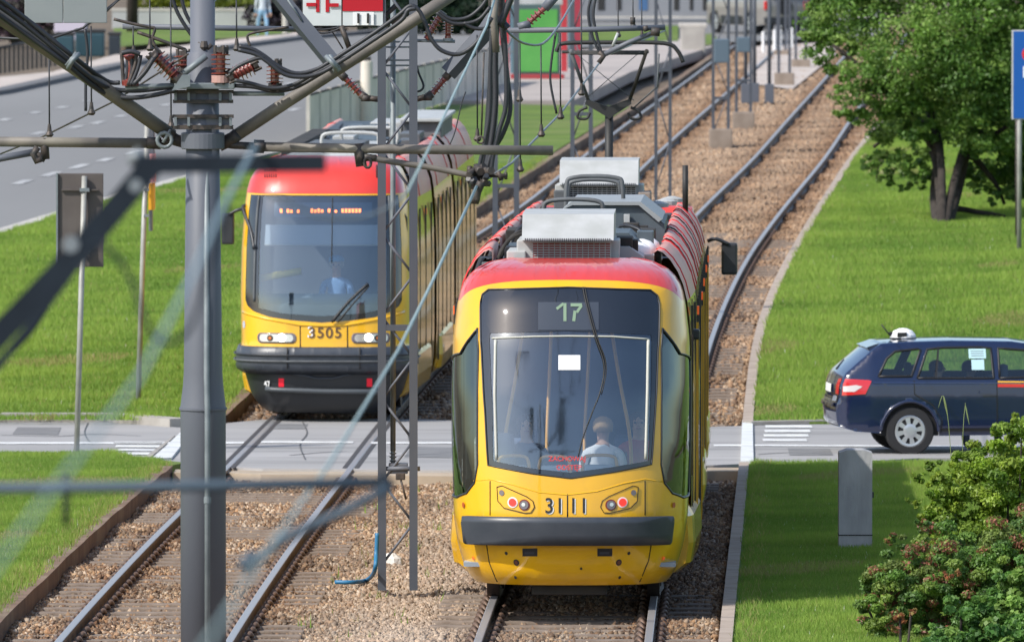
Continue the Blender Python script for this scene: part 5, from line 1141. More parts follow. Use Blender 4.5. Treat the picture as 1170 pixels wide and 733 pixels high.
# far masts: (px, width m, base y, scale, label)
for i, (px, wd, y0, s_, lab, r_, ft) in enumerate(((578,.33,372,74,'grey lattice mast behind the drop bundle, between the two trams',.042,.5),(664.5,.31,292,67.5,'grey lattice mast left of the pantograph',.036,.5),(757.5,.27,225,60,'grey lattice mast right of the pantograph',.032,.5),(823.5,.34,160,51,'grey lattice mast on a brown block, nearest of the row beyond the pantograph',.035,.52),(849.5,.34,140,48,'grey lattice mast on a brown block right behind the first block',.035,.52),(862,.0,118,45,'',.03,0),(896,.30,94,41,'distant lattice mast on a brown block left of the tree',.04,.55),(915,.30,78,38,'distant lattice mast on a block closest to the tree branches',.04,.55),(893,.25,66,36,'farthest lattice mast on a block under the parked vans',.04,.5))):
    if ft: lattice('lattice_mast', px, wd, y0, -60, F/s_, lab, 'lattice masts between the tracks', r=r_, foot=ft if i > 2 else None, step=.9 if i < 4 else 5, cross=(212,) if i == 0 else ((130,) if i == 1 else ((80,) if i == 2 else (112,) if i == 3 else (92,))))
for i, (px, y0, s_, yt) in enumerate(((862,117,44,40),(879,118,44,30),(852,118,45,35))):
    b = W(px, y0, F/s_); mb = MB(); mb.tube([b, W(px,-60,F/s_)], .05, 8); o_ = tag(mb.build('thin_post', m_steelb), ['thin grey post, left of the two on the pale strip before the vans','thin grey post, right of the two on the pale strip before the vans','thin grey post beside the second footing block'][i], 'post', 'thin posts on the pale strip')
    mb = MB(); mb.box((b[0]-.12,b[1]-.1,b[2]),(b[0]+.12,b[1]+.1,b[2]+.5),.02); mb.build('post_foot', m_pole, o_)
for i, (x0, x1, y0, y1, d) in enumerate(((816,833,45,72,250),(842,857,43,60,262))):
    o_ = plate('relay_cabinet', x0, y0, x1, y1, d, .3, mat('cabinet_slate', (.09,.13,.17), .5), None, .02); tag(o_, 'slate cabinet fixed to the '+('nearest' if i == 0 else 'second')+' mast with a brown block', 'cabinet')
# near, out of focus span bracket in the foreground
DN = 34.0
nb = empty('near_bracket', W(165,187,DN), 'blurred dark cantilever bracket close to the viewer, with a level bar and a slanting arm', 'cantilever')
def flat(nm, P, w_, m, par):
    mb = MB()
    for a, b in zip(P, P[1:]):
        A, B = Vector(W(*a)), Vector(W(*b)); t = (B-A).normalized(); up = Vector((0,1,0)).cross(t).normalized()*w_/2; q = Vector((0,.04,0))
        vs = [A-up-q,A+up-q,A+up+q,A-up+q,B-up-q,B+up-q,B+up+q,B-up+q]; mb.add(vs, [(3,2,1,0),(4,5,6,7),(0,1,5,4),(1,2,6,5),(2,3,7,6),(3,0,4,7)])
    return mb.build(nm, m, par)
m_near = mat('near_bracket_paint', (.018,.026,.036), .85, spec=.15, c2=(.014,.02,.028), scale=8)
flat('level_bar', [(158,188,DN),(372,186,DN)], .052, m_near, nb); flat('slanting_arm', [(176,186,DN),(92,285,DN),(-20,402,DN)], .072, m_near, nb)
flat('second_arm', [(100,285,DN-.3),(60,340,DN-.3),(-20,440,DN-.3)], .024, m_near, nb)
mb = MB(); mb.disc(W(155,212,DN-.1),(0,1,0),.02,.03); mb.disc(W(81,279,DN-.1),(0,1,0),.025,.03); mb.tube(WL([(150,176),(160,184)], DN), .03, 6); mb.build('bolt', m_galv, nb)
wire('near_cable', 'blurred dark cable looping below the slanting arm in the foreground', [(92,290,28),(110,278,28),(130,290,28),(150,320,28),(170,375,28),(192,392,28),(215,378,28),(226,350,28),(240,300,28),(262,230,28)], .0065, m_near)
wire('near_cable', 'blurred cable hanging straight down left of the slanting arm', [(88,288,40),(60,340,40),(30,385,40),(-10,420,40)], .010, m_near)
m_nearg = mat('near_wire_grey', (.20,.29,.32), .6)
wire('near_wire', 'wide blurred pale wire from the pole band down to the lower left', [(292,166,34),(255,235,28),(220,315,25),(160,430,22),(60,560,18),(-20,665,16)], [.0085,.007,.006,.005,.004,.0035], m_nearg, 'wire', curve=0, n=8)
nl = empty('near_rod', W(0,556,26), 'blurred level grey rod close to the viewer, across the lower left', 'rod')
mb = MB(); mb.tube(WL([(-30,557.5),(220,555),(440,550.5)], 33), .0165, 10); mb.build('rod', mat('near_rod_grey', (.05,.08,.11), .7), nl)
mb = MB(); mb.tube(WL([(432,545),(446,560)], 33), .024, 8); mb.build('rod_end', m_near, nl)
mb = MB(); mb.tube(WL([(446,556),(390,585),(330,612),(285,645)], 31), .014, 8); mb.tube(WL([(292,632),(276,650)], 31), .020, 8); mb.build('stay', mat('near_rod_grey', (.1,.15,.2), .6), nl)
mb = MB(); mb.tube(WL([(76,540),(75,600)], 33), .010, 6); mb.build('hanger', m_near, nl)
# small things on the ballast
hs = MB(); P = [G(383,668,-.1), G(405,668,-.1), G(420,665,-.1), W(428,655,dm-.2), W(430,635,dm-.2), W(431,612,dm-.2)]; hs.tube(arc_pts([tuple(Vector(p)+Vector((0,0,.03))) for p in P],5), .021, 10); tag(hs.build('hose', mat('hose_blue', (.02,.15,.30), .5)), 'bright blue plastic hose curling from the ballast up the left post of the lattice mast', 'hose')
p = G(447,646,-.13); mb = MB(); mb.lathe(p, (0,0,1), [(-.05,.10),(.02,.13),(.08,.11),(.13,.04)], 9); o_ = tag(mb.build('plastic_bag', mat('bag_white', (.6,.58,.54), .7, bump=.02, bscale=12)), 'crumpled whitish plastic bag lying on the stones at the foot of the lattice mast', 'bag')
# ------------------------------------------------------------------ road signs and other street things
def post(name, label, x0, y0, x1, y1, s_, r, cat='post', m=m_galv):
    b = G(x0, y0); d = b.y*CP+(CAMH-b.z)*SP; root = empty(name, tuple(b), label, cat); t = W(x1, y1, d)
    mb = MB(); mb.tube([(b.x, b.y, b.z-.2), t], r, 12); mb.build('post', m, root); return root, d
m_back = mat('sign_back', (.075,.062,.058), .6, c2=(.10,.085,.08), scale=2)
m_galp = mat('post_galvanised', (.36,.36,.33), .5, .2, c2=(.28,.28,.26), scale=4)
r1, d1 = post('road_sign', 'brown grey back of a rectangular road sign on a thin post, left lawn', 87, 517, 96.5, 201, 90, .035, 'sign', m_galp)
plate('panel', 65, 198, 118, 305, d1+.06, .03, m_back, r1, .01)
for y in (217,): plate('rail', 70, y-.8, 112, y+.8, d1+.03, .03, m_back, r1)
plate('rim', 64, 197.5, 66, 305.5, d1+.02, .05, m_galv, r1); plate('clamp', 91, 215, 102, 219, d1-.05, .1, m_galv, r1); plate('clamp', 91, 285, 102, 288, d1-.05, .1, m_galv, r1)
r2, d2 = post('road_sign', 'thin galvanised post with a narrow yellow sign seen edge on, on the left lawn', 157, 464, 168.5, 128, 83, .036, 'sign', m_galp)
plate('panel_edge', 169.5, 210, 176, 240, d2+.1, .5, mat('sign_yellow', (.75,.38,.02), .5), r2); plate('panel_edge', 169.5, 140, 176, 176, d2+.1, .4, m_pole, r2); plate('panel_edge', 171, 176, 177, 208, d2+.1, .4, mat('sign_pink', (.75,.35,.38), .5), r2); plate('panel_edge', 170,240,174,264,d2+.1,.3,m_galv,r2)
for y in (215,245): plate('clamp', 164, y, 170, y+3, d2-.05, .1, m_galv, r2)
# big blue sign
b3 = G(1165, 290); d3 = b3.y*CP+(CAMH-b3.z)*SP
r3 = empty('information_sign', tuple(b3), 'tall blue road sign with a pale rim on two posts at the right edge', 'sign')
plate('panel', 1156, 34.5, 1236, 137, d3-.03, .04, m_alu, r3, .01); pf = plate('face', 1158, 36, 1234, 135.5, d3-.04, .01, mat('sign_blue', (.004,.085,.36), .4), r3)
mb = MB(); c = W(1177,62,d3-.055); mb.disc(c, (0,1,0), .14, .006, 30); mb.build('symbol_ring', mat('sign_red2', (.62,.02,.02), .4), pf); mb = MB(); c = W(1177,62,d3-.065); mb.disc(c, (0,1,0), .09, .006, 30); mb.build('symbol_core', m_white, pf)
plate('symbol_bar', 1169, 76, 1190, 89, d3-.055, .006, m_white, pf)
for px in (1165, 1228): mb = MB(); bb = W(px, 288, d3); b3.y += .16; mb.tube([(bb[0], b3.y+.03, b3.z-.2), (bb[0], b3.y+.03, W(px,40,d3)[2])], .04, 12); mb.build('post', m_galp, r3)
b4 = G(1162, 276); mb = MB(); mb.tube([(b4.x, b4.y, b4.z-.2), (b4.x, b4.y, b4.z+3)], .035, 10); tag(mb.build('thin_post', m_fit), 'thin dark post standing just behind the post of the blue sign', 'post')
# concrete bollard in the right lawn
bb = G(977.5, 627); db = bb.y*CP+(CAMH-bb.z)*SP
bo = empty('concrete_bollard', tuple(bb), 'square grey concrete post with a blunt pointed top on the right lawn', 'bollard')
hw = 19*db/F; ht = 110*db/F
mb = MB(); mb.prism([(bb.x-hw, bb.z-.2),(bb.x+hw, bb.z-.2),(bb.x+hw, bb.z+ht),(bb.x+hw*.5, bb.z+ht+.03),(bb.x-hw*.5, bb.z+ht+.032),(bb.x-hw, bb.z+ht)], 1, bb.y-.0, bb.y+.34)
mb.build('shaft', mat('bollard_concrete', (.42,.42,.43), .85, c2=(.29,.29,.30), scale=5, stretch=(1,1,.35), bump=.006, bscale=30, c3=(.42,.42,.41), scale3=2), bo)
mb = MB(); mb.box((bb.x-hw-.004, bb.y-.004, bb.z+.14), (bb.x+hw+.004, bb.y+.344, bb.z+.15)); mb.build('joint', m_gaparea, bo)
mb = MB(); mb.box((bb.x+hw-.002, bb.y+.1, bb.z+.52), (bb.x+hw+.02, bb.y+.16, bb.z+.58)); mb.build('bolt', m_fit, bo)
# ------------------------------------------------------------------ cars
class Car:
    """local axes: x forward along the car, y to its left, z up; origin on the ground under the middle of the rear axle"""
    def __init__(s, name, label, loc, head, paint, prof, glassprof, Lr, Lf, wid, wb, wr, detail=True, cat='car', m_rim=None, group=None, scale=1.0):
        s.R = empty(name, loc, label, cat, group); c, sn = math.cos(head), math.sin(head); L = Vector(loc); s.detail = detail
        s.fn = lambda x, y, z: tuple(L+Vector((c*x-sn*y, sn*x+c*y, z))*scale)
        s.wid = wid; hw = wid/2
        # body: outline prof (x,z) closed, swept across the width with rounded shoulders
        def wfac(z):   # half width by height
            return hw*np.interp(z, [.15,.35,.75,.95,1.0,1.2,1.42,1.5,1.9], [.93,.985,1,.985,.96,.87,.76,.70,.62]) if glassprof['style'] == 'car' else hw*np.interp(z, [.2,.4,.9,1.1,1.2,1.5,1.75,1.85,2.0], [.93,.985,1,.985,.96,.90,.82,.76,.7])
        s.wfac = wfac
        bm = poly2d([prof]+list(glassprof.get('holes',[])), .07, .05)
        P2 = {}; mb = MB(s.fn)
        def plan(x):  # ends pinch in
            return np.interp(x, [-Lr, -Lr+.12, -Lr+.45, Lf-.6, Lf-.2, Lf], [.82, .93, 1, 1, .92, .75])
        s.plan = plan
        # outer skin (both sides) and a strip over the outline
        vs = [(v.co.x, v.co.y) for v in bm.verts]; bm.verts.index_update(); fs = [tuple(v.index for v in f.verts) for f in bm.faces]; be = [(e.verts[0].index, e.verts[1].index) for e in bm.edges if e.is_boundary and s.on_outline(prof, (e.verts[0].co+e.verts[1].co)/2)]; n = len(vs)
        def hy(x, z, edge): return wfac(z)*plan(x)*(.965 if edge and z > .72 else 1)
        edge = {i for e in be for i in e}
        L_ = [(x, hy(x,z,i in edge), z) for i, (x, z) in enumerate(vs)]; R_ = [(x, -hy(x,z,i in edge), z) for i, (x, z) in enumerate(vs)]
        mb.add(L_+R_, fs+[tuple(n+i for i in reversed(f)) for f in fs], True)
        mid = []; k = len(be)
        # strip across with a slight crown
        for a, b in be:
            q = []
            for i in (a, b):
                x, z = vs[i]; y = hy(x, z, True); xo = .0
                q.append([(x+ (-.05*(1-t*t) if x < -Lr+.5 else 0), y*t, z+(.02*(1-t*t) if z > 1.0 else 0)) for t in (1,.94,.7,.35,0,-.35,-.7,-.94,-1)])
            m_ = 9; mb.add(q[0]+q[1], [(j, j+1, m_+j+1, m_+j) for j in range(m_-1)], True)
        bm.free(); s.body = mb.build('body', paint, s.R)
        md = s.body.modifiers.new('w', 'WELD'); md.merge_threshold = .004
    @staticmethod
    def on_outline(prof, q):
        for a, b in zip(prof, prof[1:]+prof[:1]):
            A, B = Vector(a), Vector(b); d = B-A; t = max(0, min(1, (q.xy-A).dot(d)/max(d.length_squared, 1e-9)))
            if (A+d*t-q.xy).length < 2e-3: return True
        return False
    def side(s, name, loop, m, off=.006, sides=(1,-1), par=None, grid=.12, thick=0):
        outs = []
        for sd in sides:
            bm = poly2d([loop], grid, grid); vs = [tuple(v.co) for v in bm.verts]; bm.verts.index_update(); fs = [tuple(v.index for v in f.verts) for f in bm.faces]; bm.free()
            mb = MB(s.fn); mb.add([(x, sd*(s.wfac(z)*s.plan(x)+off), z) for x, z, _ in vs], fs, True); outs.append(mb.build(name, m, par or s.R))
        return outs
    def wheels(s, xs, r, w_, m_rim, spokes=8, steel=False):
        for x in xs:
            for sd in (-1, 1):
                y = sd*(s.wid/2-.03); ax = Vector(s.fn(x, y+sd, r))-Vector(s.fn(x, y, r)); c = Vector(s.fn(x, y-sd*w_/2, r))
                mb = MB(); mb.lathe(c-ax*.0, ax, [(-w_/2, r*.7),(-w_/2, r*.93),(-w_/2+.02, r),(w_/2-.02, r),(w_/2, r*.95),(w_/2+.004, r*.68),(w_/2-.02, r*.64)], 40); wt = mb.build('wheel', mat('tyre', (.018,.018,.02), .8), s.R)
                mb = MB(); cc_ = c+ax*(w_/2-.012); mb.lathe(cc_-ax*.03, ax, [(0,r*.66),(.012,r*.66)], 40); mb.build('rim_back', m_gaparea, wt)
                mb = MB(); fwd = Vector(s.fn(1,0,0))-Vector(s.fn(0,0,0)); up = Vector((0,0,1))
                def pt(rad, an, o): return tuple(cc_+ax*o+(fwd*math.cos(an)+up*math.sin(an))*rad)
                N = 40; ring = lambda r0, r1, o0, o1: mb.add([pt(r0, 2*math.pi*i/N, o0) for i in range(N)]+[pt(r1, 2*math.pi*i/N, o1) for i in range(N)], [(i,(i+1)%N,N+(i+1)%N,N+i) for i in range(N)], True)
                ring(r*.67,r*.62,.006,.012); ring(r*.62,r*.53,.012,.008); ring(r*.30,r*.18,.012,.02); ring(r*.18,r*.001,.02,.022); ring(r*.2,r*.2+.001,-.02,.02)
                for k in range(spokes):
                    a = 2*math.pi*k/spokes+.2; h = math.pi/spokes*.52
                    mb.add([pt(r*.28,a-h*1.3,.012),pt(r*.28,a+h*1.3,.012),pt(r*.56,a+h,.009),pt(r*.56,a-h,.009)], [(0,1,2,3)])
                mb.build('wheel_cover', m_rim, wt)
m_navy = mat('car_navy', (.003,.010,.045), .22, coat=1.0, spec=.6)
m_cgl = glass('car_glass', (.74,.82,.78), (.8,.9,.95), .06)
m_cgd = mat('car_glass_dark', (.012,.016,.018), .05, coat=1)
m_hub = mat('hubcap_silver', (.50,.52,.54), .3, .6)
# taxi: estate car; rear axle spot from the photograph
cs = 92.0; pA = G(1040, 516.5)
hd = R(6)
cloc = (pA.x-.10, pA.y+.35, zg(pA.y)+.005)
outl = [(-0.918,0.36),(-0.954,0.42),(-0.968,0.56),(-0.954,0.66),(-0.927,0.74),(-0.918,0.9),(-0.873,1.02),(-0.837,1.07),(-0.495,1.36),(-0.36,1.455),(-0.05,1.475),(0.6,1.49),(1.4,1.475),(1.8,1.42),(2.35,1.12),(2.5,1.04),(3.1,0.96),(3.3,0.86),(3.36,0.62),(3.33,0.4),(3.2,0.26),(2.86,0.25),(2.84,0.42),(2.74,0.58),(2.6,0.67),(2.47,0.69),(2.34,0.67),(2.2,0.58),(2.1,0.42),(2.08,0.25),(0.39,0.24),(0.37,0.42),(0.27,0.585),(0.13,0.675),(0,0.7),(-0.13,0.675),(-0.27,0.585),(-0.37,0.42),(-0.39,0.28),(-0.72,0.3)]
qtr = [(-.42,1.03),(-.30,1.26),(-.18,1.355),(.12,1.385),(.16,1.375),(.02,1.03)]
rdoor = [(.10,1.005),(.25,1.38),(.45,1.40),(.95,1.405),(1.10,1.39),(1.12,1.0)]
fdoor = [(1.20,1.0),(1.20,1.39),(1.60,1.36),(1.78,1.30),(2.22,1.02)]
car = Car('taxi', 'dark blue estate taxi with a white roof lamp driving right on the crossing road', cloc, hd, m_navy, outl, {'style':'car','holes':[qtr,rdoor,fdoor]}, 0.97, 3.36, 1.73, 2.47, .315, scale=.945)
car.body['label'] = 'navy body'
car.wheels((0, 2.47), .305, .2, m_hub)
mb = MB(car.fn)
for x in (0, 2.47):
    for sd in (-1, 1): mb.lathe(car.fn(x, sd*.50, .34), Vector(car.fn(x,sd*.8,.34))-Vector(car.fn(x,sd*.5,.34)), [(0,.05),(.01,.37),(.33,.37)], 24) if False else None
mb.fn = None
for x in (0, 2.47):
    mb2 = MB(car.fn); mb2.box((x-.38,-.80,.24),(x+.38,.80,.72)); mb2.build('wheel_house', m_gaparea, car.R)
arch = [(.385,.30),(.37,.42),(.27,.585),(.13,.675),(0,.70),(-.13,.675),(-.27,.585),(-.37,.42),(-.385,.32)]
for x_ in (0, 2.47):
    for sd in (-1, 1):
        mb = MB(car.fn); mb.tube([(x_+a, sd*(car.wfac(z)*car.plan(x_+a)-.008), z) for a, z, _ in arc_pts([(a, z, 0) for a, z in arch], 4)], .024, 8); mb.build('wheel_arch', m_navy, car.R)
m_trim = mat('window_trim', (.012,.012,.014), .5)
gl_f = lambda l: l
for lp in (qtr, rdoor, fdoor):
    for sd in (-1, 1):
        mb = MB(car.fn); mb.tube([(x, sd*(car.wfac(z)*car.plan(x)+.002), z) for x, z in resample(lp+[lp[0]], .1)], .016, 6); mb.build('window_trim', m_trim, car.R)
m_cgd2 = mat('car_window', (.05,.085,.055), .06, coat=1.0, c2=(.10,.18,.05), scale=1.0, mixlo=.3, mixhi=.7)
car.side('quarter_window', qtr, m_cgl, -.004); car.side('rear_door_window', rdoor, m_cgl, -.004); car.side('front_door_window', fdoor, m_cgl, -.004)
car.side('window_bar', [(.33,1.0),(.36,1.0),(.41,1.39),(.385,1.39)], m_trim, .012)
m_rf = mat('green_reflection', (.07,.15,.02), .4)
# occupants seen as shapes behind the glass
def sideplate(nm, lp, m, off, sides=(-1,), par=None): return car.side(nm, lp, m, off, sides, par)
for nm, lp in (('door_gap', [(.045,.98),(.055,.98),(.06,.8),(.30,.66),(.43,.45),(.42,.28),(.41,.28),(.42,.45),(.29,.65),(.05,.79)]), ('door_gap', [(1.155,.27),(1.165,.27),(1.165,.99),(1.155,.99)]), ('sill_strip', [(.40,.30),(2.06,.30),(2.06,.34),(.40,.34)])):
    sideplate(nm, lp, m_gaparea, .006, (-1,1))
car.side('shoulder_crease', [(-.5,.945),(2.6,.915),(2.6,.93),(-.5,.96)], mat('navy_highlight', (.012,.025,.09), .3, coat=1), .010)  # highlight of the crease painted in as a lighter navy strip
for x in (.92, 1.98):
    hs_ = car.side('door_handle', rrect(x-.0, x+.2, .80, .835, .015), m_navy, .03, (-1,1))
# livery stripe on the front door
car.side('livery_stripe', [(1.17,.925),(2.2,.91),(2.2,.95),(1.17,.965)], mat('livery_yellow', (.75,.38,.02), .4), .008); car.side('livery_stripe', [(1.17,.885),(2.2,.87),(2.2,.91),(1.17,.925)], mat('livery_red', (.62,.04,.03), .4), .008)
# stickers in the rear door window
m_stk = mat('sticker_pale_blue', (.45,.66,.70), .5)
car.side('window_sticker', [(.80,1.26),(1.03,1.26),(1.03,1.385),(.80,1.385)], m_stk, .014, (-1,)); car.side('window_sticker', [(.83,1.11),(1.0,1.11),(1.0,1.245),(.83,1.245)], m_stk, .014, (-1,))
for z in (1.29,1.32,1.35): car.side('sticker_text', [(.83,z),(1.0,z),(1.0,z+.008),(.83,z+.008)], m_pole, .016, (-1,))
# tail lamp, rear window, plate, bumper parts: on the rear face and corner
def rear(nm, lp, m, off=.01, par=None):
    """lp in (y,z) on the rear face"""
    zs = [.36,.42,.56,.66,.74,.90,1.02,1.07,1.36,1.455]; xs = [-.918,-.954,-.968,-.954,-.927,-.918,-.873,-.837,-.495,-.36]
    bm = poly2d([lp], .1, .06); vs = [tuple(v.co) for v in bm.verts]; bm.verts.index_update(); fs = [tuple(v.index for v in f.verts) for f in bm.faces]; bm.free()
    mb = MB(car.fn); hw = lambda z: car.wfac(z)*.82*.965
    mb.add([(float(np.interp(z, zs, xs))-.05*(1-min(1,(y/hw(z))**2))-off, y, z) for y, z, _ in vs], fs, True); return mb.build(nm, m, par or car.R)
rear('rear_window', [(-.50,1.09),(.50,1.09),(.44,1.34),(-.44,1.34)], mat('rear_glass', (.16,.19,.19), .08, coat=1), .008)
rear('number_plate', [(-.26,.80),(.26,.80),(.26,.91),(-.26,.91)], mat('plate_white', (.62,.62,.58), .5), .02)
rear('rear_bumper_step', [(-.60,.62),(.60,.62),(.60,.68),(-.60,.68)], m_navy, .03)
rear('boot_line', [(-.62,.72),(.62,.72),(.62,.73),(-.62,.73)], m_gaparea, .008)
m_tl = mat('tail_lamp', (.55,.015,.02), .2, coat=1); m_tlw = mat('tail_lamp_white', (.65,.60,.60), .2, coat=1)
for o_ in car.side('tail_lamp', [(-.905,.78),(-.60,.80),(-.52,.97),(-.55,.985),(-.86,1.0),(-.89,.93)], m_tl, .012):
    pass
car.side('tail_lamp_lens', [(-.89,.83),(-.74,.83),(-.64,.90),(-.72,.92),(-.89,.90)], m_tlw, .016)
for u_, lab in ((.42,'back seat passenger with dark hair behind the first side window of the taxi'),(1.72,'driver at the wheel of the dark blue taxi, seen as a shape')):
    seated_person('person', lambda u, v, z: car.fn(u, v, z), u_, -.32, .42, lab, mat('cloth_navy', (.05,.06,.10), .8), h_br, face=1, scale=.92, turn=-math.pi/2)
seated_person('person', lambda u, v, z: car.fn(u, v, z), .95, .30, .40, 'passenger on the far side of the taxi, partly behind the pale window sticker', mat('cloth_grey', (.12,.12,.13), .8), h_br, face=1, scale=.9, turn=-math.pi/2)
for x_, y_ in ((.15,-.35),(.15,.35),(1.35,-.35),(1.35,.35)):
    mb = MB(car.fn); mb.box((x_-.1,y_-.24,.4),(x_+.04,y_+.24,.98),.04); mb.box((x_-.06,y_-.12,1.0),(x_+.02,y_+.12,1.16),.03); mb.build('car_seat', m_seat, car.R)
for sd in (-1, 1): rear('tail_lamp', [(sd*.52,.79),(sd*.68,.79),(sd*.68,1.0),(sd*.52,.99)], m_tl, .012); rear('reflector_strip', [(sd*.45,.70),(sd*.67,.70),(sd*.67,.77),(sd*.50,.77)], mat('bumper_glint', (.25,.28,.34), .15, coat=1), .03)  # strips on the bumper: its glint painted in as a pale colour
mb = MB(car.fn); mb.prism([(-.54,1.40),(-.36,1.462),(-.28,1.47),(-.34,1.43),(-.50,1.36)], 1, -.50, .50); mb.build('roof_spoiler', m_navy, car.R)
mb = MB(car.fn); mb.tube([(-.86,-.12,1.09),(-.88,-.05,1.10),(-.74,.25,1.20)], .014, 6); mb.build('rear_wiper', m_trim, car.R)
mb = MB(car.fn); mb.tube([(-.12,0,1.49),(-.27,0,1.68)], .009, 6); mb.build('aerial', m_trim, car.R)
mb = MB(); mb.lathe(car.fn(.02,0,1.49), (0,0,1), [(0,.15),(.02,.165),(.05,.16),(.10,.12),(.13,.05),(.135,.01)], 18); tl_ = mb.build('taxi_lamp', m_white, car.R)
mb = MB(car.fn); mb.box((-.16,-.05,1.53),(-.13,.05,1.58)); mb.box((-.08,-.17,1.52),(.05,-.155,1.58)); mb.build('lamp_marking', m_num, tl_)
mb = MB(car.fn); mb.box((-.14,-.16,1.485),(.18,.16,1.505), .005); mb.build('lamp_foot', m_trim, tl_)
for sd in (-1, 1):
    mb = MB(car.fn); mb.box((1.95, sd*.86, 1.0), (2.12, sd*1.02, 1.12), .03); mb.build('wing_mirror', m_navy, car.R)
    mb = MB(car.fn); mb.box((3.18, sd*.45, .66), (3.34, sd*.76, .80), .03); mb.build('headlight', m_lampglass, car.R)
mb = MB(car.fn); mb.box((-.45,-.70,.30),(3.1,.70,.36)); mb.build('floor_pan', m_dk, car.R)
# ------------------------------------------------------------------ grass, leaves, trees
m_leaf = attr_mat('leaf', .5, trans=.45); m_blade = attr_mat('grass_blade', .7, trans=.4)
def pnoise(x, y, s, seed=0):
    return (np.sin(x*s*1.7+seed)+np.sin(y*s*1.1+x*s*.6+seed*2.1)+np.sin((x-y)*s*.9+seed*.7)+np.sin(y*s*2.3-x*s*1.9+seed*1.3))/4
ax_ = np.array([p[0] for p in ave_r]); ay_ = np.array([p[1] for p in ave_r]); oo_ = np.argsort(ay_); ave_x = lambda y: np.interp(y, ay_[oo_], ax_[oo_])
def grass(name, ya, yb, xlf, xrf, dens, h0, h1, wd, z0, lab, nb=3, yellow=0.0):
    g = np.linspace(ya, yb, 60); wmax = float(np.max(xrf(g)-xlf(g))); N = int(dens*(yb-ya)*wmax)
    y = RNG.uniform(ya, yb, N); x = xlf(y)+RNG.random(N)*wmax; k = x < xrf(y); x, y = x[k], y[k]; N = len(x)
    x = np.repeat(x, nb)+RNG.normal(0, .025, N*nb); y = np.repeat(y, nb)+RNG.normal(0, .025, N*nb); n = N*nb
    pn = .9*pnoise(x, y, .9, 1)+.6*pnoise(x, y, 3.3, 5)+.7*pnoise(x,y*.35,.6,9); h = RNG.uniform(h0, h1, n)*(1+.45*pn); a = RNG.uniform(0, 6.28, n); ln = RNG.uniform(0, .7, n)*h; b = RNG.uniform(0, 6.28, n)
    z = zga(y)+z0; dx, dy = np.cos(a)*wd/2, np.sin(a)*wd/2*.3
    V = np.stack([np.stack([x-dx, y-dy, z], -1), np.stack([x+dx, y+dy, z], -1), np.stack([x+np.cos(b)*ln, y+np.sin(b)*ln, z+h], -1)], 1).reshape(-1, 3)
    g1 = np.array([.16,.28,.035]); g2 = np.array([.29,.42,.062]); g3 = np.array([.40,.37,.13]); t = np.clip(.5+.75*pn+RNG.normal(0,.22,n), 0, 1)[:, None]
    c = g1*(1-t)+g2*t; dry = ((RNG.random(n) < .05+yellow) | ((pnoise(x,y*.5,.8,22) > .62) & (RNG.random(n) < .55)))[:, None]; c = np.where(dry, g3*RNG.uniform(.6,1.1,(n,1)), c)
    fl = (RNG.random(n) < .0012)[:, None]; c = np.where(fl, np.array([.7,.7,.6]), c)
    mass(name, V, np.arange(n*3).reshape(-1, 3), np.clip(c, 0, .8), m_blade, label=lab, kind='stuff')
vl = lambda y: -.0465*y-.5
vr = lambda y: .0465*y+.5
klA = lambda y: np.interp(y, *KL)-.1; krA = lambda y: np.interp(y, *KR)+.10
ynl = near[3][1]-.35; 
grass('grass', 97, ynl-1.2, vl, klA, 900, .035, .085, .011, 0, 'green grass of the near lawn on the left')
grass('grass', ynl-1.2, near[1][1]-.25, vl, lambda y: np.interp(y, [near[3][1], near[2][1]], [near[3][0]-.3, near[2][0]]), 900, .035, .085, .011, 0, 'green grass along the road edge on the left')
grass('grass', 97, near[8][1]-.35, krA, vr, 800, .035, .085, .011, 0, 'green grass of the near lawn on the right')
grass('grass', far[3][1]+.7, 235, lambda y: np.maximum(vl(y), ave_x(y)+.25), klA, 330, .045, .11, .02, .06, 'green grass between the avenue and the tracks')
grass('grass', far[8][1]+.5, 285, krA, vr, 300, .05, .12, .02, .03, 'green grass of the far lawn on the right')
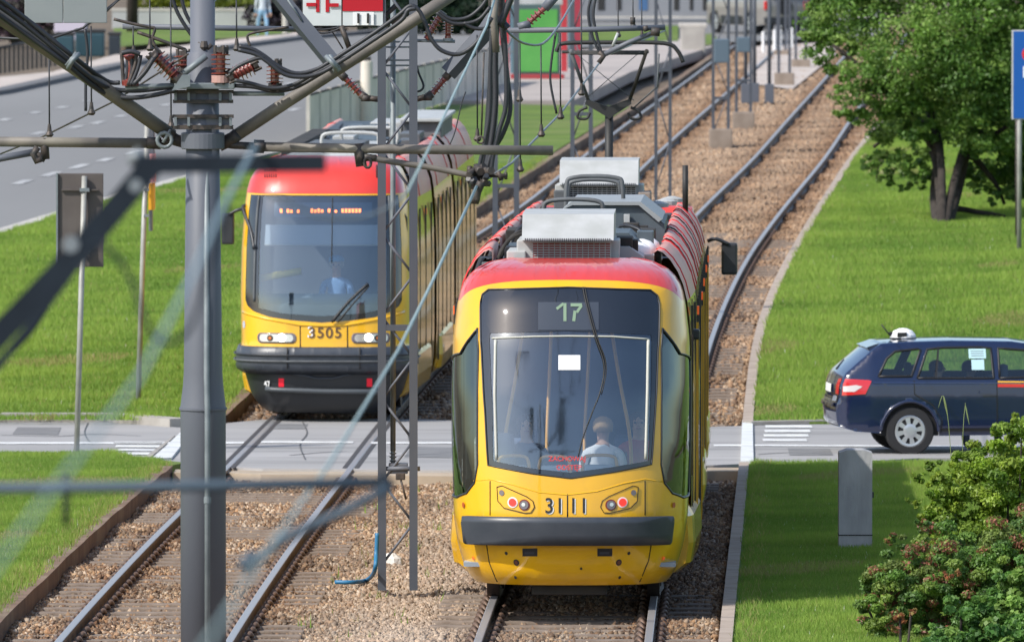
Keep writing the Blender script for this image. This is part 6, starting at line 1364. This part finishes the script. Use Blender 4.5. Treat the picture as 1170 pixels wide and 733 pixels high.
# ragged taller blades and weeds along every kerb and edge board
for nm_, ya_, yb_, f0, f1 in (('left edge board', 97, ynl-.5, lambda y: klA(y)-.16, lambda y: klA(y)+.10), ('right kerb', 97, near[8][1]-.4, lambda y: krA(y)+.03, lambda y: krA(y)+.20), ('far left edge board', far[3][1]+1, 240, lambda y: klA(y)-.2, lambda y: klA(y)+.12), ('far right kerb', far[8][1]+.5, 280, lambda y: krA(y)+.05, lambda y: krA(y)+.26)):
    grass('grass', ya_, yb_, f0, f1, 300, .05, .12, .014, 0, 'ragged taller grass along the '+nm_, yellow=.25)
grass('grass', 100, yroad0-2, lambda y: np.interp(y, *TL)+1.2, lambda y: np.interp(y, *TR)-1.3, 1.6, .05, .14, .014, -.14, 'sparse weeds between the stones of the two tracks', yellow=.2)
def leaves(name, blobs, nper, size, pal, parent=None, label=None, kind=None, sub=9, flat=.55, jitter=.25, seed=0, redtip=None):
    """many single leaves gathered in clumps round the given (x,y,z,r) points"""
    rng = np.random.default_rng(100+seed); C, Nn, T = [], [], []
    for (bx, by, bz, br) in blobs:
        m = max(8, int(sub*br**1.6*9)); cen = rng.normal(0, 1, (m, 3)); cen /= np.linalg.norm(cen, axis=1)[:, None]; cen *= (rng.random(m)**.45)[:, None]*br*.9; cen[:, 2] *= .85
        k = int(nper*br**2/m)+2
        for c in cen:
            rr = br*rng.uniform(.16, .34); p = rng.normal(0, 1, (k, 3)); p /= np.linalg.norm(p, axis=1)[:, None]; p *= (rng.random(k)**.5)[:, None]*rr; p[:, 2] *= .6
            C.append(p+c+np.array([bx,by,bz])); q = p/(rr+1e-6)+rng.normal(0, .6, (k, 3))+np.array([0,0,.5]); Nn.append(q)
            base = pal[rng.integers(0, len(pal))]*rng.uniform(.8, 1.2)
            t = np.tile(base, (k, 1))*rng.uniform(.75, 1.3, (k, 1))
            if redtip is not None and rng.random() < redtip[0]*(.3+1.2*max(0, c[2]/br)):
                mk = rng.random(k) < .5; t[mk] = np.array(redtip[1])*rng.uniform(.6, 1.3, (mk.sum(), 1))
            T.append(t)
    C = np.concatenate(C); Nn = np.concatenate(Nn); T = np.concatenate(T); n = len(C)
    Nn /= np.linalg.norm(Nn, axis=1)[:, None]; u = np.cross(Nn, rng.normal(0, 1, (n, 3))); u /= np.linalg.norm(u, axis=1)[:, None]; v = np.cross(Nn, u)
    L = size*rng.uniform(.6, 1.25, (n, 1)); Wd = L*flat
    P = np.stack([C-u*L/2, C+v*Wd/2+Nn*L*.06, C+u*L/2, C-v*Wd/2+Nn*L*.06], 1).reshape(-1, 3)
    return mass(name, P, np.arange(n*4).reshape(-1, 4), np.clip(T, 0, .8), m_leaf, parent=parent, label=label, kind=kind, n=4)
m_bark = mat('bark', (.022,.017,.014), .95, c2=(.045,.036,.03), scale=8, stretch=(1,1,.25), bump=.02, bscale=14)
def trunk_tree(root, base, targets, r0, m=m_bark):
    for k, tg in enumerate(targets):
        mb = MB(); P = arc_pts([base, *tg], 5); n = len(P); rr = [max(.02, lerp(r0*(1 if k < 2 else .6), .03, (i/(n-1))**.8)) for i in range(n)]
        mb.tube(P, rr, 9); mb.build('trunk' if k < 2 else 'limb', m, root)
# the big tree on the right
bt_ = G(1077, 259); dT = 207.0; sT = F/dT
tr = empty('tree', tuple(bt_), 'broad leafy tree with dark forked trunk on the right lawn near the blue sign', 'tree')
def TB(px, py, dd=0): return Vector(px_world(px, py, dT))+Vector((0, dd, 0))
bz = tuple(bt_-Vector((0,0,.15)))
trunk_tree(tr, bz, [[TB(1069,225),TB(1072,170),TB(1060,110,.3),TB(1050,30,.5),TB(1050,-60,.5)],[TB(1092,220),TB(1105,170,.2),TB(1120,110,.5),TB(1130,20,.6),TB(1150,-80,.6)],[TB(1068,180),TB(1040,130,-.5),TB(1000,90,-.8),TB(950,50,-.9)],[TB(1105,160),TB(1140,150,-.4),TB(1175,120,-.6)],[TB(1070,150),TB(1030,150,.8),TB(1000,170,1.0)],[TB(1100,180),TB(1135,205,.6),TB(1150,235,.9)],[TB(1085,240),TB(1120,243,.2),TB(1150,248,.3)]], .15)
_bl = [(985,20,1.15,0),(948,58,.5,-.4),(925,40,.35,-.3),(935,12,.5,.2),(990,88,.85,-.9),(972,128,.4,-.3),(1020,150,.65,.4),(1003,185,.35,.2),(1050,60,1.35,-1.2),(1055,190,.42,.9),(1112,40,1.4,-1.0),(1122,128,.95,-.8),(1150,90,1.2,.2),(1162,180,.6,.8),(1146,228,.26,.4),(1085,130,.8,1.1),(1040,112,.85,-.6),(1172,30,1.4,.3),(1192,120,1.2,0),(1000,-50,1.5,0),(1100,-75,1.9,0),(1190,-60,1.9,.4),(1105,205,.28,1.4),(1190,200,.8,1.0),(1012,205,.22,.3),(1055,150,.5,-.8),(1130,165,.5,-.7),(1035,190,.4,-.4),(960,95,.3,-.5),(1120,190,.35,1.6),(1040,215,.2,.6),(1150,205,.5,.9),(1168,215,.5,1.2),(1062,205,.3,.8),(1120,205,.4,1.5),(1180,170,.8,.2)]
blobs = [(*TB(x, y, dd), r) for x, y, r, dd in _bl]
leaves('crown', blobs, 4600, .085, np.array([(.12,.23,.04),(.16,.29,.05),(.08,.17,.03),(.23,.35,.08),(.14,.26,.045)]), tr, sub=8, seed=1)
bp = G(1000, 208); sh = empty('shrub', tuple(bp), 'small pale leaved shrub under the left edge of the big tree', 'shrub')
leaves('leaves', [(bp.x+a, bp.y+b, bp.z+c, r) for a,b,c,r in ((0,0,.2,.25),(.1,.2,.5,.25),(-.15,.1,.4,.18),(.4,.3,.25,.2))], 2400, .10, np.array([(.25,.30,.09),(.12,.2,.03),(.42,.42,.2)]), sh, seed=4)
mb = MB(); mb.tube([tuple(bp-Vector((0,0,.1))), (bp.x+.1, bp.y+.1, bp.z+.5)], .02, 6); mb.build('stem', m_bark, sh)
# shrubs in the lower right corner
def bush(name, label, d, bl, n, size, pal, cat='shrub', seed=0, redtip=None, flat=.55, dep=.45, stems=3, sub=9):
    c = px_world(bl[0][0], bl[0][1], d); root = empty(name, (c.x, c.y, zg(c.y)), label, cat); B = []
    rg = np.random.default_rng(seed)
    for b in bl:
        p = px_world(b[0], b[1], d); yo = (b[3] if len(b) > 3 else rg.uniform(-dep, dep)); B.append((p.x, p.y+yo, p.z-yo*0, b[2]))
    leaves('leaves', B, n, size, np.array(pal), root, seed=seed, redtip=redtip, flat=flat, sub=sub)
    for k in range(stems):
        b = B[k*len(B)//stems]; mb = MB(); x0 = lerp(c.x, b[0], .6); mb.tube(arc_pts([(x0, lerp(c.y,b[1],.6), zg(c.y)-.05), (lerp(x0,b[0],.6), b[1], lerp(zg(c.y), b[2], .5)), (b[0], b[1], b[2])],3), [.012]*6+[.006], 6); mb.build('stem', m_bark, root)
    return root
lime = [(.21,.33,.03),(.29,.40,.05),(.14,.25,.025),(.25,.37,.06)]
bush('shrub', 'lime green leafy shrub, tallest of the corner shrubs, standing before the taxi', 112, [(1150,545,.45),(1110,555,.40),(1085,580,.28),(1065,560,.16),(1075,540,.14),(1130,515,.25),(1165,500,.30),(1155,480,.12),(1100,525,.16),(1190,520,.5),(1140,600,.45),(1090,610,.3),(1058,598,.15),(1068,612,.14),(1200,600,.5),(1120,640,.4),(1066,530,.10),(1140,488,.10),(1045,575,.09),(1052,545,.09)], 34000, .046, lime, seed=11, sub=14)
bush('shrub', 'rounded shrub with dusky red tips in the lower right, before the lime shrub', 101.2, [(1040,640,.30),(1085,625,.34),(1130,625,.36),(1170,615,.38),(1010,665,.24),(1000,700,.22),(1060,680,.38),(1110,680,.42),(1160,670,.42),(1025,735,.3),(1005,745,.18),(990,690,.10),(1080,740,.4),(1150,735,.45),(1205,650,.45),(1025,615,.12),(1055,600,.12),(1000,650,.09),(1040,700,.34,-.3),(1090,720,.4,-.4),(1140,700,.42,-.4),(1190,740,.45,-.4),(1060,760,.4,-.3),(1120,770,.45,-.3),(1020,770,.3,0),(1180,640,.4,.3),(1075,645,.35,.3),(1030,660,.30,-.5),(1010,690,.26,-.5),(1050,660,.3,-.6),(1090,650,.34,-.6),(1135,645,.36,-.6),(1015,720,.26,-.6),(1045,735,.3,-.7)], 60000, .036, [(.12,.23,.04),(.17,.29,.05),(.085,.17,.035),(.22,.32,.06),(.19,.26,.06)], seed=12, redtip=(.6,(.34,.13,.08)), sub=14)
bush('shrub', 'broad leaved darker green shrub in the very corner, below the red tipped shrub', 98, [(1100,700,.22),(1130,720,.3),(1165,690,.28),(1160,735,.38),(1085,740,.24),(1190,720,.4),(1070,722,.10),(1120,680,.14),(1150,660,.16),(1110,745,.36),(1060,750,.25),(1180,660,.26),(1140,755,.4),(1195,755,.4)], 26000, .055, [(.10,.22,.04),(.15,.30,.06),(.20,.33,.07),(.07,.17,.035)], seed=13, flat=.85, sub=12)
bush('shrub', 'small orange leaved twig at the foot of the red tipped shrub', 99.5, [(1030,706,.07),(1022,716,.05),(1042,700,.05),(1085,660,.05),(1096,655,.04)], 14000, .045, [(.40,.16,.07),(.30,.12,.06),(.35,.25,.08)], seed=14, stems=2)
# tall stems in front of the taxi
for k, (x0, y0, x1, y1) in enumerate(((1090,520,1078,452),(1098,520,1103,462))):
    a = W(x0, y0+60, 113); b = W((x0+x1)/2, (y0+y1)/2, 113); c = W(x1, y1, 113); mb = MB(); mb.tube(arc_pts([a, b, c, (c[0]-.05, c[1], c[2]-.12) if k % 2 == 0 else c],4), .0035, 5)
    mb.lathe(c, (.2,0,-1), [(0,.003),(.05,.008),(.12,.007),(.2,.002)], 6)
    tag(mb.build('grass_stalk', mat('stalk', (.22,.28,.10), .7)), ['tall seeding grass stalk drooping before the rear door of the taxi','short grass stalk before the front door of the taxi','grass stalk at the left edge of the lime shrub','thin grass stalk beside the taxi wheel','stalk leaning right over the lime shrub','lowest stalk left of the lime shrub'][k], 'grass stalk')
# ------------------------------------------------------------------ far background
def bx(name, x0, y0, x1, y1, d, th, m, par=None, bev=0.0): return plate(name, x0, y0, x1, y1, d, th, m, par, bev)
def at(px, py):
    b = G(px, py); return b, b.y*CP+(CAMH-b.z)*SP
# slatted platform fence beside the avenue
fp = gpts([(352,170),(420,148),(480,130),(525,117),(580,100)]); m_slat = mat('fence_slat', (.72,.66,.58), .8, c2=(.6,.55,.48), scale=1.5)
fr = empty('platform_fence', (fp[0][0], fp[0][1], zg(fp[0][1])), 'long beige slatted fence between the avenue and the lawn, behind the roof of tram 3505', 'fence')
fps = resample(fp, .22); 
for i0 in range(0, len(fps)-1, 12):
    mb = MB()
    for i in range(i0, min(i0+12, len(fps)-1)):
        a, b = Vector(fps[i]), Vector(fps[i+1]); z = zg(a.y)+.1; t = (b-a); q = a+t*.86
        n = Vector((t.y, -t.x)).normalized()*.02
        mb.add([(a.x-n.x,a.y-n.y,z),(q.x-n.x,q.y-n.y,z),(q.x-n.x,q.y-n.y,z+1.05),(a.x-n.x,a.y-n.y,z+1.05),(a.x+n.x,a.y+n.y,z),(q.x+n.x,q.y+n.y,z),(q.x+n.x,q.y+n.y,z+1.05),(a.x+n.x,a.y+n.y,z+1.05)], [(0,1,2,3),(7,6,5,4),(0,3,7,4),(1,5,6,2),(3,2,6,7),(0,4,5,1)])
    mb.build('slat_panel', m_slat, fr)
    a = fps[i0]; mb = MB(); mb.box((a[0]-.04,a[1]-.04,zg(a[1])-.1),(a[0]+.04,a[1]+.04,zg(a[1])+1.22)); mb.build('fence_post', m_concl, fr)
mb = MB(); mb.tube([(p[0], p[1], zg(p[1])+1.17) for p in fp], .03, 6); mb.build('top_rail', m_dk, fr)
# grey pillar by the fence
b, d = at(419, 152); pl_ = empty('lamp_pillar', tuple(b), 'thick pale post behind the left mast insulator, at the platform fence', 'post'); mb = MB(); mb.lathe((b.x,b.y,b.z),(0,0,1),[(0,.14),(1.65,.14),(1.66,.10)],14); mb.build('shaft', m_slat, pl_); mb = MB(); mb.box((b.x-1.0,b.y-.05,b.z+1.62),(b.x+.1,b.y+.05,b.z+1.76),.02); mb.build('cross_arm', m_dk, pl_)
# advertising case with the green poster
b, d = at(612, 96); ad = empty('poster_case', tuple(b), 'tall advertising case with a bright green poster and dark red frame on the paved area', 'advertising case')
m_pred = mat('case_red', (.30,.035,.04), .5); bx('plinth', 583, 96, 645, 85, d, .4, m_pred, ad, .02); bx('frame', 586, 85, 640, 5, d+.05, .25, mat('case_dark', (.06,.10,.10), .5), ad, .02)
po = bx('poster', 590, 82, 637, 11, d+.02, .03, mat('poster_green', (.06,.27,.05), .5, c2=(.10,.33,.07), scale=.8), ad); bx('poster_patch', 592, 46, 634, 32, d+.0, .02, mat('poster_pale', (.35,.62,.32), .5, c2=(.12,.5,.1), scale=2.5), po); bx('case_roof', 583, 6, 643, -3, d, .5, m_alu, ad, .02)
for i, (x0, x1, c, lab) in enumerate(((571,582,(.42,.03,.04),'red panel left of the green poster case'),(583,589,(.10,.17,.22),'slate blue post right beside the green poster case, on its left'),(641,648,(.40,.03,.04),'narrow red panel right of the green poster case'),(655,664,(.30,.03,.05),'dark red panel farther right of the green poster case'),(649,654,(.10,.14,.17),'slate post between the two red panels'))):
    b, d = at(x0, 92-2*i); r_ = empty('shelter_panel', tuple(b), lab, 'shelter panel'); bx('panel', x0, 92-2*i, x1, -20, d+.6, .1, mat(f'shelter_{["red","slate","red_b","wine","slate_b"][i]}', c, .5), r_, .01); bx('panel_rail', x0-.5, 60, x1+.5, 58, d+.55, .05, m_galv, r_)
# left: railing, bins, kiosk box, hedges, low wall
b, d = at(0, 86); ra = empty('railing', tuple(b), 'dark metal railing with upright bars at the far left edge of the avenue', 'railing')
for i in range(15):
    px = -10+i*5.2; y1_ = 86-i*.75; p = G(px, y1_); mb = MB(); mb.box((p.x-.045,p.y,p.z),(p.x+.045,p.y+.05,p.z+.72+.02*i)); mb.build('bar', m_num, ra)
mb = MB(); mb.tube([tuple(G(-12,86)+Vector((0,0,.74))), tuple(G(66,76)+Vector((0,0,.9)))], .035, 6); mb.build('top_rail', m_num, ra)
for x0, y0, x1, y1, c, lab in ((64,66,84,37,(.02,.06,.08),'dark teal waste container, left of the pair behind the grey panels'),(86,65,119,34,(.015,.11,.14),'large teal waste container behind the grey panels'),(124,66,137,37,(.012,.02,.03),'narrow black bin right of the teal containers')):
    b, d = at((x0+x1)/2, y0); r_ = empty('waste_container', tuple(b), lab, 'bin'); bx('body', x0, y0, x1, y1+4, d, .8, mat('bin_'+lab.split()[1]+lab.split()[2], c, .5), r_, .05); bx('lid', x0-1, y1+4, x1+1, y1, d-.02, .84, m_num, r_, .03)
b, d = at(80, 45); r_ = empty('kiosk', tuple(b), 'pale lilac kiosk wall above the teal containers', 'kiosk'); bx('wall', 62, 46, 98, 22, d, 1.5, mat('kiosk_lilac', (.50,.46,.55), .7), r_, .02); bx('roof', 60, 22, 100, 17, d-.1, 1.7, m_gry, r_, .02)
for k, (px, py, rr, pal, lab) in enumerate(((195,12,.8,[(.14,.17,.01),(.20,.22,.02)],'yellow green shrub above the low pale wall, left of the pole'),(264,12,.7,[(.10,.14,.01),(.16,.2,.02)],'yellow green shrub right of the stepped pole top'),(20,30,1.2,[(.05,.05,.04),(.12,.08,.10)],'purple grey shrub at the far left, above the railing'),(520,26,1.3,[(.01,.03,.012),(.02,.045,.02)],'dark hedge shrub behind the drop bundle, left part'),(470,20,1.2,[(.012,.03,.015),(.025,.05,.02)],'dark hedge shrub behind the lattice mast top'),(340,22,.9,[(.012,.015,.02),(.03,.02,.03)],'dark shrub behind the red and white sign'),(240,8,.8,[(.02,.04,.01),(.08,.1,.02)],'dull green shrub behind the stepped pole top'))):
    b, d = at(px, py+14); r_ = empty('shrub', tuple(b), lab, 'shrub'); leaves('leaves', [(b.x+i*rr*.9, b.y, b.z+rr*.6, rr) for i in (-1.2,-.4,.4,1.2)], 900, .22, np.array(pal), r_, seed=40+k, sub=5)
    mb = MB(); mb.tube([(b.x,b.y,b.z-.2),(b.x,b.y,b.z+rr)], .07, 7); mb.build('stem', m_bark, r_)
b, d = at(260, 36); wl_ = empty('low_wall', tuple(b), 'long low pale wall behind the far grass strip at the upper left', 'wall'); bx('wall', 128, 33, 352, 13, d+1, .4, mat('wall_pale', (.42,.43,.42), .8, c2=(.34,.35,.35), scale=.6), wl_); bx('coping', 127, 13, 353, 10, d+.95, .5, m_concl, wl_)
b, d = at(151, 40); mb = MB(); mb.tube([tuple(b-Vector((0,0,.2))), tuple(b+Vector((.05,0,5)))], [.22,.16], 10); tt = tag(mb.build('bare_tree', m_bark), 'bare dark tree trunk on the far grass strip, left of the pole top', 'tree')
b, d = at(326, 42); mb = MB(); mb.lathe(tuple(b), (0,0,1), [(0,.11),(2.5,.10)], 12); tag(mb.build('post', m_concl), 'white post beside the walking person in light blue trousers', 'post')
# walking person in pale blue trousers (only the legs are in the picture)
def standing_person(loc, label, top, leg, hair, scale=1.0, face=(0,-1)):
    root = empty('person', loc, label, 'person'); fx, fy = face
    def P(a, b, c): return ((a*-fy+b*fx)*scale, (a*fx+b*fy)*scale, c*scale)
    J = [(0,0,.95),(0,0,1.12),(0,0,1.32),(0,0,1.44),(0,.01,1.51),(0,.02,1.60),(0,.02,1.70)]; Rr = [(.15,.11),(.13,.10),(.16,.11),(.09,.07),(.05,.05),(.075,.09),(.06,.07)]; E = [(i,i+1) for i in range(6)]
    for sg in (-1, 1):
        b = len(J); J += [(sg*.18,0,1.40),(sg*.23,-.02*sg,1.12),(sg*.23,.08*sg+.05,.88),(sg*.23,.1*sg+.06,.80)]; Rr += [(.055,.05),(.045,.04),(.033,.03),(.03,.04)]; E += [(3,b),(b,b+1),(b+1,b+2),(b+2,b+3)]
        for q in range(3): c = len(J); J.append((sg*.23+(q-1)*.02,.1*sg+.07,.73+.01*abs(q-1))); Rr.append((.010,.010)); E.append((b+3,c))
        b = len(J); J += [(sg*.10,0,.88),(sg*.11,sg*.12,.50),(sg*.11,sg*.16-.05,.10),(sg*.11,sg*.16+.10,.04)]; Rr += [(.095,.09),(.065,.065),(.045,.045),(.045,.03)]; E += [(0,b),(b,b+1),(b+1,b+2),(b+2,b+3)]
    me = bpy.data.meshes.new('body'); me.from_pydata([P(*j) for j in J], E, []); ob = bpy.data.objects.new('body', me); col.objects.link(ob)
    ob.modifiers.new('s', 'SKIN'); ob.modifiers.new('d', 'SUBSURF').levels = 1
    for i, sv in enumerate(me.skin_vertices[0].data): sv.radius = (Rr[i][0]*scale, Rr[i][1]*scale); sv.use_root = (i == 0)
    dg = bpy.context.evaluated_depsgraph_get(); dg.update(); m2 = bpy.data.meshes.new_from_object(ob.evaluated_get(dg)); bpy.data.objects.remove(ob)
    ob = bpy.data.objects.new('body', m2); col.objects.link(ob); ob.parent = root; m2.materials.clear()
    for mm in (top, leg, m_skin): m2.materials.append(mm)
    for pl in m2.polygons:
        h = pl.center.z/scale; r_ = abs(pl.center.x)+abs(pl.center.y); pl.use_smooth = True; pl.material_index = 2 if (h > 1.47 or (.7 < h < .86 and r_ > .2*scale)) else (1 if h < .98 else 0)
    mb = MB(); mb.lathe(Vector(loc)+Vector(P(0,-.01,1.66)), (0,0,1), [(-.04*scale,.09*scale),(.03*scale,.095*scale),(.09*scale,.05*scale),(.10*scale,.01)], 14); mb.build('hair', hair, root)
b, d = at(300, 44); standing_person(tuple(b), 'person in light blue trousers walking on the far pavement, right of the pole top', mat('cloth_pale', (.5,.55,.6), .8), mat('jeans_light', (.22,.38,.55), .8), h_br, face=(.3,-1))
# grey wall with dark openings, concrete block, bollards, parked vans
b, d = at(745, 30); wb = empty('garage_wall', tuple(b), 'grey wall with dark openings at the top, behind the side road', 'building'); bx('wall', 650, 19, 1010, -60, d+3, 1, mat('wall_slate', (.17,.18,.20), .8, c2=(.22,.23,.25), scale=.5), wb)
for x0, w_ in ((705,5),(770,6),(788,4),(803,5),(683,8),(730,10)): bx('opening', x0, 12, x0+w_, -50, d+2.97, .05, m_num if x0 != 730 else mat('opening_blue', (.05,.12,.25), .5), wb)
bx('kerb_band', 650, 21, 1010, 19, d+2.8, 1, m_concl, wb)
b, d = at(791, 62); cb = empty('concrete_block', tuple(b), 'pale concrete block with a flat cap, left of the parked silver car at the top', 'block'); bx('block', 778, 64, 806, 31, d, .9, mat('block_conc', (.38,.36,.33), .85, c2=(.3,.28,.26), scale=2), cb, .04); bx('cap', 776, 32, 808, 27, d-.05, 1.0, m_concl, cb, .03)
for i in range(6):
    px = 872+i*6.5; b = G(px, 60-i*1.0); mb = MB(); mb.lathe(tuple(b), (0,0,1), [(0,.05),(.62,.05),(.66,.03)], 10); tag(mb.build('white_bollard', m_white), ['leftmost','second from the left','third from the left','third from the right','second from the right','rightmost'][i]+' small white bollard before the parked cars at the top', 'bollard', 'white bollards before the parked cars')
vprof = [(-.95,.35),(-1.0,.55),(-1.0,1.0),(-.95,1.2),(-.80,1.72),(-.6,1.80),(1.2,1.82),(1.55,1.75),(2.2,1.25),(3.2,1.10),(3.5,.95),(3.55,.5),(3.4,.3),(3.08,.28),(3.05,.50),(2.9,.72),(2.65,.78),(2.4,.72),(2.25,.5),(2.22,.28),(.45,.28),(.42,.5),(.27,.72),(0,.80),(-.27,.72),(-.42,.5),(-.45,.30)]
for k, (px, py, hdg, c, lab) in enumerate(((884,43,R(116),(.20,.19,.18),'silver beige off road car parked at the top, seen from behind on the left'),(922,40,R(100),(.015,.022,.03),'dark van parked at the top right of the silver beige car'))):
    b = G(px, py); pnt = mat('van_paint_'+('silver' if k == 0 else 'dark'), c, .3, coat=1)
    v = Car('parked_car', lab, (b.x, b.y+.8, b.z+.1), hdg, pnt, vprof, {'style':'suv'}, 1.0, 3.55, 1.85, 2.65, .37)
    for lp in ([(-.68,1.22),(-.6,1.65),(.15,1.68),(.15,1.2)], [(.25,1.2),(.25,1.68),(1.1,1.69),(1.1,1.2)], [(1.2,1.2),(1.2,1.68),(1.5,1.64),(2.05,1.22)]): v.side('window', lp, m_cgd, .01)
    v.side('side_cladding', [(.5,.32),(2.15,.32),(2.15,.62),(.5,.62)], m_blk, .012); v.wheels((0, 2.65), .37, .24, m_hub, 5)
    mb = MB(v.fn); mb.box((-1.05,-.55,1.22),(-.93,.55,1.62),.02); mb.build('rear_window', m_cgd, v.R); mb = MB(v.fn); mb.box((-1.08,-.85,.38),(-.95,.85,.60),.03); mb.build('bumper', m_blk, v.R)
    for sd in (-1, 1): mb = MB(v.fn); mb.box((-1.04,sd*.66,.85),(-.92,sd*.84,1.15),.02); mb.build('tail_lamp', m_tl, v.R)
    if k == 0: mb = MB(); mb.disc(v.fn(-1.06,.1,.95), Vector(v.fn(-1,0,1))-Vector(v.fn(0,0,1)), .28, .1, 24); mb.build('spare_wheel', mat('tyre',(.018,.018,.02),.8), v.R)
# unseen far band of dark trees, added to show in reflections, out past the side road
for k, (px, w_) in enumerate(((-60,9),(120,8),(330,9),(520,8),(1060,9))):
    p = S(px, -60, 24.0); z = zg(p.y); r_ = empty('tree', (p.x, p.y, z), ['large dull green tree far behind the railing at the upper left','large tree far behind the low pale wall','large tree far behind the red and white sign','large dark tree far behind the drop bundle','large tree far behind the leafy tree'][k], 'tree', 'street trees far behind the avenue')
    leaves('crown', [(p.x+random.uniform(-3,3), p.y+random.uniform(-2,2), z+random.uniform(3.5,9), random.uniform(1.6,2.6)) for _ in range(9)], 260, .45, np.array([(.03,.07,.015),(.05,.10,.02),(.02,.05,.012)]), r_, seed=70+k, sub=3)
    mb = MB(); mb.tube([(p.x,p.y,z-.2),(p.x+.2,p.y,z+4),(p.x-.1,p.y,z+8)], [.3,.22,.1], 10); mb.build('trunk', m_bark, r_)
